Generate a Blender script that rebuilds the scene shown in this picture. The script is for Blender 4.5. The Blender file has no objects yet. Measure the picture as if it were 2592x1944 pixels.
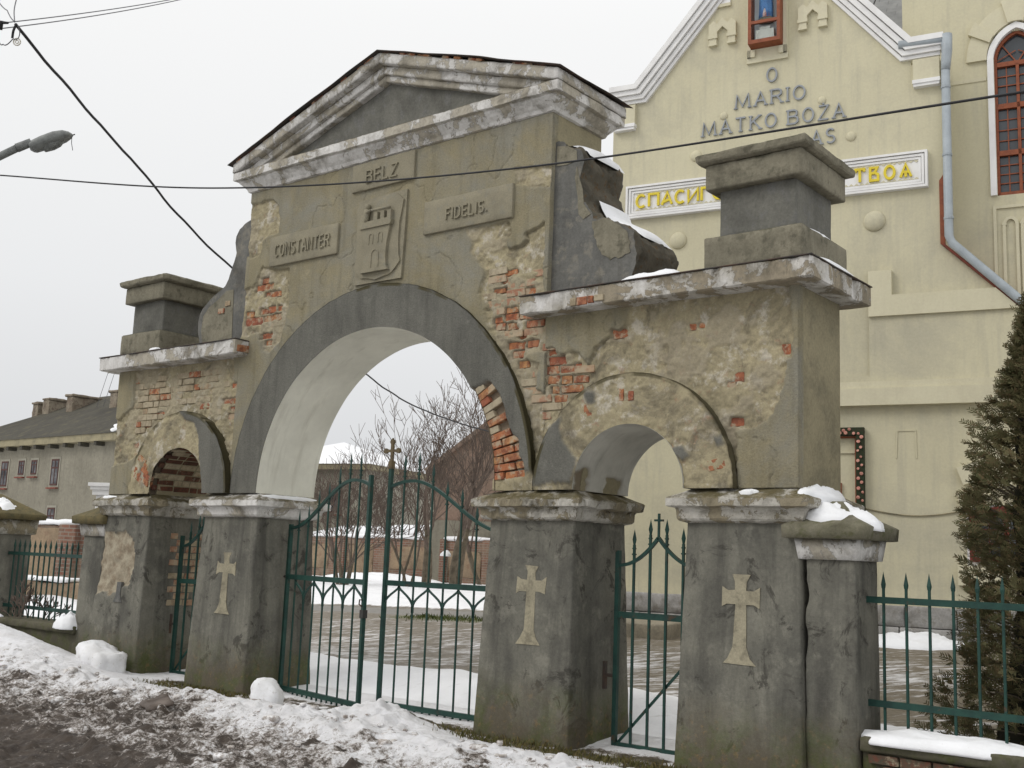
import bpy, bmesh, math, random
import numpy as np
from mathutils import Matrix, Vector

# ------------------------------------------------------------------ scene, camera, sky, sun
SC = bpy.context.scene
COL = SC.collection
CAM = np.array([9.1665, -8.8028, 1.7123])
YAW, PITCH, ROLL, FPX = 0.6787, 0.1563, 0.0395, 2816.98
fw = np.array([-math.sin(YAW) * math.cos(PITCH), math.cos(YAW) * math.cos(PITCH), math.sin(PITCH)])
rt = np.cross(fw, [0, 0, 1.0]); rt /= np.linalg.norm(rt); up = np.cross(rt, fw)
RT = math.cos(ROLL) * rt + math.sin(ROLL) * up
UP = -math.sin(ROLL) * rt + math.cos(ROLL) * up
cd = bpy.data.cameras.new('camera'); cam = bpy.data.objects.new('camera', cd); COL.objects.link(cam)
cd.sensor_width = 36.0; cd.lens = FPX / 2592 * 36.0; cd.clip_start = 0.05; cd.clip_end = 3000
M = Matrix.Identity(4)
for i in range(3):
    M[i][0], M[i][1], M[i][2], M[i][3] = RT[i], UP[i], -fw[i], CAM[i]
cam.matrix_world = M
SC.camera = cam

W = bpy.data.worlds.new('World'); SC.world = W; W.use_nodes = True
nt = W.node_tree; nt.nodes.clear()
SUN_DIR = Vector((-0.42, -0.62, 0.66)).normalized()          # towards the sun
o_ = nt.nodes.new('ShaderNodeOutputWorld'); bg = nt.nodes.new('ShaderNodeBackground')
tc = nt.nodes.new('ShaderNodeTexCoord'); sp = nt.nodes.new('ShaderNodeSeparateXYZ')
nt.links.new(tc.outputs['Generated'], sp.inputs[0])
mx = nt.nodes.new('ShaderNodeMath'); mx.operation = 'MAXIMUM'; mx.inputs[1].default_value = 0.0
nt.links.new(sp.outputs['Z'], mx.inputs[0])
# overcast sky: zenith three times brighter than the horizon
rp = nt.nodes.new('ShaderNodeValToRGB')
rp.color_ramp.elements[0].position = 0.0; rp.color_ramp.elements[0].color = (0.67, 0.685, 0.705, 1)
rp.color_ramp.elements[1].position = 1.0; rp.color_ramp.elements[1].color = (1.4, 1.4, 1.4, 1)
e = rp.color_ramp.elements.new(0.22); e.color = (0.855, 0.865, 0.88, 1)
e = rp.color_ramp.elements.new(0.45); e.color = (0.965, 0.967, 0.968, 1)
nt.links.new(mx.outputs[0], rp.inputs[0])
sky = nt.nodes.new('ShaderNodeTexSky'); sky.sky_type = 'NISHITA'; sky.sun_disc = False
sky.sun_elevation = math.asin(SUN_DIR.z); sky.sun_rotation = math.atan2(SUN_DIR.x, SUN_DIR.y)
sky.air_density = 3.0; sky.dust_density = 8.0
sc_ = nt.nodes.new('ShaderNodeMixRGB'); sc_.blend_type = 'MULTIPLY'; sc_.inputs[0].default_value = 1
sc_.inputs[2].default_value = (0.08, 0.08, 0.08, 1)
nt.links.new(sky.outputs[0], sc_.inputs[1])
mixs = nt.nodes.new('ShaderNodeMixRGB'); mixs.inputs[0].default_value = 0.04
nt.links.new(rp.outputs[0], mixs.inputs[1]); nt.links.new(sc_.outputs[0], mixs.inputs[2])
nt.links.new(mixs.outputs[0], bg.inputs[0]); bg.inputs[1].default_value = 1.0
nt.links.new(bg.outputs[0], o_.inputs[0])

sl = bpy.data.lights.new('sun', 'SUN'); sl.energy = 1.0; sl.angle = math.radians(25); sl.color = (1.0, 0.975, 0.94)
so = bpy.data.objects.new('sun', sl); COL.objects.link(so)
so.rotation_euler = SUN_DIR.to_track_quat('Z', 'Y').to_euler()
so.location = (-6, -10, 14)
vs = SC.view_settings
vs.view_transform = 'Standard'; vs.look = 'None'; vs.exposure = 0.0; vs.gamma = 1.0; vs.use_curve_mapping = False
SC.render.engine = 'CYCLES'
SC.render.resolution_x = 1024; SC.render.resolution_y = 768

# ------------------------------------------------------------------ helpers
rnd = random.Random(7)
def hash3(i, j, k, s=0):
    n = (i.astype(np.int64) * 374761393 + j.astype(np.int64) * 668265263 + k.astype(np.int64) * 1274126177 + s * 974634541) & 0xffffffff
    n = ((n ^ (n >> 13)) * 1103515245) & 0xffffffff
    n = ((n ^ (n >> 16)) * 2246822519) & 0xffffffff
    return ((n ^ (n >> 15)) & 0xffff) / 65535.0
def vnoise(P, s=0):
    P = np.asarray(P, float); F = np.floor(P); f = P - F; f = f * f * (3 - 2 * f); F = F.astype(np.int64)
    r = 0
    nz = [bool(f[..., k].any()) for k in range(3)]
    for a in (0, 1):
        if a and not nz[0]: continue
        wx = f[..., 0] if a else 1 - f[..., 0]
        for b in (0, 1):
            if b and not nz[1]: continue
            wy = f[..., 1] if b else 1 - f[..., 1]
            for c in (0, 1):
                if c and not nz[2]: continue
                wz = f[..., 2] if c else 1 - f[..., 2]
                r = r + wx * wy * wz * hash3(F[..., 0] + a, F[..., 1] + b, F[..., 2] + c, s)
    return r * 2 - 1
def fbm(P, o=3, s=0):
    P = np.asarray(P, float); r = 0; a = 1.0; t = 0
    for i in range(o):
        r = r + a * vnoise(P * (2 ** i), s + i * 17); t += a; a *= 0.5
    return r / t
def inpoly(X, Z, poly):
    r = np.zeros(np.shape(X), bool); n = len(poly)
    for i in range(n):
        x1, z1 = poly[i]; x2, z2 = poly[(i + 1) % n]
        if z1 == z2: continue
        c = ((z1 > Z) != (z2 > Z)) & (X < (x2 - x1) * (Z - z1) / (z2 - z1) + x1)
        r ^= c
    return r
def ray(u, v):
    d = fw + RT * (u - 1296) / FPX + UP * (972 - v) / FPX
    return d / np.linalg.norm(d)
def at(u, v, dist): return CAM + ray(u, v) * dist
def onz(u, v, z):
    d = ray(u, v); return CAM + d * ((z - CAM[2]) / d[2])
def ony(u, v, y):
    d = ray(u, v); return CAM + d * ((y - CAM[1]) / d[1])

def fill(me, V, F):
    V = np.asarray(V, np.float32).reshape(-1, 3)
    if isinstance(F, np.ndarray): ln = np.full(len(F), F.shape[1], np.int32); flat = F.astype(np.int32).ravel()
    else:
        ln = np.fromiter((len(f) for f in F), np.int32, len(F)); flat = np.fromiter((i for f in F for i in f), np.int32, int(ln.sum()))
    me.vertices.add(len(V)); me.vertices.foreach_set('co', V.ravel())
    me.loops.add(len(flat)); me.loops.foreach_set('vertex_index', flat)
    me.polygons.add(len(ln)); st = np.zeros(len(ln), np.int32); st[1:] = np.cumsum(ln)[:-1]; me.polygons.foreach_set('loop_start', st)
    me.update(calc_edges=True); me.validate()
def mesh_np(name, V, F, smooth=True, attr=None):
    me = bpy.data.meshes.new(name); fill(me, V, F)
    me.polygons.foreach_set('use_smooth', [bool(smooth)] * len(me.polygons))
    if attr is not None:
        at_ = me.attributes.new('m', 'FLOAT_COLOR', 'POINT')
        A = np.ones((len(V), 4), np.float32); A[:, :attr.shape[1]] = attr
        at_.data.foreach_set('color', A.ravel())
    me.update()
    return me
def thing(name, label, cat, loc=(0, 0, 0), rz=0.0, group=None, world=True):
    o = bpy.data.objects.new(name, None); COL.objects.link(o); o.location = loc; o.rotation_euler = (0, 0, rz)
    o.empty_display_size = 0.2
    o['label'] = label; o['category'] = cat
    group = group or GROUPS.get(name)
    if group: o['group'] = group
    if world: BASES[o.name] = Vector(loc)
    return o
BASES = {}
GROUPS = {'fence_post': 'fence posts beside the gateway', 'iron_railing': 'green iron railings', 'fence_plinth': 'low walls under the railings', 'iron_gate_leaf': 'leaves of the main gate', 'iron_wicket': 'iron wickets of the side arches',
          'bare_tree': 'bare trees beyond the gateway', 'house': 'houses beyond the churchyard', 'shed': 'sheds behind the churchyard wall', 'brick_wall': 'brick walls of the churchyard'}
def tag(o, label, cat=None, group=None, kind=None):
    if label: o['label'] = label
    if cat: o['category'] = cat
    if group: o['group'] = group
    if kind: o['kind'] = kind
    return o
def obj(name, me, mat, parent=None):
    """link a mesh; if the top-level parent is world-built, cancel the parent's transform"""
    o = bpy.data.objects.new(name, me); COL.objects.link(o)
    if mat is not None and not me.materials: me.materials.append(mat)
    if parent is not None:
        o.parent = parent
        if parent.name in BASES: o.matrix_parent_inverse = Matrix.Translation(-BASES[parent.name])
    return o

class MB:
    def __init__(s): s.v = []; s.f = []
    def add(s, V, F):
        n = len(s.v); s.v += [tuple(map(float, p)) for p in V]; s.f += [tuple(i + n for i in f) for f in F]; return s
    def box(s, x0, x1, y0, y1, z0, z1):
        return s.add([(x0, y0, z0), (x1, y0, z0), (x1, y1, z0), (x0, y1, z0), (x0, y0, z1), (x1, y0, z1), (x1, y1, z1), (x0, y1, z1)],
                     [(0, 3, 2, 1), (4, 5, 6, 7), (0, 1, 5, 4), (1, 2, 6, 5), (2, 3, 7, 6), (3, 0, 4, 7)])
    def prism(s, poly, y0, y1):           # polygon in x,z extruded along y
        n = len(poly); a = sum(poly[i][0] * poly[(i + 1) % n][1] - poly[(i + 1) % n][0] * poly[i][1] for i in range(n))
        if a < 0: poly = poly[::-1]
        V = [(x, y0, z) for x, z in poly] + [(x, y1, z) for x, z in poly]
        F = [tuple(range(n)), tuple(range(2 * n - 1, n - 1, -1))] + [(i, i + n, (i + 1) % n + n, (i + 1) % n) for i in range(n)]
        return s.add(V, F)
    def bar(s, p, q, w, d=None, upv=(0, 0, 1)):
        p = np.array(p, float); q = np.array(q, float); t = q - p; t /= np.linalg.norm(t); d = d or w
        u = np.array(upv, float)
        if abs(np.dot(u, t)) > 0.95: u = np.array([1.0, 0, 0]) if abs(t[0]) < .9 else np.array([0, 1.0, 0])
        a = np.cross(t, u); a /= np.linalg.norm(a); b = np.cross(a, t)
        V = [c + a * sx * w / 2 + b * sy * d / 2 for c in (p, q) for sx, sy in ((-1, -1), (1, -1), (1, 1), (-1, 1))]
        return s.add(V, [(0, 1, 2, 3), (7, 6, 5, 4), (0, 4, 5, 1), (1, 5, 6, 2), (2, 6, 7, 3), (3, 7, 4, 0)])
    def tube(s, pts, r, n=6, r1=None, cap=True):
        pts = np.array(pts, float); m = len(pts); V = []; F = []
        if r1 is None: r1 = r
        pu = None
        for i in range(m):
            t = pts[min(i + 1, m - 1)] - pts[max(i - 1, 0)]; t = t / (np.linalg.norm(t) + 1e-12)
            if pu is None:
                u = np.array([0, 0, 1.0]) if abs(t[2]) < 0.9 else np.array([1.0, 0, 0])
            else: u = pu
            a = np.cross(t, u); a /= np.linalg.norm(a) + 1e-12; b = np.cross(a, t); pu = b
            rr = r + (r1 - r) * i / max(1, m - 1)
            for k in range(n):
                an = 2 * math.pi * k / n; V.append(pts[i] + rr * (math.cos(an) * a + math.sin(an) * b))
        for i in range(m - 1):
            for k in range(n):
                F.append((i * n + k, i * n + (k + 1) % n, (i + 1) * n + (k + 1) % n, (i + 1) * n + k))
        if cap: F.append(tuple(range(n))[::-1]); F.append(tuple((m - 1) * n + k for k in range(n)))
        return s.add(V, F)
    def rail(s, pts, w, h):                # rectangular strip swept along points in the x,z plane (w across y, h in plane)
        pts = np.array(pts, float); m = len(pts); V = []; F = []
        for i in range(m):
            t = pts[min(i + 1, m - 1)] - pts[max(i - 1, 0)]; t[1] = 0; t /= np.linalg.norm(t)
            nrm = np.array([-t[2], 0, t[0]])
            for sy, sn in ((-1, -1), (1, -1), (1, 1), (-1, 1)):
                V.append(pts[i] + np.array([0, sy * w / 2, 0]) + nrm * sn * h / 2)
        for i in range(m - 1):
            for k in range(4): F.append((i * 4 + k, (i + 1) * 4 + k, (i + 1) * 4 + (k + 1) % 4, i * 4 + (k + 1) % 4))
        F.append((0, 1, 2, 3)); F.append((4 * m - 1, 4 * m - 2, 4 * m - 3, 4 * m - 4))
        return s.add(V, F)
    def lathe(s, prof, c=(0, 0, 0), n=12):
        V = []; F = []; m = len(prof)
        for r, z in prof:
            for k in range(n):
                an = 2 * math.pi * k / n; V.append((c[0] + r * math.cos(an), c[1] + r * math.sin(an), c[2] + z))
        for i in range(m - 1):
            for k in range(n): F.append((i * n + k, i * n + (k + 1) % n, (i + 1) * n + (k + 1) % n, (i + 1) * n + k))
        F.append(tuple(range(n))[::-1]); F.append(tuple((m - 1) * n + k for k in range(n)))
        return s.add(V, F)
    def build(s, name, mat, parent=None, smooth=False):
        me = bpy.data.meshes.new(name); fill(me, s.v, s.f)
        me.polygons.foreach_set('use_smooth', [bool(smooth)] * len(me.polygons))
        me.update(); return obj(name, me, mat, parent)

def axis_pts(L, res, r):
    n = max(1, int(math.ceil((L - 2 * r) / res)))
    return np.concatenate([[0], np.linspace(r, L - r, n + 1), [L]])
def rbox(x0, x1, y0, y1, z0, z1, res=0.06, r=0.012, amp=0.004, freq=6.0, chip=0.0, seed=0, mapf=None):
    """box with rounded, uneven, chipped edges: returns V,F"""
    L = np.array([x1 - x0, y1 - y0, z1 - z0]); r = min(r, L.min() * 0.45)
    A = [axis_pts(L[i], res, r) for i in range(3)]
    V = []; F = []; base = 0
    for ax in range(3):
        b, c = [i for i in range(3) if i != ax]
        for side in (0, 1):
            g1, g2 = np.meshgrid(A[b], A[c], indexing='ij'); P = np.zeros(g1.shape + (3,))
            P[..., b] = g1; P[..., c] = g2; P[..., ax] = L[ax] * side
            n1, n2 = g1.shape; idx = base + np.arange(n1 * n2).reshape(n1, n2)
            q = np.stack([idx[:-1, :-1], idx[1:, :-1], idx[1:, 1:], idx[:-1, 1:]], -1).reshape(-1, 4)
            # outward orientation
            flip = (side == 0) ^ (ax == 1)
            if flip: q = q[:, ::-1]
            V.append(P.reshape(-1, 3)); F.append(q); base += n1 * n2
    V = np.concatenate(V); F = np.concatenate(F)
    key = np.round(V, 5); _, fi, inv = np.unique(key, axis=0, return_index=True, return_inverse=True); inv = inv.ravel()
    V = V[fi]; F = inv[F]
    inner = np.clip(V, r, L - r); d = V - inner; ln = np.linalg.norm(d, axis=1, keepdims=True); nn = d / np.maximum(ln, 1e-9)
    V = inner + nn * r
    edge = ((np.abs(d) > r * 0.5).sum(1) >= 2).astype(float)
    W_ = V + np.array([x0, y0, z0])
    disp = amp * fbm(W_ * freq, 3, seed)
    if chip:
        c = fbm(W_ * 9.0, 2, seed + 5); disp = disp - chip * np.clip((c - 0.15) * 3, 0, 1) * (0.25 + edge * 0.75) * (edge > 0)
    W_ = W_ + nn * disp[:, None]
    if mapf is not None: W_ = mapf(W_)
    return W_, F
def rb(name, mat, parent, *a, attr=None, **k):
    V, F = rbox(*a, **k)
    A = attr(V) if attr is not None else None
    return obj(name, mesh_np(name, V, F, True, A), mat, parent)
def sweep_rect(x0, x1, y0, y1, prof, res=0.06, amp=0.004, freq=7.0, chip=0.0, seed=0, capb=True, capt=True):
    nx = max(2, int((x1 - x0) / res)); ny = max(2, int((y1 - y0) / res)); V = []; F = []
    per = 2 * (nx + ny); loops = []
    for e, z in prof:
        a0, a1, b0, b1 = x0 - e, x1 + e, y0 - e, y1 + e
        L = [(a0 + (a1 - a0) * i / nx, b0, z) for i in range(nx)] + [(a1, b0 + (b1 - b0) * i / ny, z) for i in range(ny)] + \
            [(a1 - (a1 - a0) * i / nx, b1, z) for i in range(nx)] + [(a0, b1 - (b1 - b0) * i / ny, z) for i in range(ny)]
        loops.append(np.array(L))
    cx, cy = (x0 + x1) / 2, (y0 + y1) / 2
    out = []
    for k, L in enumerate(loops):
        n = fbm(L * freq, 3, seed); d = np.zeros_like(L)
        d[:nx, 1] = -1; d[nx:nx + ny, 0] = 1; d[nx + ny:2 * nx + ny, 1] = 1; d[2 * nx + ny:, 0] = -1
        disp = amp * n + amp * 0.7 * fbm(L * freq * 3.3, 3, seed + 21)
        if chip:
            c = fbm(L * 8.0, 2, seed + 3); disp = disp - chip * np.clip((c - 0.12) * 3, 0, 1)
        L2 = L + d * disp[:, None]; L2[:, 2] += amp * 0.6 * fbm(L * freq + 31, 2, seed + 9)
        out.append(L2)
    V = np.concatenate(out)
    for k in range(len(prof) - 1):
        i = np.arange(per); j = (i + 1) % per
        F += list(zip(k * per + i, k * per + j, (k + 1) * per + j, (k + 1) * per + i))
    if capb: F.append(tuple(range(per))[::-1])
    if capt: F.append(tuple((len(prof) - 1) * per + i for i in range(per)))
    return V, F
def sw(name, mat, parent, *a, smooth=False, **k):
    V, F = sweep_rect(*a, **k)
    return obj(name, mesh_np(name, V, F, smooth), mat, parent)

# ------------------------------------------------------------------ materials
def newmat(name):
    m = bpy.data.materials.new(name); m.use_nodes = True; n = m.node_tree; n.nodes.clear()
    out = n.nodes.new('ShaderNodeOutputMaterial'); b = n.nodes.new('ShaderNodeBsdfPrincipled')
    n.links.new(b.outputs[0], out.inputs[0]); return m, n, b
class G:
    """tiny node-graph helper"""
    def __init__(s, n): s.n = n; s.pos = n.nodes.new('ShaderNodeNewGeometry').outputs['Position']
    def noise(s, scale, det=4, rough=0.55, vec=None, stretch=None, dist=0.0):
        t = s.n.nodes.new('ShaderNodeTexNoise'); t.inputs['Scale'].default_value = scale; t.inputs['Detail'].default_value = det
        t.inputs['Roughness'].default_value = rough; t.inputs['Distortion'].default_value = dist
        v = vec or s.pos
        if stretch:
            mp = s.n.nodes.new('ShaderNodeMapping'); mp.inputs['Scale'].default_value = stretch; s.n.links.new(v, mp.inputs[0]); v = mp.outputs[0]
        s.n.links.new(v, t.inputs['Vector']); return t.outputs[0]
    def ramp(s, f, stops):
        r = s.n.nodes.new('ShaderNodeValToRGB'); el = r.color_ramp.elements
        while len(el) < len(stops): el.new(0.5)
        for e, (p, c) in zip(el, stops):
            e.position = p; e.color = (*c, 1) if isinstance(c, (tuple, list)) else (c, c, c, 1)
        s.n.links.new(f, r.inputs[0]); return r.outputs[0]
    def mix(s, f, a, b, mode='MIX'):
        x = s.n.nodes.new('ShaderNodeMixRGB'); x.blend_type = mode
        for sock, val in ((x.inputs[0], f), (x.inputs[1], a), (x.inputs[2], b)):
            if isinstance(val, (int, float)): sock.default_value = val if sock.type == 'VALUE' else (val, val, val, 1)
            elif isinstance(val, (tuple, list)): sock.default_value = (*val, 1)
            else: s.n.links.new(val, sock)
        return x.outputs[0]
    def math(s, op, a, b=None, clamp=False):
        x = s.n.nodes.new('ShaderNodeMath'); x.operation = op; x.use_clamp = clamp
        for i, val in enumerate((a, b)):
            if val is None: continue
            if isinstance(val, (int, float)): x.inputs[i].default_value = val
            else: s.n.links.new(val, x.inputs[i])
        return x.outputs[0]
    def sep(s, v=None):
        x = s.n.nodes.new('ShaderNodeSeparateXYZ'); s.n.links.new(v or s.pos, x.inputs[0]); return x.outputs
    def attr(s, name='m'):
        a = s.n.nodes.new('ShaderNodeAttribute'); a.attribute_name = name
        x = s.n.nodes.new('ShaderNodeSeparateColor'); s.n.links.new(a.outputs['Color'], x.inputs[0]); return x.outputs
    def bump(s, b, h, strength=0.4, dist=0.01):
        x = s.n.nodes.new('ShaderNodeBump'); x.inputs['Strength'].default_value = strength; x.inputs['Distance'].default_value = dist
        s.n.links.new(h, x.inputs['Height']); s.n.links.new(x.outputs[0], b.inputs['Normal'])
    def rand(s):
        return s.n.nodes.new('ShaderNodeObjectInfo').outputs['Random']
def setc(n, b, col, rough=0.9, spec=0.2):
    n.links.new(col, b.inputs['Base Color']) if not isinstance(col, (tuple, list)) else setattr(b.inputs['Base Color'], 'default_value', (*col, 1))
    b.inputs['Roughness'].default_value = rough; b.inputs['Specular IOR Level'].default_value = spec
def masonry(name, c1, c2, c3=None, scale=2.2, fine=38, stain=(0.06, 0.058, 0.05), stain_amt=0.45, moss=None, mossz=(0.0, 1.0), bump=0.5, streak=0.0, rough=0.92, sharp=False, topmoss=None, fineamt=0.5):
    m, n, b = newmat(name); g = G(n)
    col = g.mix(g.ramp(g.noise(scale, 6, 0.62), [(0.34, 0.0), (0.66, 1.0)]), c1, c2)
    if c3 and sharp:      # crisp edged flakes of lost paint, darker crumbly patches inside them
        fl = g.noise(scale, 9, 0.7, dist=0.5)
        col = g.mix(g.ramp(fl, [(0.515, 0.0), (0.535, 1.0)]), col, g.mix(g.noise(scale * 4, 5, 0.65), c3, tuple(min(1, x * 1.6) for x in c3)))
        col = g.mix(g.ramp(fl, [(0.505, 0.0), (0.52, 0.75), (0.535, 0.0)]), col, tuple(x * 0.35 for x in c3))
    elif c3: col = g.mix(g.ramp(g.noise(scale * 3.1, 5, 0.6), [(0.54, 0.0), (0.66, 0.8)]), col, c3)
    col = g.mix(g.math('MULTIPLY', g.ramp(g.noise(scale * 0.8, 7, 0.7, dist=0.4), [(0.5, 0.0), (0.68, 1.0)]), stain_amt), col, stain)
    if streak:
        st = g.ramp(g.noise(3.0, 4, 0.6, stretch=(3.0, 3.0, 0.22)), [(0.5, 0.0), (0.75, 1.0)])
        col = g.mix(g.math('MULTIPLY', st, streak), col, stain)
    if moss:
        z = g.sep()[2]
        t = g.math('SUBTRACT', 1.0, g.math('DIVIDE', g.math('SUBTRACT', z, mossz[0]), mossz[1] - mossz[0]), True)
        nn = g.noise(3.3, 7, 0.7)
        mk = g.ramp(g.math('MULTIPLY', g.math('ADD', nn, 0.12), t), [(0.16, 0.0), (0.42, 0.85)])
        dk = g.mix(g.ramp(g.noise(7.0, 5, 0.7), [(0.40, 0.0), (0.6, 1.0)]), (0.075, 0.068, 0.05), moss)
        col = g.mix(mk, col, dk)
    if topmoss:
        nz = g.sep(n.nodes.new('ShaderNodeNewGeometry').outputs['Normal'])[2]
        tm = g.math('MULTIPLY', g.ramp(nz, [(0.35, 0.0), (0.7, 1.0)]), g.ramp(g.noise(6, 6, 0.7), [(0.38, 0.0), (0.52, 0.9)]))
        col = g.mix(tm, col, topmoss)
    fn = g.noise(fine, 4, 0.7)
    col = g.mix(fineamt, col, g.ramp(fn, [(0.3, 0.35), (0.7, 0.66)]), 'OVERLAY')
    setc(n, b, col, rough); g.bump(b, g.noise(fine * 2.1, 4, 0.7), bump, 0.006)
    return m

MAT = {}
def skinmat(name, plaster, plaster2, under, under2, bed, extra, ringmode=False):
    """layered wall: attribute r = render fallen off (undercoat shows), g = brick bed, b = thin top coat flakes (walls) or moss (rings)"""
    m, n, b = newmat(name); g = G(n); a = g.attr()
    p = g.mix(g.ramp(g.noise(1.7, 6, 0.65), [(0.36, 0.0), (0.64, 1.0)]), plaster, plaster2)
    gy_ = sum(plaster) / 3; p = g.mix(g.ramp(g.noise(1.1, 7, 0.72, dist=0.5), [(0.42, 0.0), (0.62, 0.75)]), p, (gy_ * 1.02, gy_ * 1.0, gy_ * 0.86))
    p = g.mix(g.ramp(g.noise(3.4, 7, 0.75), [(0.56, 0.0), (0.7, 0.55)]), p, tuple(min(1, 1.35 * x) for x in plaster))
    st = g.ramp(g.noise(2.6, 5, 0.65, stretch=(2.6, 2.6, 0.3)), [(0.5, 0.0), (0.78, 0.5)])
    p = g.mix(st, p, tuple(0.45 * x for x in plaster2))
    p = g.mix(g.ramp(g.noise(70, 5, 0.85), [(0.52, 0.0), (0.68, 0.5)]), p, tuple(0.35 * x for x in plaster2))
    u = g.mix(g.ramp(g.noise(2.4, 7, 0.7), [(0.38, 0.0), (0.6, 1.0)]), under, under2)
    u = g.mix(g.ramp(g.noise(5.5, 6, 0.7), [(0.53, 0.0), (0.62, 0.75)]), u, (0.54, 0.50, 0.42))
    u = g.mix(g.ramp(g.noise(1.9, 7, 0.72, dist=0.6), [(0.50, 0.0), (0.64, 0.8)]), u, (0.15, 0.132, 0.095))
    u = g.mix(g.ramp(g.noise(9.0, 5, 0.7), [(0.60, 0.0), (0.70, 0.45)]), u, (0.33, 0.17, 0.11))
    u = g.mix(g.ramp(g.noise(30.0, 4, 0.75), [(0.60, 0.0), (0.70, 0.5)]), u, (0.12, 0.1, 0.07))
    if ringmode:
        p = g.mix(a[2], p, extra)
    else:
        u = g.mix(g.math('MULTIPLY', a[2], 0.6), u, g.mix(g.noise(4.0, 5, 0.6), (0.29, 0.255, 0.185), (0.38, 0.335, 0.245)))
    c = g.mix(a[0], p, u)
    if ringmode: c = g.mix(g.math('MULTIPLY', a[2], 0.8), c, extra)
    bd = g.mix(g.noise(20, 4, 0.6), bed, (0.2, 0.16, 0.115))
    c = g.mix(a[1], c, bd)
    c = g.mix(0.5, c, g.ramp(g.noise(45, 4, 0.75), [(0.3, 0.36), (0.7, 0.65)]), 'OVERLAY')
    setc(n, b, c, 0.93); g.bump(b, g.noise(48, 7, 0.78), 0.8, 0.014); return m
PL1, PL2 = (0.30, 0.264, 0.170), (0.225, 0.199, 0.13)
UC1, UC2 = (0.42, 0.365, 0.235), (0.30, 0.262, 0.17)
DK1, DK2 = (0.172, 0.168, 0.145), (0.108, 0.106, 0.093)
MAT['skin'] = skinmat('weathered_render', PL1, PL2, UC1, UC2, (0.27, 0.23, 0.17), DK1)
MAT['ring'] = skinmat('dark_cement_render', DK1, DK2, UC1, UC2, (0.27, 0.22, 0.16), (0.075, 0.066, 0.035), True)
MAT['core'] = masonry('old_wall', PL1, PL2, None)
MAT['relief'] = masonry('carved_plaque', (0.285, 0.258, 0.185), (0.225, 0.204, 0.148), (0.24, 0.225, 0.175), 3.0, 60, stain_amt=0.25)
MAT['dark'] = masonry('dark_cement', DK1, DK2, (0.155, 0.153, 0.145), 2.2, 40, stain_amt=0.55, streak=0.25)
MAT['pillar'] = masonry('grey_pillar_render', (0.15, 0.148, 0.138), (0.105, 0.105, 0.1), (0.18, 0.175, 0.16), 1.8, 42, stain=(0.045, 0.043, 0.037), stain_amt=0.65, moss=(0.085, 0.1, 0.028), mossz=(-0.1, 1.0), streak=0.4)
MAT['soffit'] = masonry('pale_soffit', (0.52, 0.51, 0.48), (0.40, 0.39, 0.365), (0.33, 0.32, 0.295), 1.6, 30, stain=(0.2, 0.19, 0.165), stain_amt=0.5)
MAT['soffit2'] = masonry('grey_soffit', (0.33, 0.325, 0.31), (0.2, 0.195, 0.185), (0.14, 0.135, 0.125), 2.6, 30, stain=(0.1, 0.09, 0.075), stain_amt=0.5)
MAT['white'] = masonry('flaking_limewash', (0.66, 0.645, 0.62), (0.5, 0.485, 0.455), (0.3, 0.275, 0.225), 2.6, 36, stain=(0.16, 0.145, 0.115), stain_amt=0.85, streak=0.35, sharp=True, topmoss=(0.085, 0.072, 0.04))
MAT['white2'] = masonry('flaking_cornice', (0.62, 0.605, 0.58), (0.36, 0.335, 0.28), (0.22, 0.19, 0.14), 3.4, 36, stain=(0.13, 0.115, 0.085), stain_amt=0.85, streak=0.4, sharp=True, topmoss=(0.085, 0.072, 0.04))
MAT['stone'] = masonry('lichened_concrete', (0.235, 0.215, 0.16), (0.175, 0.162, 0.12), (0.115, 0.107, 0.078), 3.0, 42, stain=(0.055, 0.05, 0.036), stain_amt=0.6, streak=0.3, topmoss=(0.075, 0.07, 0.045))
MAT['mossy'] = masonry('mossy_coping', (0.20, 0.185, 0.14), (0.135, 0.128, 0.085), (0.10, 0.10, 0.05), 4.5, 42, stain=(0.05, 0.045, 0.03), stain_amt=0.6)
MAT['goldmoss'] = masonry('golden_moss', (0.155, 0.125, 0.06), (0.105, 0.092, 0.05), (0.085, 0.078, 0.045), 5.0, 50, stain=(0.06, 0.05, 0.03), stain_amt=0.5)
MAT['ledge'] = masonry('impost_ledge', (0.50, 0.48, 0.435), (0.30, 0.28, 0.23), (0.19, 0.165, 0.115), 3.8, 40, stain=(0.1, 0.09, 0.06), stain_amt=0.75, sharp=True, topmoss=(0.09, 0.075, 0.035))
MAT['cross'] = masonry('pale_cross', (0.35, 0.315, 0.225), (0.275, 0.25, 0.18), (0.2, 0.18, 0.13), 4, 55, stain=(0.14, 0.125, 0.09), stain_amt=0.6)
MAT['plinthwall'] = masonry('mossy_plinth', (0.115, 0.105, 0.075), (0.085, 0.078, 0.055), (0.075, 0.08, 0.03), 4, 40, stain=(0.04, 0.037, 0.025), stain_amt=0.6, moss=(0.07, 0.085, 0.022), mossz=(-0.2, 0.8))
MAT['scroll'] = masonry('scroll_render', (0.165, 0.162, 0.148), (0.10, 0.10, 0.094), (0.215, 0.20, 0.165), 2.0, 40, stain=(0.06, 0.055, 0.045), stain_amt=0.7, streak=0.3)
MAT['scrollback'] = masonry('scroll_edge', (0.115, 0.1, 0.075), (0.085, 0.078, 0.06), (0.10, 0.062, 0.03), 5.0, 40, stain=(0.035, 0.032, 0.025), stain_amt=0.75)

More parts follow.
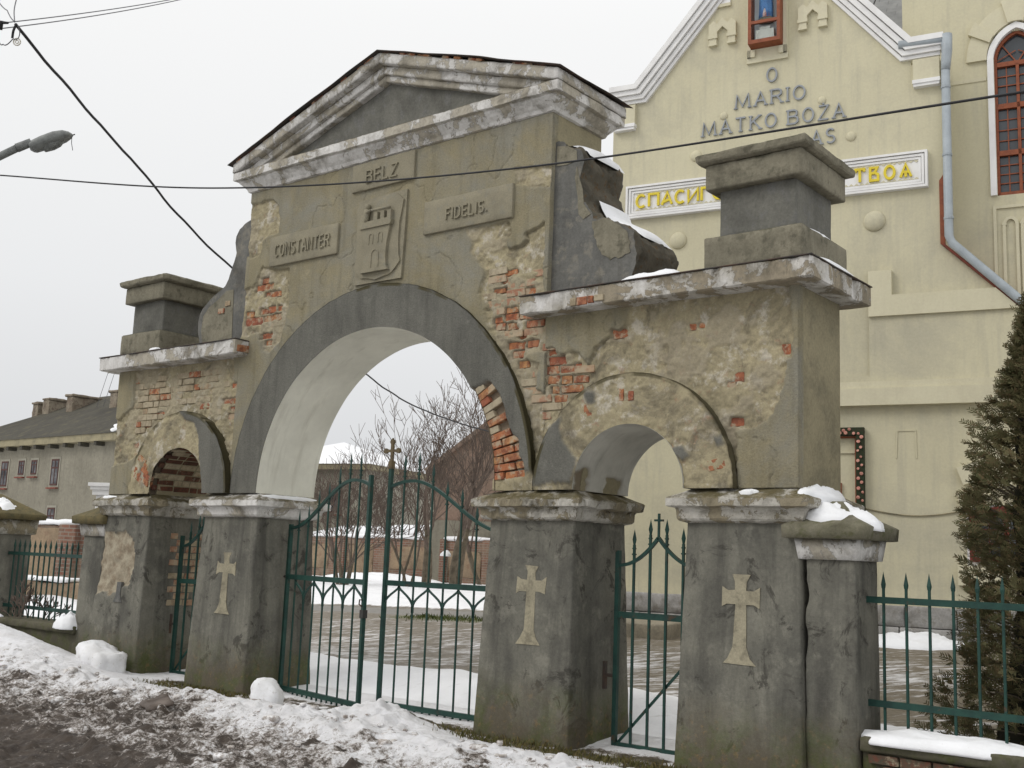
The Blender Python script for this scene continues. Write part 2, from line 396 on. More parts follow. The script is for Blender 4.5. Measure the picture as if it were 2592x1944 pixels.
def brickmat(name, cols, lime=0.0, dark=(0.16, 0.06, 0.04)):
    m, n, b = newmat(name); g = G(n); r = g.rand()
    st = [(i / (len(cols) - 1), c) for i, c in enumerate(cols)]
    c = g.ramp(r, st)
    c = g.mix(g.ramp(g.noise(16, 5, 0.65), [(0.42, 0.0), (0.62, 0.8)]), c, dark)
    c = g.mix(g.ramp(g.noise(9, 6, 0.7), [(0.53 - lime, 0.0), (0.62 - lime, 0.8)]), c, (0.40, 0.34, 0.24))
    setc(n, b, c, 0.92); g.bump(b, g.noise(60, 4, 0.7), 0.6, 0.006); return m
RED = [(0.36, 0.125, 0.062), (0.42, 0.18, 0.08), (0.30, 0.105, 0.06), (0.44, 0.235, 0.105), (0.36, 0.15, 0.085)]
MAT['brick'] = brickmat('red_brick', RED, 0.03)
MAT['pinkbrick'] = brickmat('smeared_brick', [(0.36, 0.2, 0.13), (0.40, 0.26, 0.17), (0.33, 0.16, 0.1), (0.42, 0.31, 0.2)], 0.07, (0.24, 0.13, 0.085))
MAT['limebrick'] = brickmat('limewashed_brick', [(0.36, 0.30, 0.20), (0.41, 0.36, 0.26), (0.30, 0.25, 0.165), (0.37, 0.27, 0.17)], 0.06, (0.22, 0.175, 0.12))
MAT['darkbrick'] = brickmat('dark_red_brick', [(0.12, 0.045, 0.03), (0.15, 0.065, 0.04), (0.09, 0.045, 0.032), (0.16, 0.085, 0.055)], -0.06, (0.06, 0.035, 0.028))  # darker brick reds for the left soffit and the roof edge course

def plain(name, c1, c2, scale=6, rough=0.6, spec=0.3, bump=0.2, bs=60, metal=0.0, thr=(0.4, 0.65)):
    m, n, b = newmat(name); g = G(n)
    c = g.mix(g.ramp(g.noise(scale, 5, 0.6), [(thr[0], 0.0), (thr[1], 1.0)]), c1, c2)
    setc(n, b, c, rough, spec); b.inputs['Metallic'].default_value = metal
    if bump: g.bump(b, g.noise(bs, 4, 0.65), bump, 0.004)
    return m
m, n, b = newmat('green_iron_paint'); g = G(n)
c = g.mix(g.ramp(g.noise(9, 5, 0.6), [(0.4, 0.0), (0.65, 1.0)]), (0.013, 0.054, 0.041), (0.008, 0.034, 0.028))
c = g.mix(g.ramp(g.noise(7, 7, 0.75), [(0.60, 0.0), (0.66, 0.75)]), c, (0.075, 0.04, 0.022)); c = g.mix(g.ramp(g.noise(30, 4, 0.7), [(0.62, 0.0), (0.72, 0.4)]), c, (0.05, 0.09, 0.075))
setc(n, b, c, 0.5, 0.35); g.bump(b, g.noise(70, 5, 0.7), 0.5, 0.004); MAT['iron'] = m
MAT['gilt'] = plain('old_bronze', (0.13, 0.095, 0.045), (0.08, 0.055, 0.03), 14, 0.6, 0.4)
MAT['roofmetal'] = plain('rusty_sheet', (0.045, 0.043, 0.04), (0.075, 0.045, 0.03), 5, 0.75, 0.3, 0.3)
MAT['slatef'] = plain('sheet_slate', (0.30, 0.305, 0.31), (0.23, 0.235, 0.24), 4, 0.7, 0.3, 0.2)
MAT['wire'] = plain('cable_rubber', (0.018, 0.018, 0.02), (0.03, 0.03, 0.032), 8, 0.6)
MAT['wiregrey'] = plain('bare_wire', (0.14, 0.14, 0.15), (0.1, 0.1, 0.11), 8, 0.5)
MAT['lampmetal'] = plain('lamp_housing', (0.19, 0.2, 0.19), (0.12, 0.125, 0.12), 10, 0.55, 0.4)
MAT['cream'] = masonry('cream_stucco', (0.58, 0.54, 0.385), (0.525, 0.487, 0.345), None, 0.55, 26, stain=(0.37, 0.35, 0.28), stain_amt=0.55, bump=0.3, streak=0.4, fineamt=0.18)
MAT['cream2'] = masonry('cream_stucco_light', (0.61, 0.572, 0.42), (0.57, 0.532, 0.385), None, 1.0, 26, stain=(0.44, 0.4, 0.3), stain_amt=0.35, bump=0.3, streak=0.2, fineamt=0.18)
MAT['trim'] = plain('white_trim', (0.78, 0.775, 0.76), (0.7, 0.69, 0.68), 3, 0.75, 0.3, 0.15)
MAT['wood'] = plain('red_brown_wood', (0.26, 0.075, 0.03), (0.19, 0.052, 0.022), 14, 0.55, 0.35, 0.2)
MAT['woodred'] = plain('dark_red_wood', (0.17, 0.03, 0.02), (0.12, 0.022, 0.016), 14, 0.55, 0.35, 0.2)
MAT['lettergrey'] = plain('grey_letters', (0.30, 0.32, 0.34), (0.25, 0.265, 0.285), 8, 0.6, 0.3, 0.15)
MAT['gold'] = plain('yellow_letters', (0.72, 0.58, 0.035), (0.62, 0.48, 0.03), 10, 0.5, 0.4, 0.1)
MAT['pipe'] = plain('zinc_pipe', (0.36, 0.40, 0.425), (0.30, 0.335, 0.36), 5, 0.5, 0.4, 0.1)
MAT['tile'] = plain('red_edge_tile', (0.22, 0.06, 0.04), (0.14, 0.045, 0.03), 8, 0.8)
MAT['bark'] = plain('grey_bark', (0.16, 0.135, 0.10), (0.095, 0.08, 0.06), 7, 0.9, 0.1, 0.5)
MAT['twig'] = plain('bare_twigs', (0.15, 0.118, 0.098), (0.105, 0.082, 0.068), 5, 0.9, 0.1, 0.0)
MAT['blue'] = plain('blue_robe', (0.10, 0.24, 0.48), (0.07, 0.16, 0.36), 6, 0.6)
MAT['ivory'] = plain('ivory_paint', (0.66, 0.63, 0.55), (0.6, 0.56, 0.48), 6, 0.6)
MAT['asphalt'] = plain('damp_asphalt', (0.17, 0.165, 0.15), (0.125, 0.12, 0.108), 6, 0.85, 0.25, 0.4, 40)
def glass(name, c=(0.035, 0.04, 0.045)):
    m, n, b = newmat(name); g = G(n)
    c_ = g.mix(g.noise(2.5, 3, 0.5), c, tuple(x * 2.0 for x in c)); setc(n, b, c_, 0.08, 0.6); return m
MAT['glass'] = glass('dark_glass')
MAT['houseglass'] = plain('curtained_glass', (0.03, 0.032, 0.036), (0.16, 0.16, 0.165), 1.6, 0.3, 0.12, 0)
MAT['mossbrick'] = brickmat('mossy_stone', [(0.10, 0.085, 0.06), (0.075, 0.065, 0.045), (0.12, 0.10, 0.07)], -0.05)
m, n, b = newmat('clear_glass'); b.inputs['Base Color'].default_value = (0.9, 0.95, 0.97, 1); b.inputs['Roughness'].default_value = 0.02
b.inputs['Transmission Weight'].default_value = 1.0; b.inputs['IOR'].default_value = 1.15; MAT['clear'] = m
def snowmat(name, base=(0.84, 0.85, 0.87)):
    m, n, b = newmat(name); g = G(n)
    c = g.mix(g.ramp(g.noise(3, 5, 0.6), [(0.4, 0.0), (0.75, 1.0)]), base, (0.74, 0.745, 0.755))
    c = g.mix(g.ramp(g.noise(14, 5, 0.7), [(0.66, 0.0), (0.74, 0.5)]), c, (0.5, 0.47, 0.43))
    setc(n, b, c, 0.7, 0.25); g.bump(b, g.noise(28, 5, 0.7), 0.5, 0.012); return m
MAT['snow'] = snowmat('snow')

# ------------------------------------------------------------------ ground heights
def sstep(a, b, x):
    t = np.clip((np.asarray(x, float) - a) / (b - a), 0, 1); return t * t * (3 - 2 * t)
def yard_z(x, y):
    return -0.03 + 0.25 * sstep(0.9, 3.2, y) + 0.33 * sstep(2.8, 6.5, y) + 0.22 * sstep(6.0, 12.0, y) + 0.45 * sstep(-6.5, -11.0, np.asarray(x, float) + 0.55 * (np.asarray(y, float) - 1)) * sstep(0.9, 3.8, y) * (1 - sstep(5.0, 12.0, y))

# ------------------------------------------------------------------ the gateway
gate = thing('gateway', 'weathered grey and ochre triple arched gateway with pediment, crosses and peeling render', 'gateway', (0, 0, 0))
WW, W2, D, ZI = 2.477, 5.198, 0.905, 2.40
R1, R1i, XS, r1, r1i = 2.40, 1.885, 3.531, 1.094, 0.607
ZC1, ZC2, ZT = 4.155, 4.356, 6.352

pA = [(-2.6, 6.18), (-2.03, 6.18), (-1.9, 6.08), (-1.88, 5.72), (-2.2, 5.7), (-2.21, 5.47), (-2.6, 5.53)]
pB = [(-2.15, 5.29), (-1.59, 5.21), (-1.58, 4.87), (-1.61, 4.52), (-1.68, 4.3), (-1.89, 4.17), (-2.03, 4.23), (-2.09, 4.44), (-2.6, 4.43), (-2.6, 4.77), (-2.6, 5.03), (-2.29, 5.06), (-2.17, 5.23)]
pC = [(1.99, 5.81), (2.47, 5.76), (2.46, 5.55), (2.01, 5.64)]
pD = [(1.33, 5.27), (1.93, 5.25), (1.97, 5.12), (1.91, 5.01), (1.93, 4.93), (2.1, 4.94), (2.2, 5.01), (2.16, 5.09), (2.43, 5.17), (2.42, 4.73), (2.42, 4.35), (2.6, 4.30), (2.6, 3.77), (1.95, 3.82), (1.82, 4.0), (1.69, 4.18), (1.69, 4.39), (1.56, 4.52), (1.63, 4.7), (1.51, 4.89), (1.39, 4.99), (1.43, 5.08)]
pE = [(1.66, 4.33), (2.21, 4.27), (2.23, 3.75), (2.41, 3.66), (2.38, 3.43), (2.6, 3.35), (2.6, 2.97), (2.44, 2.4), (2.3, 2.4), (2.2, 2.9), (2.11, 3.3), (1.92, 3.5)]
wI1 = [(2.2, 4.3), (3.48, 4.3), (3.48, 4.13), (3.42, 3.97), (3.29, 3.89), (3.08, 3.76), (3.01, 3.62), (2.9, 3.73), (2.81, 3.76), (2.7, 3.74), (2.55, 3.77), (2.51, 3.82), (2.4, 3.83), (2.2, 3.78)]
wI2 = [(5.4, 3.54), (5.08, 3.52), (5.04, 3.29), (4.97, 3.08), (4.76, 2.93), (4.6, 2.9), (4.62, 2.3), (5.4, 2.3)]
wI3 = [(5.10, 4.3), (5.4, 4.3), (5.4, 3.5), (5.13, 3.5)]
lI1 = [(-5.4, 4.3), (-4.81, 4.3), (-4.81, 3.63), (-5.08, 3.47), (-5.4, 3.48)]
lI2 = [(-5.4, 2.84), (-4.86, 2.82), (-4.65, 2.91), (-4.51, 2.97), (-4.6, 2.2), (-5.4, 2.2)]
lI3 = [(-2.62, 4.3), (-2.3, 4.3), (-2.3, 3.1), (-2.45, 3.3), (-2.42, 3.7), (-2.55, 3.9)]
RC = [(-2.17, -2.03, 5.09, 5.16), (-2.1, -1.92, 5.0, 5.08), (-2.26, -2.1, 5.0, 5.08), (-1.96, -1.78, 4.89, 4.96), (-2.07, -1.97, 4.91, 4.97), (-2.16, -2.02, 4.69, 4.76), (-2.0, -1.85, 4.69, 4.77), (-1.81, -1.74, 4.69, 4.76), (-2.44, -2.1, 4.56, 4.66), (-2.08, -1.72, 4.58, 4.66), (-1.99, -1.88, 4.27, 4.33), (-2.09, -1.89, 4.36, 4.42), (-2.44, -2.29, 4.67, 4.75)]
RD = [(1.87, 2.04, 4.67, 4.73), (1.86, 1.93, 4.59, 4.66), (1.73, 1.89, 4.49, 4.54), (1.92, 2.07, 4.26, 4.32), (2.16, 2.29, 4.44, 4.49), (1.77, 1.88, 4.17, 4.23), (1.91, 2.08, 4.18, 4.25), (2.1, 2.2, 4.18, 4.24), (1.79, 1.91, 4.09, 4.16), (1.93, 2.09, 4.08, 4.15), (2.11, 2.21, 3.97, 4.04), (1.97, 2.19, 3.86, 3.94), (2.04, 2.2, 3.77, 3.84), (2.12, 2.25, 3.66, 3.74), (2.2, 2.42, 4.08, 4.15), (2.22, 2.36, 3.87, 3.94)]
RWd = [(2.5, 2.71, 3.66, 3.74), (2.34, 2.62, 3.57, 3.65), (2.83, 2.9, 3.58, 3.65), (2.5, 2.64, 3.47, 3.55), (2.82, 2.99, 3.46, 3.53), (2.56, 2.64, 3.37, 3.44), (2.67, 2.93, 3.37, 3.44), (2.59, 2.74, 3.28, 3.35), (2.5, 2.6, 3.76, 3.82), (2.65, 2.81, 3.57, 3.64), (2.67, 2.79, 3.46, 3.54),
       (3.29, 3.42, 3.87, 3.94), (4.12, 4.18, 3.87, 3.92), (4.22, 4.27, 3.88, 3.92), (5.03, 5.1, 3.56, 3.64), (4.56, 4.65, 3.36, 3.43), (4.5, 4.57, 3.3, 3.35), (4.55, 4.65, 2.96, 3.03)]
RL = [(-2.62, -2.49, 3.76, 3.82), (-2.78, -2.6, 3.56, 3.63), (-2.58, -2.5, 3.56, 3.63), (-2.64, -2.5, 3.46, 3.52), (-2.66, -2.5, 3.36, 3.42), (-4.37, -4.08, 3.44, 3.52), (-4.75, -4.65, 3.06, 3.12), (-4.5, -4.35, 3.33, 3.39)]

# a few shared brick meshes (unit size, uneven arrises)
BR = []
for k in range(4):
    V, F = rbox(-0.5, 0.5, -0.5, 0.5, -0.5, 0.5, res=1.2, r=0.07, amp=0.05, freq=2.3 + k, seed=40 + k)
    BR.append((V, F))
BRM = {}
def brick_mesh(k, mat):
    key = (k, mat)
    if key not in BRM:
        V, F = BR[k]; me = mesh_np('brick', V, F, False); me.materials.append(MAT[mat]); BRM[key] = me
    return BRM[key]
def brick(parent, c, size, roty=0.0, mat='brick', rz=0.0):
    o = bpy.data.objects.new('brick', brick_mesh(rnd.randrange(4), mat)); COL.objects.link(o)
    o.parent = parent; o.location = c; o.scale = size; o.rotation_euler = (rnd.uniform(-.02, .02), roty + rnd.uniform(-.025, .025), rz)
    return o

def blur(a, n=1):
    a = a.astype(float)
    for _ in range(n):
        p = np.pad(a, 1, mode='edge')
        a = (p[1:-1, 1:-1] * 2 + p[:-2, 1:-1] + p[2:, 1:-1] + p[1:-1, :-2] + p[1:-1, 2:]) / 6
    return a
def bond(x, z):
    h = 0.088; row = np.floor(z / h); fz = z / h - row; off = (row % 2) * 0.135 + hash3(row.astype(int), row.astype(int), row.astype(int)) * 0.06
    L = 0.20; fx = ((x + off) / L) % 1.0
    dz = np.minimum(fz, 1 - fz) * h; dx = np.minimum(fx, 1 - fx) * L
    return np.clip(1 - np.minimum(dz, dx) / 0.011, 0, 1)
def skin(name, x0, x1, z0, z1, step, hole, under_f, rects, grey_f=None, bondamt=0.007):
    nx = int(round((x1 - x0) / step)); nz = int(round((z1 - z0) / step))
    xs = np.linspace(x0, x1, nx + 1); zs = np.linspace(z0, z1, nz + 1)
    X, Z = np.meshgrid(xs, zs, indexing='ij'); P = np.stack([X, np.zeros_like(X), Z], -1)
    wx = X + 0.045 * fbm(P * 5, 4, 1) + 0.012 * fbm(P * 22, 2, 7); wz = Z + 0.045 * fbm(P * 5 + 9, 4, 2) + 0.012 * fbm(P * 22 + 5, 2, 8)
    un = blur(under_f(wx, wz), 1)
    ex = np.zeros_like(X, bool); bx = X + 0.035 * fbm(P * 13, 3, 3); bz = Z + 0.026 * fbm(P * 13 + 4, 3, 4)
    for a, b_, c, d in rects:
        ex |= (bx > a - 0.006) & (bx < b_ + 0.006) & (bz > c - 0.004) & (bz < d + 0.004)
    ex = blur(ex, 1)
    n3 = fbm(P * 4, 4, 11)
    Y = 0.004 * n3
    tn = fbm(P * 3.1 + 40, 5, 16); ter = blur(tn > 0.03, 1); ter2 = blur(fbm(P * 5.3 + 70, 5, 18) > 0.22, 1)
    uy = 0.036 + 0.014 * fbm(P * 6, 4, 12) + 0.015 * fbm(P * 22, 4, 14) + bondamt * bond(X, Z) * np.clip(0.5 + 1.3 * fbm(P * 2.3, 2, 15), 0, 1) - 0.011 * ter - 0.008 * ter2
    Y = Y * (1 - un) + uy * un
    Y = Y * (1 - ex) + np.maximum(0.062, uy + .01) * ex
    cre = np.exp(-((un - 0.55) / 0.3) ** 2) * np.clip(0.35 + 1.6 * fbm(P * 2.1 + 55, 2, 21), 0, 1)
    Y = Y + 0.035 * cre * (un > 0.02)
    # hairline cracks
    ck = np.abs(fbm(P * 1.3 + 20, 4, 19)); Y = Y + 0.014 * np.clip(1 - ck / 0.010, 0, 1) * (1 - un)
    Xc = (X[:-1, :-1] + X[1:, 1:]) / 2; Zc = (Z[:-1, :-1] + Z[1:, 1:]) / 2
    keep = ~hole(Xc, Zc)
    idx = np.arange(X.size).reshape(X.shape)
    q = np.stack([idx[:-1, :-1], idx[1:, :-1], idx[1:, 1:], idx[:-1, 1:]], -1)[keep]
    V = np.stack([X, Y, Z], -1).reshape(-1, 3)
    gr = ter
    A = np.stack([un, ex, gr], -1).reshape(-1, 3)
    # skirts
    e1 = np.concatenate([q[:, [0, 1]], q[:, [1, 2]], q[:, [2, 3]], q[:, [3, 0]]]); ks = np.sort(e1, 1); kk = ks[:, 0].astype(np.int64) * X.size + ks[:, 1]
    u, fi, ct = np.unique(kk, return_index=True, return_counts=True); be = e1[fi[ct == 1]]
    vs_ = np.unique(be); mp = {int(v): X.size + i for i, v in enumerate(vs_)}
    V2 = V[vs_].copy(); V2[:, 1] = 0.1
    V = np.concatenate([V, V2]); A = np.concatenate([A, A[vs_]])
    sk = [(int(b_), int(a), mp[int(a)], mp[int(b_)]) for a, b_ in be]
    F = [tuple(f) for f in q.tolist()] + sk
    used = np.unique(np.concatenate([q.ravel(), np.array(list(mp.values()), int)])) if len(mp) else np.unique(q)
    rm = -np.ones(len(V), int); rm[used] = np.arange(len(used))
    F = [tuple(int(rm[i]) for i in f) for f in F]
    me = mesh_np(name, V[used], F, True, A[used])
    o = obj(name, me, MAT['skin'], gate)
    for a, b_, c, d in rects:
        lone = sum(1 for q_ in rects if abs(q_[0] - a) < .3 and abs(q_[2] - c) < .2) < 3
        brick(o, ((a + b_) / 2, 0.084 + rnd.uniform(-.006, .004), (c + d) / 2), ((b_ - a) * (1.35 if lone else 1.05), 0.075, (d - c) * (1.3 if lone else 1.03)))
    return o
def arch_poly(cx, cz, r, x0, x1, z0, z1, n=40):
    arc = [(cx - r * math.cos(t), cz + r * math.sin(t)) for t in np.linspace(0, math.pi, n)]
    return [(x0, z0)] + ([] if abs(z0 - cz) > 1e-6 else []) + arc + [(x1, z0), (x1, z1), (x0, z1)]
def core(name, poly, y0, y1, mat):
    return MB().prism(poly, y0, y1).build(name, mat, gate)

def under_c(x, z): return inpoly(x, z, pA) | inpoly(x, z, pB) | inpoly(x, z, pC) | inpoly(x, z, pD) | inpoly(x, z, pE)
cw = skin('central_wall', -WW, WW, ZI, ZT, 0.0125, lambda x, z: (x * x + (z - ZI) ** 2) < 2.2 ** 2, under_c, RC + RD)
tag(cw, 'central wall face with ochre render fallen off beside the arch, bricks showing')
core('wall_core', arch_poly(0, ZI, R1i + 0.02, -WW + .004, WW - .004, ZI, ZT), 0.085, D, MAT['core'])
def under_r(x, z): return ~(inpoly(x, z, wI1) | inpoly(x, z, wI2) | inpoly(x, z, wI3))
rw = skin('side_wall', WW + 0.002, W2, ZI, ZC1 + 0.02, 0.0125, lambda x, z: ((x - XS) ** 2 + (z - ZI) ** 2) < 0.9 ** 2, under_r, RWd, bondamt=0.004)
tag(rw, 'right side wall with most render gone and a few red bricks bare')
core('wall_core', arch_poly(XS, ZI, r1i + 0.02, WW + .006, W2 - .004, ZI, ZC1 + 0.02), 0.085, D, MAT['core'])
def under_l(x, z): return ~(inpoly(x, z, lI1) | inpoly(x, z, lI2) | inpoly(x, z, lI3))
lw = skin('side_wall', -W2, -WW - 0.002, ZI, ZC1 + 0.02, 0.0125, lambda x, z: ((x + XS) ** 2 + (z - ZI) ** 2) < 0.9 ** 2, under_l, RL, bondamt=0.012)
tag(lw, 'left side wall with limewashed brick courses showing')
core('wall_core', arch_poly(-XS, ZI, r1i + 0.02, -W2 + .004, -WW - .006, ZI, ZC1 + 0.02), 0.085, D, MAT['core'])
# limewashed bricks standing slightly proud on the left side wall
for row in range(9):
    z = 3.29 + row * 0.089; x = -4.85 + (row % 2) * 0.13
    while x < -2.72:
        L = rnd.choice((0.26, 0.26, 0.125)); c = x + L / 2
        nz_ = fbm(np.array([[c * 1.4, 0, z * 1.9]]), 2, 77)[0]
        if nz_ > -0.12 and (c + XS) ** 2 + (z - ZI) ** 2 > (r1 + 0.1) ** 2 and rnd.random() < 0.8:
            brick(lw, (c, 0.058 + rnd.uniform(-.008, .008), z), (L - 0.012, 0.07, 0.076), mat='limebrick' if rnd.random() < 0.93 else 'brick')
        x += L

# smeared bricks half hidden in the undercoat right of the main arch
for row in range(26):
    z = 2.62 + row * 0.088; x = 1.4 + (row % 2) * 0.13
    while x < 3.0:
        L = rnd.choice((0.26, 0.26, 0.125)); c = x + L / 2; ca, za = np.array([c]), np.array([z])
        if (inpoly(ca, za, pD)[0] or inpoly(ca, za, pE)[0] or (2.48 < c < 3.0 and 3.2 < z < 3.75)) and z < 4.75 and c * c + (z - ZI) ** 2 > (R1 + .09) ** 2 and (c - XS) ** 2 + (z - ZI) ** 2 > (r1 + .1) ** 2:
            if not any(a - .03 < c < b_ + .03 and c0 - .03 < z < d0 + .03 for a, b_, c0, d0 in RD + RWd):
                brick(cw if c < WW else rw, (c, 0.062 + rnd.uniform(-.008, .006), z), (L - 0.014, 0.07, 0.074), mat='pinkbrick' if rnd.random() < .8 else 'limebrick')
        x += L
# ---- arch rings
def ring(name, cx, ri, ro, yf, under_f, grey_f, na, label, under_base=0.0):
    th = np.linspace(0, math.pi, na + 1); rr = np.concatenate([[ro, ro], np.linspace(ro, ri, int((ro - ri) / 0.014) + 2)])
    T, Rr = np.meshgrid(th, rr, indexing='ij'); X = cx + Rr * np.cos(T); Z = ZI + Rr * np.sin(T)
    P = np.stack([X, np.zeros_like(X), Z], -1)
    wx = X + 0.03 * fbm(P * 6, 4, 31); wz = Z + 0.03 * fbm(P * 6 + 3, 4, 32)
    un = blur(under_f(wx, wz), 1); gr = blur(grey_f(wx, wz), 1)
    Y = yf + 0.004 * fbm(P * 5, 3, 33)
    uy = yf + 0.026 + 0.014 * fbm(P * 8, 4, 34) + 0.009 * fbm(P * 28, 3, 35) - 0.01 * (fbm(P * 5, 4, 37) > .05)
    Y = Y * (1 - un) + uy * un
    ex = np.zeros_like(X)
    if name == 'archivolt' and cx == 0:
        ex = blur(inpoly(wx, wz, RBK), 1); Y = Y * (1 - ex) + (yf + 0.065) * ex
    jit = 0.008 * fbm(P * 9, 3, 36)
    Y[:, 0] = 0.06
    edge = (np.arange(len(rr))[None, :] < 3) * 1.0
    gr = np.clip((np.arange(len(rr))[None, :] < 2) * (0.9 if name == 'archivolt' else 1) + np.clip((np.arange(len(rr))[None, :] < 5) * (fbm(P * 4, 3, 39) + .1) * 3, 0, 1) * ((cx != 0) | (X > -.3)), 0, 1)
    X = X + np.cos(T) * jit * edge; Z = Z + np.sin(T) * jit * edge
    n1, n2 = X.shape; idx = np.arange(n1 * n2).reshape(n1, n2)
    q = np.stack([idx[:-1, :-1], idx[:-1, 1:], idx[1:, 1:], idx[1:, :-1]], -1).reshape(-1, 4)
    V = np.stack([X, Y, Z], -1).reshape(-1, 3); A = np.stack([un, ex, gr], -1).reshape(-1, 3)
    F = q.tolist()
    o = obj(name, mesh_np(name, V, F, True, A), MAT['ring'], gate); tag(o, label)
    return o
RBK = [(1.5, 3.45), (1.8, 3.53), (1.93, 3.38), (2.03, 3.14), (2.11, 2.98), (2.2, 2.92), (2.22, 2.75), (2.27, 2.66), (2.28, 2.55), (1.8, 2.53), (1.7, 2.82), (1.6, 3.02)]
RPL = [(1.7, 2.55), (2.28, 2.56), (2.5, 2.58), (2.5, 2.3), (1.7, 2.3)]
bigring = ring('archivolt', 0.0, R1i, R1, -0.04, lambda x, z: inpoly(x, z, RPL), lambda x, z: ((x * x + (z - ZI) ** 2) > 2.375 ** 2) & (x < 0.3) & (z > 3.2) & (x > -1.9), 260, 'dark grey main arch ring with bricks bare at its right foot')
for k in range(40):
    a = math.radians(4.2) + k * 0.085 / 2.05
    if a > math.radians(39): break
    cuts = [(R1i + 0.025, 0.27), (R1i + 0.305, 0.12)] if k % 2 else [(R1i + 0.025, 0.125), (R1i + 0.16, 0.26)]
    for r0, L in cuts:
        rc = r0 + L / 2; cxp, czp = rc * math.cos(a), ZI + rc * math.sin(a)
        if inpoly(np.array([cxp]), np.array([czp]), RBK)[0]:
            brick(bigring, (cxp, 0.015 + rnd.uniform(-.008, .01), czp), (L - .008, 0.09, 0.072), roty=-a, mat='brick' if rnd.random() < .62 and k < 12 else ('brick' if rnd.random() < .4 else 'limebrick'))
GS1 = [(2.74, 3.12), (2.78, 2.88), (2.95, 2.69), (2.89, 2.48), (2.4, 2.44), (2.4, 2.7), (2.6, 2.96)]
GS2 = [(3.03, 3.35), (3.17, 3.35), (3.19, 3.23), (3.09, 3.21), (3.03, 3.27)]
GS3 = [(4.0, 2.78), (4.13, 2.79), (4.2, 2.69), (4.11, 2.65), (4.03, 2.72)]
GS4 = [(4.44, 2.86), (4.52, 2.88), (4.54, 2.78), (4.46, 2.76)]
sr = ring('archivolt', XS, r1i, r1, -0.085, lambda x, z: ~(inpoly(x, z, GS1) | inpoly(x, z, GS2) | inpoly(x, z, GS3) | inpoly(x, z, GS4)), lambda x, z: x > 99, 150, 'right small arch ring, pale undercoat with dark render left in patches')
for a, b_, c, d, ro in [(3.17, 3.25, 3.35, 3.42, 1.2), (3.02, 3.12, 3.10, 3.22, .9), (3.2, 3.27, 3.19, 3.3, 1.2), (3.42, 3.47, 3.23, 3.35, 1.5), (3.52, 3.58, 3.23, 3.32, 1.57), (4.18, 4.32, 2.8, 2.88, -.35), (4.3, 4.4, 2.88, 2.94, -.4), (4.19, 4.28, 2.9, 2.97, -.4), (4.37, 4.55, 2.56, 2.66, -.2)]:
    hor = (b_ - a) > (d - c)
    if hor: brick(sr, ((a + b_) / 2, -0.022, (c + d) / 2), (b_ - a, 0.08, d - c), roty=ro)
    else: brick(sr, ((a + b_) / 2, -0.022, (c + d) / 2), (b_ - a, 0.08, d - c))
GL = [(-3.67, 3.6), (-3.25, 3.46), (-2.87, 3.28), (-2.55, 3.03), (-2.3, 2.77), (-2.3, 2.38), (-3.17, 2.38), (-3.0, 2.57), (-2.96, 2.65), (-3.06, 2.87), (-3.09, 3.15), (-3.2, 3.31), (-3.44, 3.38)]
slr = ring('archivolt', -XS, r1i, r1, -0.085, lambda x, z: ~inpoly(x, z, GL), lambda x, z: x > 99, 150, 'left small arch ring, half pale undercoat and half dark render')
for a, b_, c, d in [(-4.44, -4.25, 2.82, 2.9), (-4.31, -4.2, 2.74, 2.81), (-4.52, -4.34, 2.66, 2.74), (-4.36, -4.16, 2.67, 2.74), (-4.29, -4.13, 2.6, 2.67), (-4.51, -4.31, 2.58, 2.65), (-4.29, -4.15, 2.52, 2.59)]:
    brick(slr, ((a + b_) / 2, -0.03, (c + d) / 2), (b_ - a, 0.08, d - c), roty=.5)

def soffit(cx, ri, yf, mat, fall, na=120):
    th = np.linspace(0, math.pi, na + 1); ys = np.linspace(yf + 0.002, D, 34); T, Y = np.meshgrid(th, ys, indexing='ij')
    P = np.stack([cx + ri * np.cos(T), Y, ZI + ri * np.sin(T)], -1)
    f = blur(fall(T + 0.22 * fbm(P * 6, 4, 52), Y + 0.2 * fbm(P * 6 + 7, 4, 53)), 1)
    Rr = ri + 0.005 * fbm(P * 3, 3, 51) + 0.03 * f
    X = cx + Rr * np.cos(T); Z = ZI + Rr * np.sin(T)
    n1, n2 = X.shape; idx = np.arange(n1 * n2).reshape(n1, n2)
    q = np.stack([idx[:-1, :-1], idx[1:, :-1], idx[1:, 1:], idx[:-1, 1:]], -1).reshape(-1, 4)
    A = np.stack([f, 0 * f, 0 * f], -1).reshape(-1, 3)
    return obj('soffit', mesh_np('soffit', np.stack([X, Y, Z], -1).reshape(-1, 3), q.tolist(), True, A), mat, gate)
def soffmat(name, c1, c2, c3):
    m, n, b = newmat(name); g = G(n); a = g.attr()
    c = g.mix(g.ramp(g.noise(1.5, 6, 0.65), [(0.36, 0.0), (0.64, 1.0)]), c1, c2)
    c = g.mix(g.ramp(g.noise(2.2, 5, 0.65, stretch=(1, 3, .4)), [(0.55, 0.0), (0.75, 0.5)]), c, c3)
    c = g.mix(a[0], c, (0.2, 0.165, 0.115)); setc(n, b, c, .92); g.bump(b, g.noise(70, 4, .7), .4, .006); return m
MAT['sofA'] = soffmat('pale_limewashed_soffit', (0.82, 0.81, 0.71), (0.68, 0.67, 0.585), (0.46, 0.44, 0.36))
MAT['sofB'] = soffmat('grey_peeling_soffit', (0.56, 0.55, 0.49), (0.38, 0.37, 0.33), (0.22, 0.21, 0.18))
MAT['sofC'] = soffmat('bare_brick_soffit', (0.14, 0.115, 0.085), (0.11, 0.09, 0.065), (0.08, 0.07, 0.05))
soffit(0, R1i, -0.04, MAT['sofA'], lambda t, y: ((t < math.radians(40)) & (y < 0.12)) | ((t > 1.25) & (t < 1.36) & (y > .62) & (y < .8)))
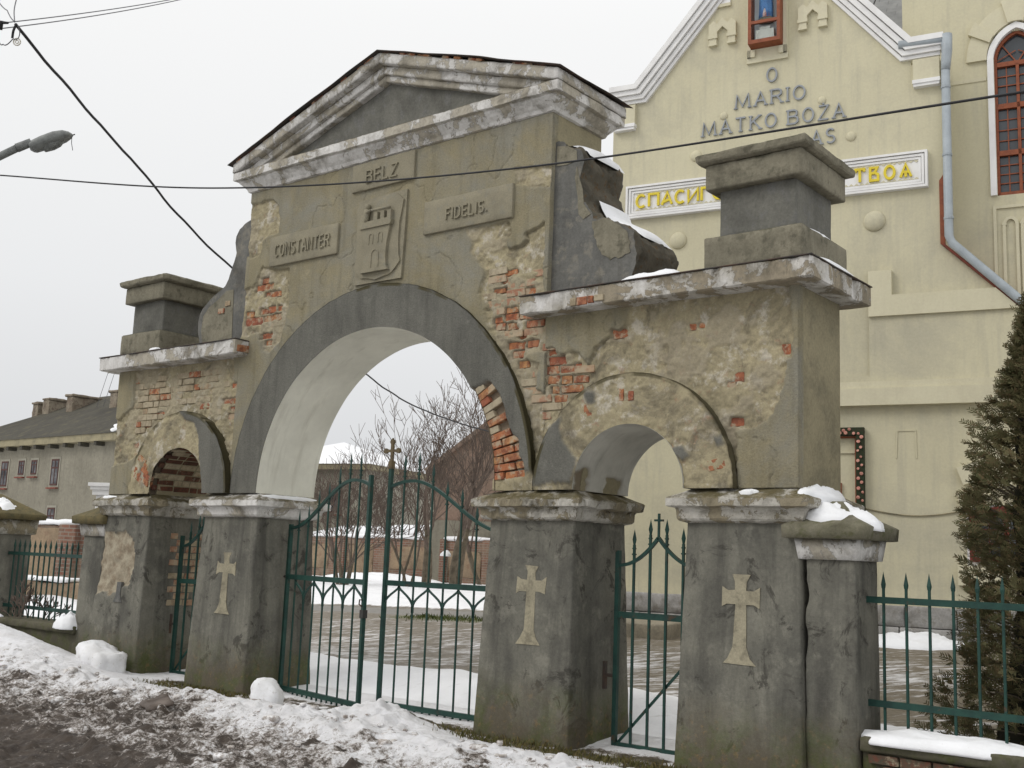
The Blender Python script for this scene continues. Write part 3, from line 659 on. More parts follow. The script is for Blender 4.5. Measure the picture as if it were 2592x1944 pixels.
soffit(XS, r1i, -0.085, MAT['sofB'], lambda t, y: ((t > 1.15) & (t < 1.62) & (y > 0.3) & (y < 0.62)) | ((t > 2.85) & (y > .02) & (y < .2)) | ((t > 2.9) & (y > .45) & (y < .72)), 90)
sL = soffit(-XS, r1i + 0.05, -0.02, MAT['sofC'], lambda t, y: t > 99, 90)
for i in range(20):
    a = math.radians(66) + i * 0.084 / (r1i + .03)
    if a > math.pi - .04: break
    y = 0.0 + (i % 2) * 0.12 - .05
    while y < D - 0.1:
        L = rnd.choice((.26, .13, .26)); L = min(L, D - y - .01); y0 = max(y, -0.01); 
        rr_ = r1i + 0.052
        brick(sL, (-XS + rr_ * math.cos(a), (y0 + y + L) / 2, ZI + rr_ * math.sin(a)), (0.07, L - (y0 - y) - .012, 0.07), roty=-a, mat='darkbrick' if rnd.random() < .75 else 'limebrick')
        y += L

# ---- pillars
def pillar(x0, x1, label, attr=None, res=0.09, seed=0, recess=None, front=0.08, dep=D):
    zt_ = 2.16
    def mp(V):
        t = np.clip((zt_ - V[:, 2]) / zt_, 0, 1.2); cx_ = (x0 + x1) / 2; cy = dep / 2
        V = V.copy(); fr = V[:, 1] < 0.03
        if recess is not None:
            wx = V[:, 0] + 0.07 * fbm(V * 6, 4, 61); wz = V[:, 2] + 0.07 * fbm(V * 6 + 3, 4, 62)
            mk = recess(wx, wz) & fr; V[mk, 1] += 0.03 + 0.03 * fbm(V[mk] * 9, 4, 63)
        V[:, 0] += np.where(V[:, 0] > cx_, 0.06, -0.06) * t * np.abs(V[:, 0] - cx_) / ((x1 - x0) / 2)
        V[:, 1] += -front * t * (cy - V[:, 1]) / cy
        return V
    V, F = rbox(x0, x1, 0.0, dep, -0.35, zt_, res=res, r=0.018, amp=0.007, freq=3.0, chip=0.012, seed=seed)
    A = np.zeros((len(V), 3))
    if recess is not None:
        wx = V[:, 0] + 0.07 * fbm(V * 6, 4, 61); wz = V[:, 2] + 0.07 * fbm(V * 6 + 3, 4, 62); A[:, 0] = recess(wx, wz) & (V[:, 1] < 0.03)
    V = mp(V)
    o = obj('pillar', mesh_np('pillar', V, F, True, A), MAT['pillarskin'], gate); tag(o, label); return o
# pillar material with the same layer attribute
m, n, b = newmat('pillar_render'); g = G(n); a_ = g.attr()
c = g.mix(g.ramp(g.noise(1.6, 6, 0.65), [(0.36, 0.0), (0.64, 1.0)]), (0.195, 0.188, 0.155), (0.112, 0.109, 0.093))
c = g.mix(g.ramp(g.noise(4.5, 6, 0.7), [(0.54, 0.0), (0.66, 0.6)]), c, (0.235, 0.225, 0.187))
c = g.mix(g.ramp(g.noise(2.2, 5, 0.65, stretch=(1.9, 1.9, .25), dist=.4), [(0.46, 0.0), (0.7, 0.7)]), c, (0.055, 0.053, 0.047))
c = g.mix(g.ramp(g.noise(2.9, 8, 0.75, dist=0.8), [(0.56, 0.0), (0.62, 0.8)]), c, (0.05, 0.047, 0.04))
z_ = g.sep()[2]
t_ = g.math('SUBTRACT', 1.0, g.math('DIVIDE', g.math('SUBTRACT', z_, -0.15), 1.05), True)
mk = g.ramp(g.math('MULTIPLY', g.math('ADD', g.noise(1.9, 8, 0.75), 0.05), t_), [(0.13, 0.0), (0.40, 0.85)])
dirt = g.mix(g.ramp(g.noise(2.2, 6, 0.75), [(0.44, 0.0), (0.60, 1.0)]), (0.10, 0.085, 0.058), (0.075, 0.088, 0.026))
dirt = g.mix(g.ramp(g.noise(13, 5, 0.7), [(0.55, 0.0), (0.66, 0.7)]), dirt, (0.2, 0.13, 0.055))
c = g.mix(mk, c, dirt)
u_ = g.mix(g.ramp(g.noise(7, 6, 0.7), [(0.4, 0.0), (0.62, 1.0)]), (0.36, 0.32, 0.24), (0.23, 0.185, 0.13))
c = g.mix(a_[0], c, u_)
c = g.mix(0.5, c, g.ramp(g.noise(40, 4, 0.75), [(0.3, 0.36), (0.7, 0.65)]), 'OVERLAY')
setc(n, b, c, 0.92); g.bump(b, g.noise(75, 4, 0.72), 0.5, 0.006); MAT['pillarskin'] = m

pOL = [(-5.3, 1.89), (-4.71, 1.89), (-4.48, 1.74), (-4.39, 1.51), (-4.45, 1.22), (-4.83, 1.03), (-5.3, 1.05)]
PX = [(-5.215, -4.14), (-2.93, -1.858), (1.858, 2.90), (4.142, 5.205)]
plab = ['far left pillar of the gateway with a patch of render fallen off', 'left inner pillar with a pale cross', 'right inner pillar with a pale cross', 'right outer pillar with a pale cross and dark stains']
pill = []
for i, (a, b_) in enumerate(PX):
    pill.append(pillar(a, b_, plab[i], res=0.025 if i == 0 else 0.07, seed=i * 7, recess=(lambda x, z: inpoly(x, z, pOL)) if i == 0 else None))
def cross_poly(cx, zt_, zb, wa, arm_z):
    w = 0.052; f = 0.085
    return [(cx - f, zt_), (cx + f, zt_), (cx + w, zt_ - 0.06), (cx + w, arm_z + 0.055), (cx + wa - 0.05, arm_z + 0.055), (cx + wa, arm_z + 0.085), (cx + wa, arm_z - 0.085), (cx + wa - 0.05, arm_z - 0.06),
            (cx + w, arm_z - 0.06), (cx + w + .008, zb + 0.14), (cx + w + 0.05, zb + 0.05), (cx + 0.15, zb), (cx - 0.15, zb), (cx - w - 0.05, zb + 0.05), (cx - w - .008, zb + 0.14), (cx - w, arm_z - 0.06),
            (cx - wa + 0.05, arm_z - 0.06), (cx - wa, arm_z - 0.085), (cx - wa, arm_z + 0.085), (cx - wa + 0.05, arm_z + 0.055), (cx - w, arm_z + 0.055), (cx - w, zt_ - 0.06)]
for i, cx_ in ((1, -2.36), (2, 2.43), (3, 4.685)):
    jp = [(x + rnd.uniform(-.007, .007), z + rnd.uniform(-.007, .007)) for x, z in cross_poly(cx_, 1.66, 0.91, 0.19 - .01 * i % 3 * .5, 1.47)]
    mb = MB().prism(jp, -0.004, 0.03)
    V = np.array(mb.v); V[:, 1] += -0.08 * np.clip((2.16 - V[:, 2]) / 2.16, 0, 1) ; V[:, 1] -= 0.003
    obj('cross', mesh_np('cross', V, mb.f, False), MAT['cross'], pill[i])
mb = MB().prism([(-4.70, 1.2), (-4.60, 1.2), (-4.60, 1.02), (-4.55, .93), (-4.75, .93), (-4.70, 1.02)], -0.01, .03); V = np.array(mb.v); V[:, 1] += -0.08 * np.clip((2.16 - V[:, 2]) / 2.16, 0, 1) - .003
obj('cross', mesh_np('cross', V, mb.f, False), MAT['pillar'], pill[0])
for row in range(11):
    z = 0.95 + row * .09; y = .34 + (row % 2) * .1
    while y < .82:
        L = rnd.choice((.13, .26)); L = min(L, .86 - y)
        if rnd.random() < .8: brick(pill[0], (-4.155 + .06 * (2.16 - z) / 2.16, y + L / 2, z), (.05, L - .012, .078), mat='pinkbrick' if rnd.random() < .6 else 'limebrick')
        y += L
# the long crack between the right outer pillar and the fence post is a real gap (post stands 15 mm clear)

# ---- imposts
IMP = [(0.0, 2.10), (0.055, 2.115), (0.07, 2.135), (0.075, 2.205), (0.09, 2.225), (0.13, 2.232), (0.148, 2.24), (0.15, 2.305), (0.14, 2.318), (0.06, 2.355), (-0.02, 2.399)]
for i, (a, b_) in enumerate(PX):
    V, F = sweep_rect(a, b_, 0.0, D, IMP, res=0.022, amp=(0.02, 0.008, 0.022, 0.012)[i], freq=5, chip=(0.03, 0.006, 0.045, 0.012)[i], seed=70 + i)
    o = obj('impost', mesh_np('impost', V, F, False), MAT['ledge' if i in (2, 3) else 'white'] if i != 0 else MAT['ledge'], gate)
# ---- side cornices
CRN = [(0.0, ZC1 - 0.0), (0.19, ZC1 - 0.03 + 0.03), (0.211, ZC1 + 0.012), (0.211, ZC2 - 0.02), (0.205, ZC2 - 0.012), (0.0, ZC2 + 0.02)]
crn = []
for s in (-1, 1):
    x0, x1 = (2.30 + .211, W2) if s > 0 else (-W2, -2.30 - .211)
    V, F = sweep_rect(x0, x1, 0.0, 0.915, CRN, res=0.022, amp=0.014, freq=4.5, chip=0.028, seed=90 + s)
    o = obj('side_cornice', mesh_np('side_cornice', V, F, False), MAT['white2' if s > 0 else 'white'], gate); crn.append(o)
    V, F = sweep_rect(x0, x1, 0.0, 0.915, [(0.21, ZC2 - 0.016), (0.224, ZC2 - 0.014), (0.222, ZC2 - 0.003), (0.0, ZC2 + 0.03)], res=0.05, amp=0.006, freq=3, seed=33 + s)
    obj('roof_sheet', mesh_np('roof_sheet', V, F, True), MAT['roofmetal'], gate)
for xa, xb, za, zb_ in ((2.93, 3.0, 4.17, 4.25), (3.01, 3.13, 4.17, 4.25), (3.14, 3.2, 4.18, 4.25), (3.21, 3.32, 4.19, 4.25)):
    brick(crn[1], ((xa + xb) / 2, -0.182, (za + zb_) / 2), (xb - xa, 0.09, zb_ - za), mat='brick' if rnd.random() < .6 else 'limebrick')
brick(crn[0], (-2.325, -0.08, 4.235), (0.08, 0.2, 0.09)); brick(crn[0], (-2.32, 0.09, 4.22), (0.08, 0.1, 0.08), mat='limebrick')

# ---- pedestals on the side walls
for s in (-1, 1):
    q0, q1 = (4.385, 5.133) if s > 0 else (-5.133, -4.385)
    t = [('pedestal_base', 4.392, 4.70, 0.105, 'stone'), ('pedestal_die', 4.69, 5.165, 0.0, 'dark'), ('pedestal_band', 5.155, 5.40, 0.10, 'stone')]
    for nme, za, zb_, e_, mt in t:
        V, F = rbox(q0 - e_, q1 + e_, .09 - e_, .879 + e_, za, zb_, res=0.06, r=0.016, amp=0.006, freq=4, chip=0.014, seed=int(za * 10) + s)
        obj(nme, mesh_np(nme, V, F, True), MAT[mt], gate)
    V, F = sweep_rect(q0, q1, .09, .879, [(0.12, 5.395), (0.155, 5.41), (0.165, 5.425), (0.17, 5.47), (0.155, 5.49), (0.0, 5.545), (-0.2, 5.56)], res=0.03, amp=0.01, chip=0.012, seed=55 + s)
    obj('pedestal_cap', mesh_np('pedestal_cap', V, F, False), MAT['stone'], gate)

# ---- scrolls between the central block and the pedestals
SCR = [(2.44, 6.03), (2.55, 6.02), (2.66, 5.98), (2.76, 5.92), (2.82, 5.83), (2.83, 5.75), (2.81, 5.67), (2.785, 5.60), (2.81, 5.52), (2.85, 5.44), (2.88, 5.36), (2.92, 5.26), (2.98, 5.18), (3.08, 5.115), (3.2, 5.065), (3.32, 5.0), (3.43, 4.92), (3.49, 4.83), (3.51, 4.73), (3.5, 4.6), (3.46, 4.5), (3.42, 4.39), (2.44, 4.39)]
for s in (-1, 1):
    pl = [(s * x, z) for x, z in SCR]
    N_ = len(pl); mb = MB()
    top = pl[:-1]
    ys = np.linspace(0.07, 0.84, 22)
    # dense outline
    d_ = []
    for i in range(len(top) - 1):
        for t_ in np.linspace(0, 1, 4, endpoint=False): d_.append((top[i][0] + (top[i + 1][0] - top[i][0]) * t_, top[i][1] + (top[i + 1][1] - top[i][1]) * t_))
    d_.append(top[-1])
    d_ = np.array(d_); X = np.repeat(d_[:, 0][:, None], len(ys), 1); Z = np.repeat(d_[:, 1][:, None], len(ys), 1); Y = np.repeat(ys[None, :], len(d_), 0)
    P = np.stack([X, Y, Z], -1); n_ = 0.022 * fbm(P * 4, 4, 95 + s) + (0.03 * fbm(P * 9, 3, 96) - 0.02 * (fbm(P * 6, 3, 98) > .15) if s > 0 else 0) * (Z > 4.6); mkx = (Z > 5.3)
    X = X + s * n_; Z = Z + n_
    n1, n2 = X.shape; idx = np.arange(n1 * n2).reshape(n1, n2)
    q = np.stack([idx[:-1, :-1], idx[1:, :-1], idx[1:, 1:], idx[:-1, 1:]], -1).reshape(-1, 4)
    if s > 0: q = q[:, ::-1]
    obj('scroll_edge', mesh_np('scroll_edge', np.stack([X, Y, Z], -1).reshape(-1, 3), q.tolist(), True), MAT['scrollback'], gate)
    fr = [(float(x), float(z)) for x, z in zip(X[:, 0], Z[:, 0])] + [(s * 2.44, 4.39)]
    mb = MB().prism(fr, 0.065, 0.075); bk = [(float(x), float(z)) for x, z in zip(X[:, -1], Z[:, -1])] + [(s * 2.44, 4.39)]
    mb.prism(bk, 0.835, 0.85)
    o = mb.build('scroll', MAT['scroll'], gate)
    def ragged(pt, seed):
        q_ = []
        for i in range(len(pt)):
            for t_ in np.linspace(0, 1, 5, endpoint=False): q_.append((pt[i][0] + (pt[(i + 1) % len(pt)][0] - pt[i][0]) * t_, pt[i][1] + (pt[(i + 1) % len(pt)][1] - pt[i][1]) * t_))
        A_ = np.array([(x, 0, z) for x, z in q_]); dx_ = .05 * fbm(A_ * 9, 4, seed); dz_ = .05 * fbm(A_ * 9 + 4, 4, seed + 1)
        return [(x + float(a), z + float(b_)) for (x, z), a, b_ in zip(q_, dx_, dz_)]
    # patches of bare undercoat on the scroll face
    if s > 0:
        pt = [(2.99, 5.13), (3.1, 5.08), (3.22, 5.035), (3.38, 4.94), (3.46, 4.84), (3.44, 4.72), (3.3, 4.67), (3.18, 4.67), (3.08, 4.74), (3.04, 4.86), (3.0, 4.96)]
        MB().prism(ragged(pt, 5), 0.058, 0.064).build('render_patch', MAT['stone'], o)
        MB().prism([(2.5, 5.985), (2.64, 5.96), (2.75, 5.89), (2.76, 5.78), (2.62, 5.76), (2.5, 5.77)], 0.058, 0.064).build('render_patch', MAT['stone'], o)
        MB().prism([(2.76, 5.72), (2.79, 5.60), (2.84, 5.46), (2.86, 5.30), (2.95, 5.18), (2.86, 5.14), (2.8, 5.2), (2.78, 5.4), (2.74, 5.6)], 0.058, 0.064).build('render_patch', MAT['stone'], o)
    else:
        MB().prism([(-2.78, 5.1), (-2.92, 5.1), (-3.1, 5.0), (-3.28, 4.92), (-3.4, 4.8), (-3.42, 4.6), (-3.36, 4.42), (-2.74, 4.42)], 0.058, 0.064).build('render_patch', MAT['stone'], o)
        brick(o, (-3.0, 0.058, 4.83), (0.13, 0.03, 0.07)); brick(o, (-2.87, 0.058, 4.92), (0.1, 0.03, 0.07), mat='limebrick')

# ---- pediment
PED = [(0.0, ZT), (0.03, ZT + 0.008), (0.045, ZT + 0.045), (0.085, ZT + 0.085), (0.12, ZT + 0.125), (0.125, ZT + 0.145), (0.17, ZT + 0.15), (0.18, ZT + 0.155), (0.18, ZT + 0.255), (0.165, ZT + 0.27), (0.02, ZT + 0.305)]
V, F = sweep_rect(-WW, WW, 0, D, PED, res=0.04, amp=0.008, freq=5, chip=0.012, seed=120)
obj('horizontal_cornice', mesh_np('horizontal_cornice', V, F, False), MAT['white'], gate)
ZA, SL = 7.60, 0.326
MB().prism([(-2.40, ZT + .28), (2.40, ZT + .28), (0, 7.35)], 0.03, D - .03).build('tympanum', MAT['dark'], gate)
for s in (-1, 1):
    def mp(V, s=s):
        V = V.copy(); ax = V[:, 0]; V[:, 2] = np.maximum(V[:, 2] - SL * ax, ZT + 0.262); V[:, 0] = s * ax; return V
    def slab(nm, x1, o_, za, zb_, mt, seed, rr=0.015, amp=.006, chip=.012):
        V, F = rbox(0.0, x1, -o_, D + o_, za, zb_, res=0.06, r=rr, amp=amp, freq=4, chip=chip, seed=seed, mapf=mp)
        if s < 0: F = F[:, ::-1]
        return obj(nm, mesh_np(nm, V, F, True), MAT[mt], gate)
    slab('raking_cornice', 2.67, 0.195, ZA - 0.135, ZA, 'white', 130 + s)
    slab('raking_moulding', 2.58, 0.105, ZA - 0.24, ZA - 0.13, 'white', 140 + s)
    slab('raking_moulding', 2.50, 0.055, ZA - 0.32, ZA - 0.235, 'white', 145 + s)
    def mp(V, s=s):
        V = V.copy(); ax = V[:, 0]; V[:, 2] = V[:, 2] - SL * ax + 0.02 * fbm(V * 1.3, 2, 9) ; V[:, 0] = s * ax; return V
    slab('metal_roof', 2.73, 0.24, ZA + 0.014, ZA + 0.024, 'roofmetal', 150 + s, 0.004, 0.004, 0.0)
    for k in range(46):     # weathered brick course bedded under the roof sheet
        x = 0.1 + k * 0.057 + rnd.uniform(-.01, .01)
        if rnd.random() < 0.35 and x < 2.6:
            q = gate; 
            o = brick(gate, (s * x, -0.165 + rnd.uniform(-.01, .01), ZA + 0.006 - SL * x), (0.1, 0.05, 0.03), roty=s * math.atan(SL), mat='brick' if rnd.random() < .6 else 'darkbrick')

# ---- plaques, arms and lettering
def ribbon(mb, pts, w, y0, y1):
    pts = np.array(pts, float); n_ = len(pts); closed = np.allclose(pts[0], pts[-1])
    L = []; Rr = []
    for i in range(n_):
        if closed:
            a = pts[i] - pts[i - 1 if i > 0 else n_ - 2]; c = pts[(i + 1) if i < n_ - 1 else 1] - pts[i]
        else:
            a = pts[i] - pts[i - 1] if i > 0 else pts[1] - pts[0]; c = pts[i + 1] - pts[i] if i < n_ - 1 else a
        a = a / (np.linalg.norm(a) + 1e-9); c = c / (np.linalg.norm(c) + 1e-9); na = np.array([-a[1], a[0]]); nc = np.array([-c[1], c[0]])
        mt = na + nc; mt /= np.linalg.norm(mt) + 1e-9; k = min(1.6, 1 / max(0.35, np.dot(mt, na)))
        L.append(pts[i] + mt * w / 2 * k); Rr.append(pts[i] - mt * w / 2 * k)
    for i in range(n_ - 1):
        mb.prism([tuple(Rr[i]), tuple(Rr[i + 1]), tuple(L[i + 1]), tuple(L[i])], y0, y1)
def ell(cx, cz, a, b_, t0=0, t1=360, n_=18): return [(cx + a * math.cos(math.radians(t)), cz + b_ * math.sin(math.radians(t))) for t in np.linspace(t0, t1, n_)]
GLY = {
 'B': (.62, [[(0, 0), (0, 1)], [(0, 1), (.4, 1), (.55, .9), (.55, .66), (.4, .54), (0, .54)], [(.4, .54), (.6, .42), (.62, .14), (.45, 0), (0, 0)]]),
 'E': (.52, [[(0, 0), (0, 1)], [(0, 1), (.52, 1)], [(0, .52), (.44, .52)], [(0, 0), (.52, 0)]]),
 'L': (.5, [[(0, 1), (0, 0), (.5, 0)]]), 'Z': (.6, [[(.02, 1), (.6, 1), (0, 0), (.6, 0)]]),
 'C': (.6, [ell(.32, .5, .31, .5, 48, 312)]), 'O': (.66, [ell(.33, .5, .33, .5)]),
 'N': (.62, [[(0, 0), (0, 1), (.62, 0), (.62, 1)]]), 'T': (.62, [[(0, 1), (.62, 1)], [(.31, 1), (.31, 0)]]),
 'S': (.55, [ell(.28, .745, .25, .255, 35, 270, 12) + ell(.28, .25, .27, .255, 90, -145, 12)[1:]]),
 'A': (.66, [[(0, 0), (.33, 1), (.66, 0)], [(.12, .34), (.54, .34)]]),
 'R': (.6, [[(0, 0), (0, 1)], [(0, 1), (.42, 1), (.57, .88), (.57, .64), (.42, .52), (0, .52)], [(.32, .52), (.62, 0)]]),
 'F': (.5, [[(0, 0), (0, 1)], [(0, 1), (.5, 1)], [(0, .52), (.42, .52)]]), 'I': (.04, [[(.02, 0), (.02, 1)]]),
 'D': (.62, [[(0, 0), (0, 1), (.35, 1), (.58, .8), (.62, .5), (.58, .2), (.35, 0), (0, 0)]]), '.': (.1, [[(.05, 0), (.05, .12)]]),
 'M': (.85, [[(0, 0), (.08, 1), (.42, .1), (.77, 1), (.85, 0)]]), 'K': (.62, [[(0, 0), (0, 1)], [(0, .45), (.58, 1)], [(.2, .6), (.62, 0)]]),
 'Ż': (.6, [[(.02, 1), (.6, 1), (0, 0), (.6, 0)], [(.3, 1.1), (.3, 1.2)]]),
 'П': (.62, [[(0, 0), (0, 1), (.62, 1), (.62, 0)]]), 'И': (.62, [[(0, 1), (0, 0), (.62, 1), (.62, 0)]]), 'Г': (.5, [[(0, 0), (0, 1), (.5, 1), (.5, .82)]]),
 'С': (.6, [ell(.32, .5, .31, .5, 48, 312)]), 'О': (.66, [ell(.33, .5, .33, .5)]), 'А': (.66, [[(0, 0), (.36, 1), (.66, 0)], [(.06, .2), (.42, .36), (.52, .34)]]), 'Т': (.62, [[(0, .8), (0, 1), (.62, 1), (.62, .8)], [(.31, 1), (.31, 0)]]),
 'В': (.6, [[(0, 0), (0, 1), (.5, 1), (.3, .6), (.55, .45), (.55, 0), (0, 0)], [(0, .55), (.3, .6)]]),
 'Ѧ': (.72, [[(0, 0), (.36, 1), (.72, 0)], [(.14, .38), (.58, .38)], [(.36, .38), (.36, 0)]]),
}
def text(parent, mat, s, x0, x1, z0, h, w, y0, y1, serif=False, gap=0.22):
    ws = [GLY[c][0] if c != ' ' else 0.35 for c in s]; tot = sum(ws) + gap * (len(s) - 1); k = (x1 - x0) / tot; x = x0
    for c, wd in zip(s, ws):
        if c != ' ':
            mb = MB()
            for q_, st in enumerate(GLY[c][1]):
                p = [(x + a * k, z0 + b_ * h) for a, b_ in st]; ribbon(mb, p, w, y0 + .0006 * q_, y1)
                if serif and not np.allclose(st[0], st[-1]):
                    for e_, nb in ((st[0], st[1]), (st[-1], st[-2])):
                        if (abs(e_[1]) < .01 or abs(e_[1] - 1) < .01) and abs(e_[1] - nb[1]) > .3:
                            ex, ez = x + e_[0] * k, z0 + e_[1] * h; sw_ = 0.14 * h
                            mb.prism([(ex - sw_, ez - w * .35), (ex + sw_, ez - w * .35), (ex + sw_, ez + w * .35), (ex - sw_, ez + w * .35)], y0 + .003, y1)
            mb.build('letter', mat, parent)
        x += (wd + gap) * k
def plaque(x0, x1, z0, z1, s, tx0, tx1, tz, th, label):
    V, F = rbox(x0, x1, -0.035, 0.05, z0, z1, res=0.08, r=0.008, amp=0.003, chip=0.006, seed=int(abs(x0) * 100))
    p = obj('plaque', mesh_np('plaque', V, F, True), MAT['relief'], gate); tag(p, label)
    text(p, MAT['relief'], s, tx0, tx1, tz, th, 0.0195, -0.056, -0.03, gap=0.3)
plaque(-0.51, 0.525, 5.99, 6.335, 'BELZ', -0.25, 0.26, 6.07, 0.15, 'plaque reading BELZ under the pediment')
plaque(-1.97, -0.705, 5.275, 5.66, 'CONSTANTER', -1.85, -0.84, 5.39, 0.15, 'plaque reading CONSTANTER')
plaque(0.72, 2.0, 5.28, 5.66, 'FIDELIS.', 1.07, 1.66, 5.40, 0.125, 'plaque reading FIDELIS.')
arms = MB().prism([(-0.37, 5.86), (0.43, 5.88), (0.42, 5.3), (0.40, 4.83), (-0.36, 4.83)], -0.028, 0.05).build('coat_of_arms', MAT['relief'], gate)
tag(arms, 'relief coat of arms with a battlemented tower on a shield')
sh = [(-0.37, 5.76), (-0.32, 5.81), (0.29, 5.845), (0.40, 5.76), (0.375, 5.62), (0.35, 5.5), (0.345, 5.29), (0.36, 5.12), (0.385, 5.03), (0.32, 4.96), (0.24, 4.895), (0.13, 4.88), (0.0, 4.855), (-0.12, 4.885), (-0.24, 4.9), (-0.33, 4.97), (-0.36, 5.03), (-0.345, 5.12), (-0.34, 5.29), (-0.345, 5.5)]
MB().prism(sh, -0.05, -0.027).build('shield', MAT['relief'], arms)
mb = MB()
mb.prism([(-0.235, 5.475), (0.235, 5.475), (0.215, 5.39), (0.19, 5.26), (0.185, 5.11), (0.2, 4.985), (-0.19, 4.985), (-0.165, 5.11), (-0.175, 5.26), (-0.21, 5.39)], -0.085, -0.049)
mb.prism([(-0.2, 4.985), (0.215, 4.985), (0.24, 4.94), (-0.21, 4.94)], -0.1, -0.049)
mb.prism([(-0.27, 5.52), (0.27, 5.52), (0.25, 5.475), (-0.25, 5.475)], -0.105, -0.049)
mb.prism([(-0.25, 5.56), (0.25, 5.56), (0.25, 5.52), (-0.25, 5.52)], -0.098, -0.049)
for k in range(5):
    a = -0.25 + k * 0.11
    if k != 1: mb.prism([(a, 5.56), (a + 0.06, 5.56), (a + 0.06, 5.655), (a, 5.655)], -0.098, -0.049)
tw = mb.build('tower_relief', MAT['relief'], arms)
mb = MB()
for cx_, z0_, z1_, w_ in ((-0.065, 5.28, 5.37, .032), (0.085, 5.28, 5.37, .032), (0.015, 4.99, 5.14, .06)):
    arc = [(cx_ + w_ * math.cos(t), z1_ + w_ * 1.1 * math.sin(t)) for t in np.linspace(0, math.pi, 9)]
    ribbon(mb, [(cx_ + w_, z0_)] + arc + [(cx_ - w_, z0_)], 0.014, -0.093, -0.084)
mb.build('window_outline', MAT['relief'], arms)
mb = MB(); mb.tube([(-0.07, -0.1, 5.685), (0.08, -0.1, 5.682), (0.235, -0.1, 5.675)], 0.017, 8)
mb.lathe([(0.0, 0), (0.03, .012), (0.036, .04), (0.03, .07), (0.0, .085)], (-0.15, -0.085, 5.70), 10)
mb.tube([(-0.15, -0.085, 5.705), (-0.155, -0.09, 5.66), (-0.16, -0.085, 5.60), (-0.165, -0.08, 5.56)], 0.04, 8, 0.028)
mb.tube([(-0.19, -0.095, 5.685), (-0.14, -0.11, 5.665), (-0.08, -0.105, 5.685)], 0.016, 6)
mb.build('trumpeter_relief', MAT['relief'], arms, True)

# ------------------------------------------------------------------ ground, road, churchyard
def grid_mesh(name, xs, ys, zf, attr_f, mat, label=None, kind='structure', keep=None):
    X, Y = np.meshgrid(xs, ys, indexing='ij'); Z = zf(X, Y); n1, n2 = X.shape; idx = np.arange(n1 * n2).reshape(n1, n2)
    q = np.stack([idx[:-1, :-1], idx[1:, :-1], idx[1:, 1:], idx[:-1, 1:]], -1)
    if keep is not None: q = q[keep((X[:-1, :-1] + X[1:, 1:]) / 2, (Y[:-1, :-1] + Y[1:, 1:]) / 2)]
    q = q.reshape(-1, 4)
    A = attr_f(X, Y, Z).reshape(-1, 3) if attr_f else None
    o = obj(name, mesh_np(name, np.stack([X, Y, Z], -1).reshape(-1, 3), q.tolist(), True, A), mat); o['kind'] = kind
    return o
# street side: muddy road, then a dirty bank of cleared snow, then the foot of the gateway
def street_masks(X, Y):
    P = np.stack([X, Y, 0 * X], -1)
    wob = 0.28 * fbm(P * 0.9, 3, 201) + 0.10 * fbm(P * 4, 3, 202)
    YR = Y + 0.19 * np.clip(X + 2.5, 0, 9) + 0.12
    t = np.clip((YR + 2.75 + wob) / 0.55, 0, 1)                # 0 road .. 1 bank
    t = t * t * (3 - 2 * t)
    crest = np.exp(-((Y + 1.45 + 0.2 * fbm(P * 0.8, 2, 203)) / 0.75) ** 2)
    foot = sstep(-0.75, -0.25, Y + 0.15 * fbm(P * 2, 3, 204)) * sstep(-3.6, -3.1, X)     # trodden, thawed strip at the pillars
    return P, t, crest, foot
def bank_h(X, Y):
    P, t, crest, foot = street_masks(X, Y)
    lump = 0.5 + 0.5 * fbm(P * 2.2, 4, 210)
    fine = fbm(P * 7, 4, 211); grit = fbm(P * 21, 3, 212)
    h = -0.03 + t * (0.035 + crest * (0.05 + 0.08 * lump))
    rough = t * (1 - 0.8 * sstep(-1.5, -0.5, Y)) + 0.75 * (1 - t)
    bl = np.clip(fbm(P * 3.4 + 5, 3, 214) + 0.1, 0, 1)
    h = h + rough * (0.05 * fine + 0.012 * grit + 0.08 * bl * np.clip(1.6 - abs(Y + 2.0), 0, 1))
    cl = np.clip(fbm(P * 11 + 9, 2, 216) - 0.05, 0, 1)
    rg_ = 1 - np.abs(fbm(P * 5.2 + 3, 4, 217)) * 2.2; h = h + rough * (0.045 * cl + 0.03 * np.clip(rg_, 0, 1))
    h = h * (1 - 0.85 * foot) + foot * (-0.01 + 0.02 * fine)
    # ruts in the road
    rd = 1 - t
    h = h + rd * (-0.03 * np.exp(-((Y + 3.5 + 0.08 * X) / 0.14) ** 2) + 0.035 * np.exp(-((Y + 3.25 + 0.08 * X) / 0.1) ** 2) * (0.6 + fine) - 0.03 * np.exp(-((Y + 4.4 + 0.08 * X) / 0.2) ** 2))
    # drift against the left plinth and a heap in front of the gate
    h = h + 0.46 * np.exp(-(((X + 7.3) / 1.5) ** 2 + ((Y + 0.55) / 0.75) ** 2)) + 0.22 * np.exp(-(((X + 5.3) / 1.3) ** 2 + ((Y + 0.75) / 0.6) ** 2)) + 0.3 * sstep(-6.8, -9, X) * np.exp(-((Y + 0.4) / 0.8) ** 2)
    h = h + 0.27 * np.exp(-(((X - 1.1) / 0.6) ** 2 + ((Y + 0.62) / 0.42) ** 2)) * (0.8 + 0.4 * fine) + 0.10 * np.exp(-(((X - 0.1) / 1.3) ** 2 + ((Y + 1.5) / 0.4) ** 2))
    h = h + sstep(0.1, 0.9, Y) * (0.06 - h)
    return h
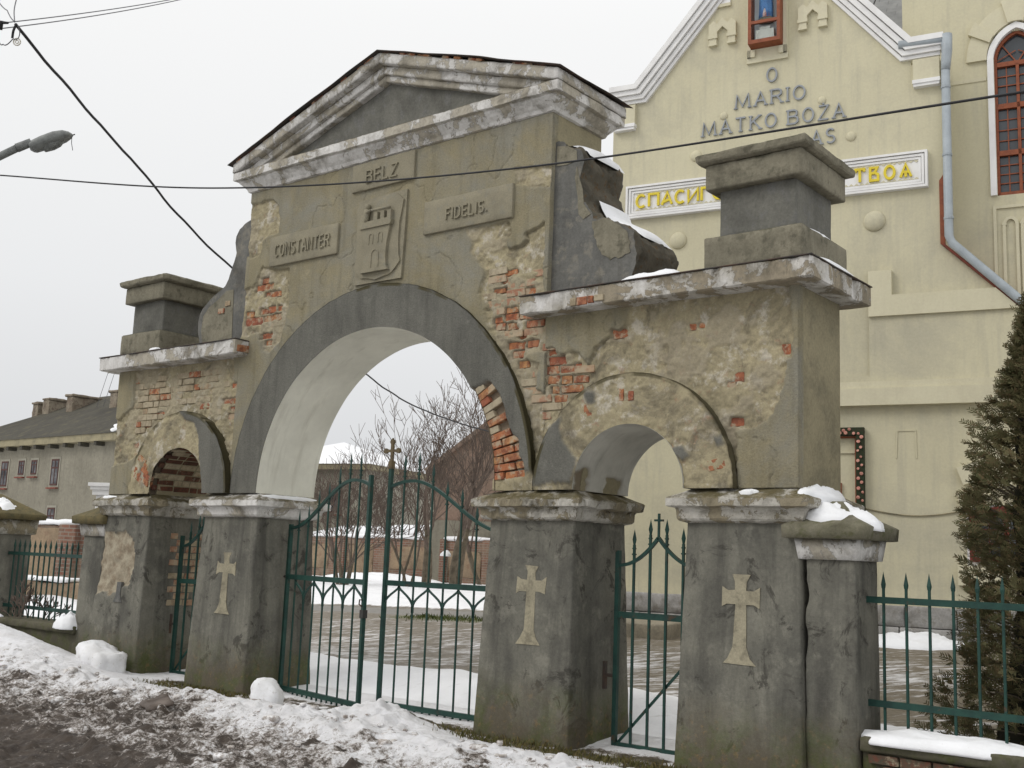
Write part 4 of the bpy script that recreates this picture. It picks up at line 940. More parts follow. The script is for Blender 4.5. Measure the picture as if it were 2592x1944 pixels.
def bank_attr(X, Y, Z):
    P, t, crest, foot = street_masks(X, Y)
    n1_ = fbm(P * 1.6, 4, 220); n2_ = fbm(P * 6.5, 4, 221); n3_ = fbm(P * 18, 3, 222)
    d = sstep(-0.85, -2.25, Y + 0.09 * np.clip(X + 2.5, 0, 9) + 0.4 * n1_)                                         # road dirt thrown on the bank
    hol = np.clip(-fbm(P * 7, 4, 211) * 1.6, 0, 1)
    snow = (0.92 - 0.56 * d - 0.12 * hol * d + 0.10 * n1_) * sstep(0.02, 0.6, t) + 0.10 * (1 - sstep(0.02, 0.6, t))
    hole = np.clip((fbm(P * 4.3 + 11, 4, 224) - 0.34) * 6, 0, 1) * sstep(-0.7, -1.4, Y); snow = np.clip(snow - 0.35 * hole, 0, 1)
    gr = foot * (0.5 + 0.8 * n2_); gr = np.clip(gr, 0, 1)
    snow = snow * (1 - np.clip(foot * (0.75 + 0.9 * n2_), 0, 1))
    sp = 0
    inn = sstep(0.1, 0.4, Y + 0.1 * n2_); gr = gr * (1 - inn)
    return np.stack([np.clip(np.clip(snow - 0.7 * sp, 0, 1) + inn, 0, 1), gr, 0 * X], -1)
m, n, b = newmat('street_snow_and_mud'); g = G(n); a_ = g.attr()
mud = g.mix(g.ramp(g.noise(5, 6, 0.7), [(0.38, 0.0), (0.62, 1.0)]), (0.036, 0.027, 0.021), (0.075, 0.057, 0.043))
mud = g.mix(g.ramp(g.noise(26, 4, 0.7), [(0.62, 0.0), (0.72, 0.4)]), mud, (0.2, 0.175, 0.155))
sn = g.mix(g.ramp(g.noise(4, 5, 0.65), [(0.38, 0.0), (0.7, 1.0)]), (0.83, 0.83, 0.85), (0.70, 0.69, 0.69))
sn = g.mix(g.ramp(g.noise(13, 6, 0.75), [(0.58, 0.0), (0.70, 0.35)]), sn, (0.55, 0.51, 0.47))
grass = g.mix(g.ramp(g.noise(20, 5, 0.7), [(0.42, 0.0), (0.6, 1.0)]), (0.058, 0.052, 0.022), (0.09, 0.072, 0.042))
br = g.math('ADD', g.math('MULTIPLY', g.math('SUBTRACT', g.noise(9, 8, 0.78), 0.5), 1.9), g.math('MULTIPLY', g.math('SUBTRACT', g.noise(38, 5, 0.75), 0.5), 1.0))
dens = g.math('ADD', a_[0], br)
mid = g.mix(g.noise(17, 5, 0.7), (0.20, 0.17, 0.145), (0.42, 0.385, 0.355))
c = g.mix(a_[1], mud, grass); c = g.mix(g.ramp(dens, [(0.26, 0.0), (0.44, 1.0)]), c, mid); c = g.mix(g.ramp(dens, [(0.42, 0.0), (0.66, 1.0)]), c, sn)
rg = g.math('ADD', 0.45, g.math('MULTIPLY', g.noise(3, 4, 0.6), 0.4)); setc(n, b, c, 0.7, 0.35); n.links.new(rg, b.inputs['Roughness'])
g.bump(b, g.noise(24, 7, 0.78), 0.9, 0.03); MAT['street'] = m
xs = np.concatenate([np.linspace(-16, -9.2, 90), np.linspace(-9.1, 5.6, 640), np.linspace(5.7, 16, 120)])
ys = np.concatenate([np.linspace(-14, -5.2, 60), np.linspace(-5.1, 0.35, 290), np.linspace(0.4, 0.9, 6)])
grid_mesh('street', xs, ys, bank_h, bank_attr, MAT['street'])

# churchyard behind the gateway
def yard_h(X, Y):
    P = np.stack([X, Y, 0 * X], -1)
    z = yard_z(X, Y) + 0.015 * fbm(P * 1.2, 3, 230)
    a = yard_zone(X, Y)
    z = z + a[..., 0] * (0.05 + 0.03 * fbm(P * 1.6, 2, 231)) + (1 - a[..., 0]) * (0.018 * fbm(P * 9, 3, 232)) + 0.20 * np.exp(-((Y - 1.9) / 0.6) ** 2) * a[..., 0] * (0.6 + 0.5 * fbm(P * .9, 2, 233))
    z = z + a[..., 1] * 0.03
    return 0.06 + (z - 0.06) * sstep(0.9, 1.5, Y)
ANG = np.array([-ray(1000, 1500)[0], ray(1000, 1500)[1]])
def yard_zone(X, Y):
    P = np.stack([X, Y, 0 * X], -1)
    w1 = 0.25 * fbm(P * 1.1, 3, 240); w2 = 0.12 * fbm(P * 4, 3, 241)
    near = 1 - sstep(-0.12, 0.12, Y - 2.45 + w1 * .7 + w2 * .5)                      # snow strip behind the gates
    slush = sstep(2.0, 2.3, Y + w1)
    # asphalt path crosses obliquely to the left of the church
    s = Y - (8.2 + 0.30 * (X + 4.5))
    path = sstep(-0.15, 0.15, s + 0.8) * (1 - sstep(-0.1, 0.1, s - 0.75)) * (X < 3)
    grass = np.clip(1 - abs(s + 1.35 + w2) / 0.55, 0, 1) * sstep(-6.0, -5.2, X - 0.6 * w1) 
    far = sstep(0.7, 0.95, s + w2 * .6)
    Q = np.stack([(X * .68 + Y * .73) * 2.2, (-X * .73 + Y * .68) * 13.0, 0 * X], -1)
    bits = np.clip(0.42 + 0.26 * fbm(P * .7, 3, 244) + 0.10 * fbm(Q, 3, 243), 0, .58) * sstep(11.5, 5.5, Y + w1)
    lft = sstep(0.0, -1.5, X + 7 + .8 * (Y - 1) + w1)
    snow = np.clip(near + far + lft + bits * (1 - path) * (1 - grass * .6), 0, 1)
    return np.stack([snow, np.clip(grass * 1.4, 0, 1) * (1 - path), path], -1)
def yard_attr(X, Y, Z): return yard_zone(X, Y)
m, n, b = newmat('churchyard_ground'); g = G(n); a_ = g.attr()
gv = g.mix(g.ramp(g.noise(7, 6, 0.7, stretch=(1, 2.5, 1)), [(0.36, 0.0), (0.64, 1.0)]), (0.125, 0.102, 0.072), (0.205, 0.178, 0.135))
asp = g.mix(g.noise(5, 5, 0.6), (0.175, 0.165, 0.15), (0.235, 0.222, 0.2))
gs = g.mix(g.ramp(g.noise(16, 5, 0.7), [(0.42, 0.0), (0.58, 1.0)]), (0.05, 0.07, 0.018), (0.13, 0.125, 0.05))
sn = g.mix(g.ramp(g.noise(2.2, 5, 0.6), [(0.38, 0.0), (0.7, 1.0)]), (0.84, 0.845, 0.865), (0.76, 0.765, 0.785))
c = g.mix(a_[2], gv, asp); c = g.mix(a_[1], c, gs); mp_ = n.nodes.new('ShaderNodeMapping'); mp_.inputs['Rotation'].default_value = (0, 0, math.radians(-47)); n.links.new(g.pos, mp_.inputs[0])
sk_ = g.noise(2.2, 8, 0.75, vec=mp_.outputs[0], stretch=(1.0, 5.5, 1.0))
dn = g.math('ADD', a_[0], g.math('MULTIPLY', g.math('SUBTRACT', sk_, 0.5), 2.0)); sl_ = g.mix(g.noise(6, 4, .6), (0.42, 0.40, 0.385), (0.60, 0.585, 0.575))
c = g.mix(g.ramp(dn, [(0.46, 0.0), (0.60, 1.0)]), c, sl_); c = g.mix(g.ramp(dn, [(0.62, 0.0), (0.8, 1.0)]), c, sn)
setc(n, b, c, 0.6, 0.35); g.bump(b, g.noise(26, 5, 0.7), 0.5, 0.015); MAT['yard'] = m
xs = np.concatenate([np.linspace(-30, -12.2, 90), np.linspace(-12.1, 9, 430), np.linspace(9.2, 24, 50)])
ys = np.concatenate([np.linspace(0.91, 12.0, 260), np.linspace(12.2, 34, 70)])
yard = grid_mesh('churchyard', xs, ys, yard_h, yard_attr, MAT['yard'])
# land beyond, out to the horizon
xs = np.array([-900, -400, -150, -80, -50, -31, -16.05, -5, 5, 16.05, 24.5, 60, 150, 400, 900.0]); ys = np.array([-900, -300, -100, -40, -14.05, -5, 0.4, 1, 2, 4, 7, 12, 34.05, 60, 120, 300, 900.0])
grid_mesh('ground', xs, ys, lambda X, Y: np.where(Y > 0.95, yard_z(X, Y) - 0.02, -0.04) - 0.14 * ((X > -30.5) & (X < 24.2) & (Y > -14.02) & (Y < 34.02)), None, MAT['snow'])

# ------------------------------------------------------------------ iron gates
def spear(mb, x, z, y=0.0, h=0.17, w=0.026):
    mb.add([(x - .012, y, z), (x, y - .012, z), (x + .012, y, z), (x, y + .012, z), (x - w, y, z + h * .33), (x, y - w * .5, z + h * .33), (x + w, y, z + h * .33), (x, y + w * .5, z + h * .33), (x, y, z + h)],
           [(0, 1, 5, 4), (1, 2, 6, 5), (2, 3, 7, 6), (3, 0, 4, 7), (4, 5, 8), (5, 6, 8), (6, 7, 8), (7, 4, 8), (3, 2, 1, 0)])
    mb.box(x - .017, x + .017, y - .017, y + .017, z - 0.10, z - 0.085); mb.box(x - .015, x + .015, y - .015, y + .015, z - 0.045, z - 0.03)
def big_leaf(name, label, loc, rz, mirror, post_cross):
    g_ = thing(name, label, 'gate', loc, rz, world=False); s = -1 if mirror else 1
    I = MAT['iron']; L = 1.76; sp_ = 0.2235
    # local x runs from the free stile (0) to the hinge stile (L)
    MB().box(*sorted((s * -0.022, s * 0.022)), -0.022, 0.022, -0.03, 2.76 if post_cross else 2.60).build('stile', I, g_)
    MB().box(*sorted((s * (L - 0.022), s * (L + 0.022))), -0.022, 0.022, -0.06, 2.04).build('stile', I, g_)
    def arc(x): 
        t = np.clip((x - 0.36) / (L - 0.40), 0, 1); zz = 2.555 - 0.56 * (t * t * (3 - 2 * t)) 
        return float(zz - 0.07 * max(0, (0.36 - x) / 0.36) ** 2 * 1.0)
    MB().rail([(s * x, 0, arc(x)) for x in (np.linspace(0.0, L, 26))], 0.036, 0.034).build('top_rail', I, g_)
    MB().box(*sorted((0, s * L)), -0.018, 0.018, 1.365, 1.425).build('middle_rail', I, g_)
    MB().box(*sorted((0, s * L)), -0.02, 0.02, 0.03, 0.085).build('bottom_rail', I, g_)
    MB().box(*sorted((0, s * L)), -0.016, 0.016, -0.115, -0.085).build('bottom_rail', I, g_)
    tops = [2.70, 2.72, 2.58, 2.38, 2.30, 2.11, 2.06]
    for i in range(7):
        x = (i + 1) * sp_
        if x > L - .1: break
        zt_ = tops[i]; mb = MB().box(s * x - .0085, s * x + .0085, -.0085, .0085, -0.10, zt_); spear(mb, s * x, zt_); mb.build('bar', I, g_)
    for i in range(15):
        x = 0.11 + i * sp_ / 2
        if i % 2 == 1: continue
        if x < L: MB().box(s * x - .009, s * x + .009, -.009, .009, -0.10, 0.05).build('short_bar', I, g_)
    for i in range(0, 8, 2):       # ogee tracery under the middle rail
        xc = i * sp_ + sp_; 
        for sg in (-1, 1):
            pts = []
            for t in np.linspace(0, 1, 12):
                e_ = 0.5 - 0.5 * math.cos(math.pi * t) ; pts.append((s * (xc + sg * sp_ * e_ * 0.985), 0, 1.36 - 0.03 * t - 0.19 * t ** 1.25 * (0.75 + 0.25 * t)))
            pts.append((s * (xc + sg * sp_ * .985), 0, 1.08))
            if abs(pts[-1][0]) < L + .02: MB().rail(pts, 0.022, 0.018).build('tracery', I, g_)
    if post_cross:
        mb = MB(); z0 = 2.76
        mb.box(-0.02, 0.02, -0.012, 0.012, z0 - .02, z0 + 0.27)
        mb.box(-0.115, 0.115, -0.013, 0.013, z0 + 0.135, z0 + 0.165)
        for cx_, cz_ in ((-0.1, z0 + .15), (0.1, z0 + .15), (0, z0 + 0.255)):
            mb.prism([(cx_ + .032 * math.cos(t), cz_ + .032 * math.sin(t)) for t in np.linspace(0, 2 * math.pi, 9)[:-1]], -.014, .014)
        mb.prism([(-.03, z0 + .25), (.03, z0 + .25), (0, z0 + .3)], -.0125, .0125)
        mb.prism([(-.03, z0 - .06), (.03, z0 - .06), (.022, z0 + .03), (-.022, z0 + .03)], -.03, .03)
        mb.build('cross_finial', MAT['gilt'], g_)
    else:
        mb = MB().box(-.035, .035, -.03, .03, 1.0, 1.09); mb.tube([(0, -.03, 1.13), (-.045, -.035, 1.15), (-.04, -.035, 1.2), (0.0, -.03, 1.2)], .009, 6); mb.build('padlock', MAT['roofmetal'], g_)
    for z in (1.395, 0.06):
        MB().tube([(s * (L - .01), 0, z), (s * (L + .1), 0, z)], 0.018, 6).build('hinge', MAT['roofmetal'], g_)
    return g_
big_leaf('iron_gate_leaf', 'green iron gate leaf with a cross finial, right half of the main gate', (-0.03, 0.43, 0.0), 0, False, True)
lf_ang = math.asin(0.333 / 1.72)
big_leaf('iron_gate_leaf', 'green iron gate leaf swung ajar, hinged on the left inner pillar', (-1.752 + 1.76 * math.cos(lf_ang), 0.45 - 1.76 * math.sin(lf_ang), 0.0), math.pi * 0 - lf_ang, True, False)

def wicket(label, loc, s, rz=0.0):
    g_ = thing('iron_wicket', label, 'gate', loc, rz, world=False); I = MAT['iron']; L = 0.90
    MB().box(*sorted((s * -.022, s * .022)), -.022, .022, -0.14, 1.84).build('stile', I, g_)
    MB().box(*sorted((s * (L - .02), s * (L + .02))), -.02, .02, -0.14, 1.84).build('stile', I, g_)
    for z0, z1 in ((1.20, 1.26), (-0.02, 0.045), (-0.16, -0.12)): MB().box(*sorted((0, s * L)), -.016, .016, z0, z1).build('rail', I, g_)
    for sg in (-1, 1):
        pts = []
        for t in np.linspace(0, 1, 14):
            zz = 1.70 + 0.27 * (t ** 2.0) * (1.0) + (0 if t > .12 else 0); pts.append((s * (L / 2 + sg * L / 2 * (1 - t) * .97), 0, zz))
        MB().rail(pts, 0.034, 0.03).build('top_rail', I, g_)
    for i, zt_ in enumerate((1.90, 2.0, 2.0, 1.92)):
        x = L * (i + 1) / 5; mb = MB().box(s * x - .011, s * x + .011, -.011, .011, -0.14, zt_); spear(mb, s * x, zt_, 0, .15, .024); mb.build('bar', I, g_)
    for i in range(5):
        x = L * (i + .5) / 5; MB().box(s * x - .009, s * x + .009, -.009, .009, -0.14, 0.0).build('short_bar', I, g_)
    mb = MB().box(s * L / 2 - .011, s * L / 2 + .011, -.008, .008, 1.96, 2.20); mb.box(s * L / 2 - .05, s * L / 2 + .05, -.009, .009, 2.125, 2.145); mb.build('cross_finial', I, g_)
    MB().bar((s * .02, 0.02, 0.03), (s * L, 0.02, 0.98 if s > 0 else .98), .026, .012, (0, 1, 0)).build('brace', I, g_)
    mb = MB().box(s * -.14, s * -.11, -.02, .02, .52, .78) if s > 0 else MB().box(.0, .03, -.02, .02, 1.2, 1.26)
    mb.bar((s * -.12, 0, .65), (0, 0, .65), .03, .03); mb.build('latch', MAT['roofmetal'], g_)
    return g_
wicket('narrow green iron wicket with a small cross, in the right side arch', (3.145, 0.42, 0.0), 1)
wicket('narrow green iron wicket seen edge-on between the two left pillars', (-3.985, 0.44, 0.02), 1)

# ------------------------------------------------------------------ fence posts, plinths and railings
def fence_post(label, x0, x1, y0, y1, zb, mat_cap, seed):
    p = thing('fence_post', label, 'fence post', ((x0 + x1) / 2, (y0 + y1) / 2, 0))
    def mp(V):
        t = np.clip((1.82 - V[:, 2]) / 1.82, 0, 1.2); V = V.copy(); cx_ = (x0 + x1) / 2; cy = (y0 + y1) / 2
        V[:, 0] += (V[:, 0] - cx_) * 0.07 * t; V[:, 1] += (V[:, 1] - cy) * 0.12 * t
        if x0 > 0: V[:, 0] += np.where(V[:, 0] < x0 + .05, .03 + .03 * fbm(np.stack([0 * t, 0 * t, V[:, 2] * 6], -1), 4, 3), 0)
        return V
    V, F = rbox(x0, x1, y0, y1, -0.3, 1.83, res=0.06, r=0.014, amp=0.006, freq=4, chip=0.012, seed=seed, mapf=mp)
    obj('shaft', mesh_np('shaft', V, F, True, np.zeros((len(V), 3))), MAT['pillarskin'], p)
    V, F = sweep_rect(x0, x1, y0, y1, [(0.0, 1.81), (0.035, 1.815), (0.06, 1.98)], res=0.05, amp=0.004, seed=seed); obj('neck_band', mesh_np('neck_band', V, F), MAT['white'], p)
    cx_ = (x1 - x0) / 2
    V, F = sweep_rect(x0, x1, y0, y1, [(0.1, 1.978), (0.135, 1.985), (0.14, 2.085), (0.12, 2.10), (-0.05, 2.19), (-cx_ * .8, 2.30)], res=0.05, amp=0.008, chip=0.012, seed=seed + 1); obj('cap', mesh_np('cap', V, F), MAT[mat_cap], p)
    return p
fence_post('grey fence post with a snow topped cap beside the right outer pillar', 5.235, 5.675, 0.02, 0.49, -.3, 'mossy', 301)
fence_post('fence post with a mossy cap squeezed against the far left pillar', -5.83, -5.29, 0.06, 0.50, -.3, 'goldmoss', 303)
def wide_post():
    x0, x1, y0, y1 = -9.3, -8.39, -0.2, 0.64
    p = thing('fence_post', 'broad dark fence post with a golden mossy pyramid cap at the left edge', 'fence post', (-8.85, .2, 0))
    V, F = rbox(x0, x1, y0, y1, -.2, 1.83, res=.08, r=.015, amp=.006, freq=4, chip=.01, seed=310); obj('shaft', mesh_np('shaft', V, F, True, np.zeros((len(V), 3))), MAT['pillarskin'], p)
    V, F = sweep_rect(x0, x1, y0, y1, [(0.0, 1.80), (0.05, 1.81), (0.07, 2.04)], res=.06, amp=.005, seed=311); obj('neck_band', mesh_np('neck_band', V, F), MAT['ledge'], p)
    V, F = sweep_rect(x0, x1, y0, y1, [(0.08, 2.038), (0.15, 2.045), (0.155, 2.12), (0.13, 2.14), (-0.38, 2.44)], res=.05, amp=.015, chip=.012, seed=312); obj('cap', mesh_np('cap', V, F), MAT['goldmoss'], p)
wide_post()
def railing(label, x0, x1, y, zb, n_, brackets):
    p = thing('iron_railing', label, 'railing', ((x0 + x1) / 2, y, zb)); I = MAT['iron']
    for z in (1.505, 0.69): MB().box(x0, x1, y - .018, y + .018, z - .026, z + .026).build('rail', I, p)
    for i in range(n_):
        x = x0 + brackets[0] + i * brackets[1]
        if x > x1 - .03: break
        mb = MB().box(x - .0095, x + .0095, y - .0095, y + .0095, zb, 1.60); mb.add([(x - .0115, y - .0115, 1.60), (x + .0115, y - .0115, 1.60), (x + .0115, y + .0115, 1.60), (x - .0115, y + .0115, 1.60), (x - .015, y - .015, 1.63), (x + .015, y - .015, 1.63), (x + .015, y + .015, 1.63), (x - .015, y + .015, 1.63), (x, y, 1.735)],
               [(0, 1, 5, 4), (1, 2, 6, 5), (2, 3, 7, 6), (3, 0, 4, 7), (4, 5, 8), (5, 6, 8), (6, 7, 8), (7, 4, 8)]); mb.build('bar', I, p)
railing('green iron railing with spiked bars, right of the gateway in front of the evergreen', 5.64, 9.4, 0.25, 0.40, 22, (0.175, 0.183))
railing('green iron railing between two posts, left of the gateway', -8.40, -5.80, 0.30, 0.45, 17, (0.17, 0.155))
def plinth(label, x0, x1, y0, y1, zt_, brickrow):
    p = thing('fence_plinth', label, 'low wall', ((x0 + x1) / 2, (y0 + y1) / 2, 0))
    V, F = rbox(x0, x1, y0, y1, zt_ - 0.11, zt_, res=.05, r=.02, amp=.012, freq=5, chip=.02, seed=320); obj('coping', mesh_np('coping', V, F), MAT['plinthwall'], p)
    V, F = rbox(x0, x1, y0 + .06, y1 - .05, -.3, zt_ - 0.10, res=.08, r=.012, amp=.01, freq=5, seed=321); w = obj('wall', mesh_np('wall', V, F), MAT['plinthwall'], p)
    if brickrow:
        for r_ in range(3):
            x = x0 + .05 + (r_ % 2) * .12
            while x < x1 - .3:
                L = .25; brick(w, (x + L / 2, y0 + .055, zt_ - .16 - r_ * .085), (L - .015, .06, .07), mat='mossbrick')
                x += L
plinth('mossy low wall under the right railing with a course of stones showing', 5.70, 9.6, 0.0, 0.5, 0.45, True)
plinth('mossy low wall under the left railing', -12.0, -5.75, -0.02, 0.55, 0.53, False)
railing('green iron railing running on past the broad left post', -12.0, -9.32, 0.30, 0.45, 28, (0.06, 0.155))

# ------------------------------------------------------------------ snow lying about
def snow_patch(label, c, a, b_, h, rot=0.0, tilt=(0, 0), seed=0, drop=0.02, n_=22, block=False):
    V = []; F = []; m_ = 26
    for i in range(n_ + 1):
        r_ = i / n_
        for k in range(m_):
            t = 2 * math.pi * k / m_; ca, sa = math.cos(t), math.sin(t)
            if block:
                q = (abs(ca) ** 5 + abs(sa) ** 5) ** (-1 / 5); x, y = ca * q * r_, sa * q * r_
            else: x, y = ca * r_, sa * r_
            V.append((x, y, r_))
    V = np.array(V); ang = np.arctan2(V[:, 1], V[:, 0])
    w = 1 + 0.42 * fbm(np.stack([np.cos(ang) * 2.2 + seed, np.sin(ang) * 2.2, 0 * ang], -1), 4, seed)
    X = V[:, 0] * a * w; Y = V[:, 1] * b_ * w; rr = V[:, 2]
    hh = h * (np.clip(1 - rr ** (7 if block else 2.4), 0, 1) ** (0.75)) * (1 + 0.5 * fbm(np.stack([X * 3 / max(a, .2), Y * 3 / max(b_, .2), 0 * X + seed], -1), 4, seed + 1) + .12 * fbm(np.stack([X * 30, Y * 30, 0 * X + seed], -1), 2, seed + 4)) - drop * (rr > .985)
    if block: hh = hh + 0.0
    cr, sr_ = math.cos(rot), math.sin(rot)
    P = np.stack([c[0] + X * cr - Y * sr_, c[1] + X * sr_ + Y * cr, c[2] + hh + tilt[0] * (X * cr - Y * sr_) + tilt[1] * (X * sr_ + Y * cr)], -1)
    for i in range(n_):
        for k in range(m_):
            k2 = (k + 1) % m_; F.append((i * m_ + k, (i + 1) * m_ + k, (i + 1) * m_ + k2, i * m_ + k2))
    bt = len(P); P = np.concatenate([P, P[-m_:] * 1.0]); P[-m_:, 2] -= 0.02
    for k in range(m_): k2 = (k + 1) % m_; F.append((n_ * m_ + k, bt + k, bt + k2, n_ * m_ + k2))
    F.append(tuple(bt + k for k in range(m_))[::-1])
    o = obj('snow_patch', mesh_np('snow_patch', P, F), MAT['snow']); tag(o, label, 'snow', 'patches of leftover snow'); return o
snow_patch('rounded snow cap on the post beside the right outer pillar', (5.52, 0.2, 2.13), .33, .27, .13, .1, (-.12, 0), 1)
snow_patch('snow slab on the impost at the right end of the gateway', (5.27, 0.35, 2.335), .13, .42, .09, 0, (-.2, 0), 2)
snow_patch('sliver of snow on the right outer impost beside the small arch', (4.75, -0.04, 2.365), .09, .05, .025, 0, (0, 0), 3)
snow_patch('snow along the right plinth at the foot of the railing', (6.35, 0.2, 0.445), .78, .24, .07, 0, (0.0, 0), 4)
snow_patch('thin snow on the right plinth near the picture edge', (7.6, 0.18, 0.45), .4, .16, .04, 0, (0, 0), 5)
snow_patch('snow on the mossy cap of the broad left post', (-8.5, 0.25, 2.2), .2, .22, .12, 0, (-.5, -.2), 6)
snow_patch('lump of snow on the left plinth beside the narrow post', (-5.98, 0.05, .52), .22, .2, .16, 0, (0, 0), 7)
snow_patch('snow on the left plinth at the foot of the broad post', (-8.2, -0.0, .53), .3, .14, .05, 0, (0, 0), 8)
def snow_block(label, c, size, r_, rot, seed):
    V, F = rbox(-size[0] / 2, size[0] / 2, -size[1] / 2, size[1] / 2, -.1, size[2], res=.03, r=r_, amp=.07, freq=4.0, seed=seed); V = V + 0.035 * fbm(V * 9 + 3, 3, seed + 2)[:, None] * np.array([1, 1, .6])
    V[:, 2] -= .12 * (V[:, 0] / size[0]) * (V[:, 2] > .05)
    cr, sr_ = math.cos(rot), math.sin(rot); V = np.stack([c[0] + V[:, 0] * cr - V[:, 1] * sr_, c[1] + V[:, 0] * sr_ + V[:, 1] * cr, c[2] + V[:, 2]], -1)
    tag(obj('snow_block', mesh_np('snow_block', V, F), MAT['dirtysnow']), label, 'snow', 'patches of leftover snow')
m, n, b = newmat('block_snow'); g = G(n)
c = g.mix(g.ramp(g.noise(4, 6, .7), [(.4, 0.0), (.65, 1.0)]), (.84, .845, .86), (.72, .715, .71)); c = g.mix(g.ramp(g.noise(18, 6, .75), [(.58, 0.0), (.68, .55)]), c, (.4, .355, .31)); setc(n, b, c, .75); g.bump(b, g.noise(30, 6, .75), .8, .02); MAT['dirtysnow'] = m
snow_block('squared block of snow against the far left pillar', (-4.35, -0.4, 0.02), (.8, .45, .36), .1, -.1, 9)
snow_block('round lump of snow before the main gate, beside the left inner pillar', (-0.4, -0.85, 0.04), (.33, .3, .27), .08, .5, 10)
snow_patch('snow line on the roof sheet of the right side cornice by the scroll', (3.75, 0.05, ZC2 + .03), .42, .2, .07, 0, (0, 0), 11)
snow_patch('snow strip on the roof sheet of the right side cornice beyond the pedestal', (5.31, 0.5, ZC2 + .03), .06, .55, .05, 0, (0, 0), 12)
snow_patch('thin snow on the pedestal base of the right side wall', (5.19, 0.5, 4.695), .04, .36, .04, 0, (0, 0), 13)
snow_patch('fleck of snow on the left side cornice', (-4.2, -0.12, ZC2 + .03), .12, .05, .025, 0, (0, 0), 14)
snow_patch('sliver of snow on the far left impost', (-5.1, -0.02, 2.355), .2, .06, .03, 0, (0, 0), 15)
snow_patch('bright snow line on the impost of the left inner pillar', (-1.83, 0.45, 2.365), .07, .42, .03, 0, (0, 0), 16)
def scroll_snow(label, pts, y0, y1, th):
    pts = np.array(pts); n_ = len(pts); V = []; F = []; ys = np.linspace(y0, y1, 10)
    # resample
    u_ = np.linspace(0, n_ - 1, 40); px_ = np.interp(u_, range(n_), pts[:, 0]); pz_ = np.interp(u_, range(n_), pts[:, 1])
    for i in range(40):
        for j, y in enumerate(ys):
            tt = math.sin(math.pi * i / 39) ** .5 * (math.sin(math.pi * (j + .0) / 9) ** .4 if 0 < j < 9 else 0)
            nse = 1 + .5 * float(fbm(np.array([[px_[i] * 4, y * 4, pz_[i] * 4]]), 2, 5)[0]); V.append((px_[i] + .35 * th * tt, y + .02 * nse, pz_[i] + th * tt * nse + .005))
    for i in range(39):
        for j in range(9): F.append((i * 10 + j, (i + 1) * 10 + j, (i + 1) * 10 + j + 1, i * 10 + j + 1))
    o = obj('snow_patch', mesh_np('snow_patch', V, F), MAT['snow']); tag(o, label, 'snow', 'patches of leftover snow')
scroll_snow('snow on top of the right scroll', [(2.48, 6.03), (2.58, 6.02), (2.68, 5.975), (2.77, 5.925), (2.81, 5.87)], .2, .86, .05)
scroll_snow('snow on the hollow of the right scroll', [(2.87, 5.40), (2.91, 5.30), (2.97, 5.20), (3.07, 5.125), (3.2, 5.07), (3.33, 5.0), (3.42, 4.93)], .3, .86, .055)
# slab of brown ice lying on the bank
V, F = rbox(-0.24, 0.24, -0.12, 0.12, -0.02, 0.02, res=.03, r=.025, amp=.05, freq=4, seed=340); V[:, 2] += .10 - .35 * (V[:, 0] * .4) ** 2 * 4 + .25 * V[:, 1]
V = np.stack([V[:, 0] * .92 + V[:, 1] * .38 - 0.75, -V[:, 0] * .38 + V[:, 1] * .92 - 1.98, V[:, 2] + .06], -1)
o = obj('ice_slab', mesh_np('ice_slab', V, F), plain('dirty_ice', (.06, .044, .034), (.16, .13, .11), 7, .6, .4, .6, 30)); tag(o, 'tilted slab of brown ice lying on the snow bank', 'ice')
# clods and small lumps of snow on the bank
LV = [rbox(-.5, .5, -.5, .5, -.5, .5, res=.3, r=.3, amp=.30, freq=2.1, seed=350 + k) for k in range(5)]
_bx = np.linspace(-9, 6.5, 320); _by = np.linspace(-5, .8, 150); _bh = bank_h(*np.meshgrid(_bx, _by, indexing='ij'))
bz = lambda x, y: float(_bh[min(319, max(0, int((x + 9) / 15.5 * 319))), min(149, max(0, int((y + 5) / 5.8 * 149)))])
rl = random.Random(5); mb = MB()
for k in range(300):
    x = rl.uniform(-6.5, 4.8); y = -1.0 - abs(rl.gauss(0, .85))
    if y < -3.1: continue
    s_ = rl.uniform(.025, .06) if rl.random() < .93 else rl.uniform(.08, .14); V, F = LV[rl.randrange(5)]; a = rl.uniform(0, 6.28); sc = np.array([s_ * rl.uniform(.8, 1.5), s_, s_ * rl.uniform(.45, .8)])
    Q = V * sc; Q = np.stack([Q[:, 0] * math.cos(a) - Q[:, 1] * math.sin(a) + x, Q[:, 0] * math.sin(a) + Q[:, 1] * math.cos(a) + y, Q[:, 2] + bz(x, y) + s_ * .05], -1); mb.add(Q, F.tolist())
m, n, b = newmat('dirty_snow_clods'); g = G(n)
c = g.mix(g.ramp(g.noise(2.5, 5, .7), [(.4, 0.0), (.6, 1.0)]), (.80, .80, .81), (.6, .57, .54)); c = g.mix(g.ramp(g.noise(14, 6, .75), [(.44, 0.0), (.58, .85)]), c, (.22, .18, .15)); setc(n, b, c, .75); g.bump(b, g.noise(40, 4, .7), .6, .012)
o = mb.build('snow_clods', m, None, True); tag(o, 'crumbled clods of dirty snow strewn over the roadside bank', None, None, 'stuff')
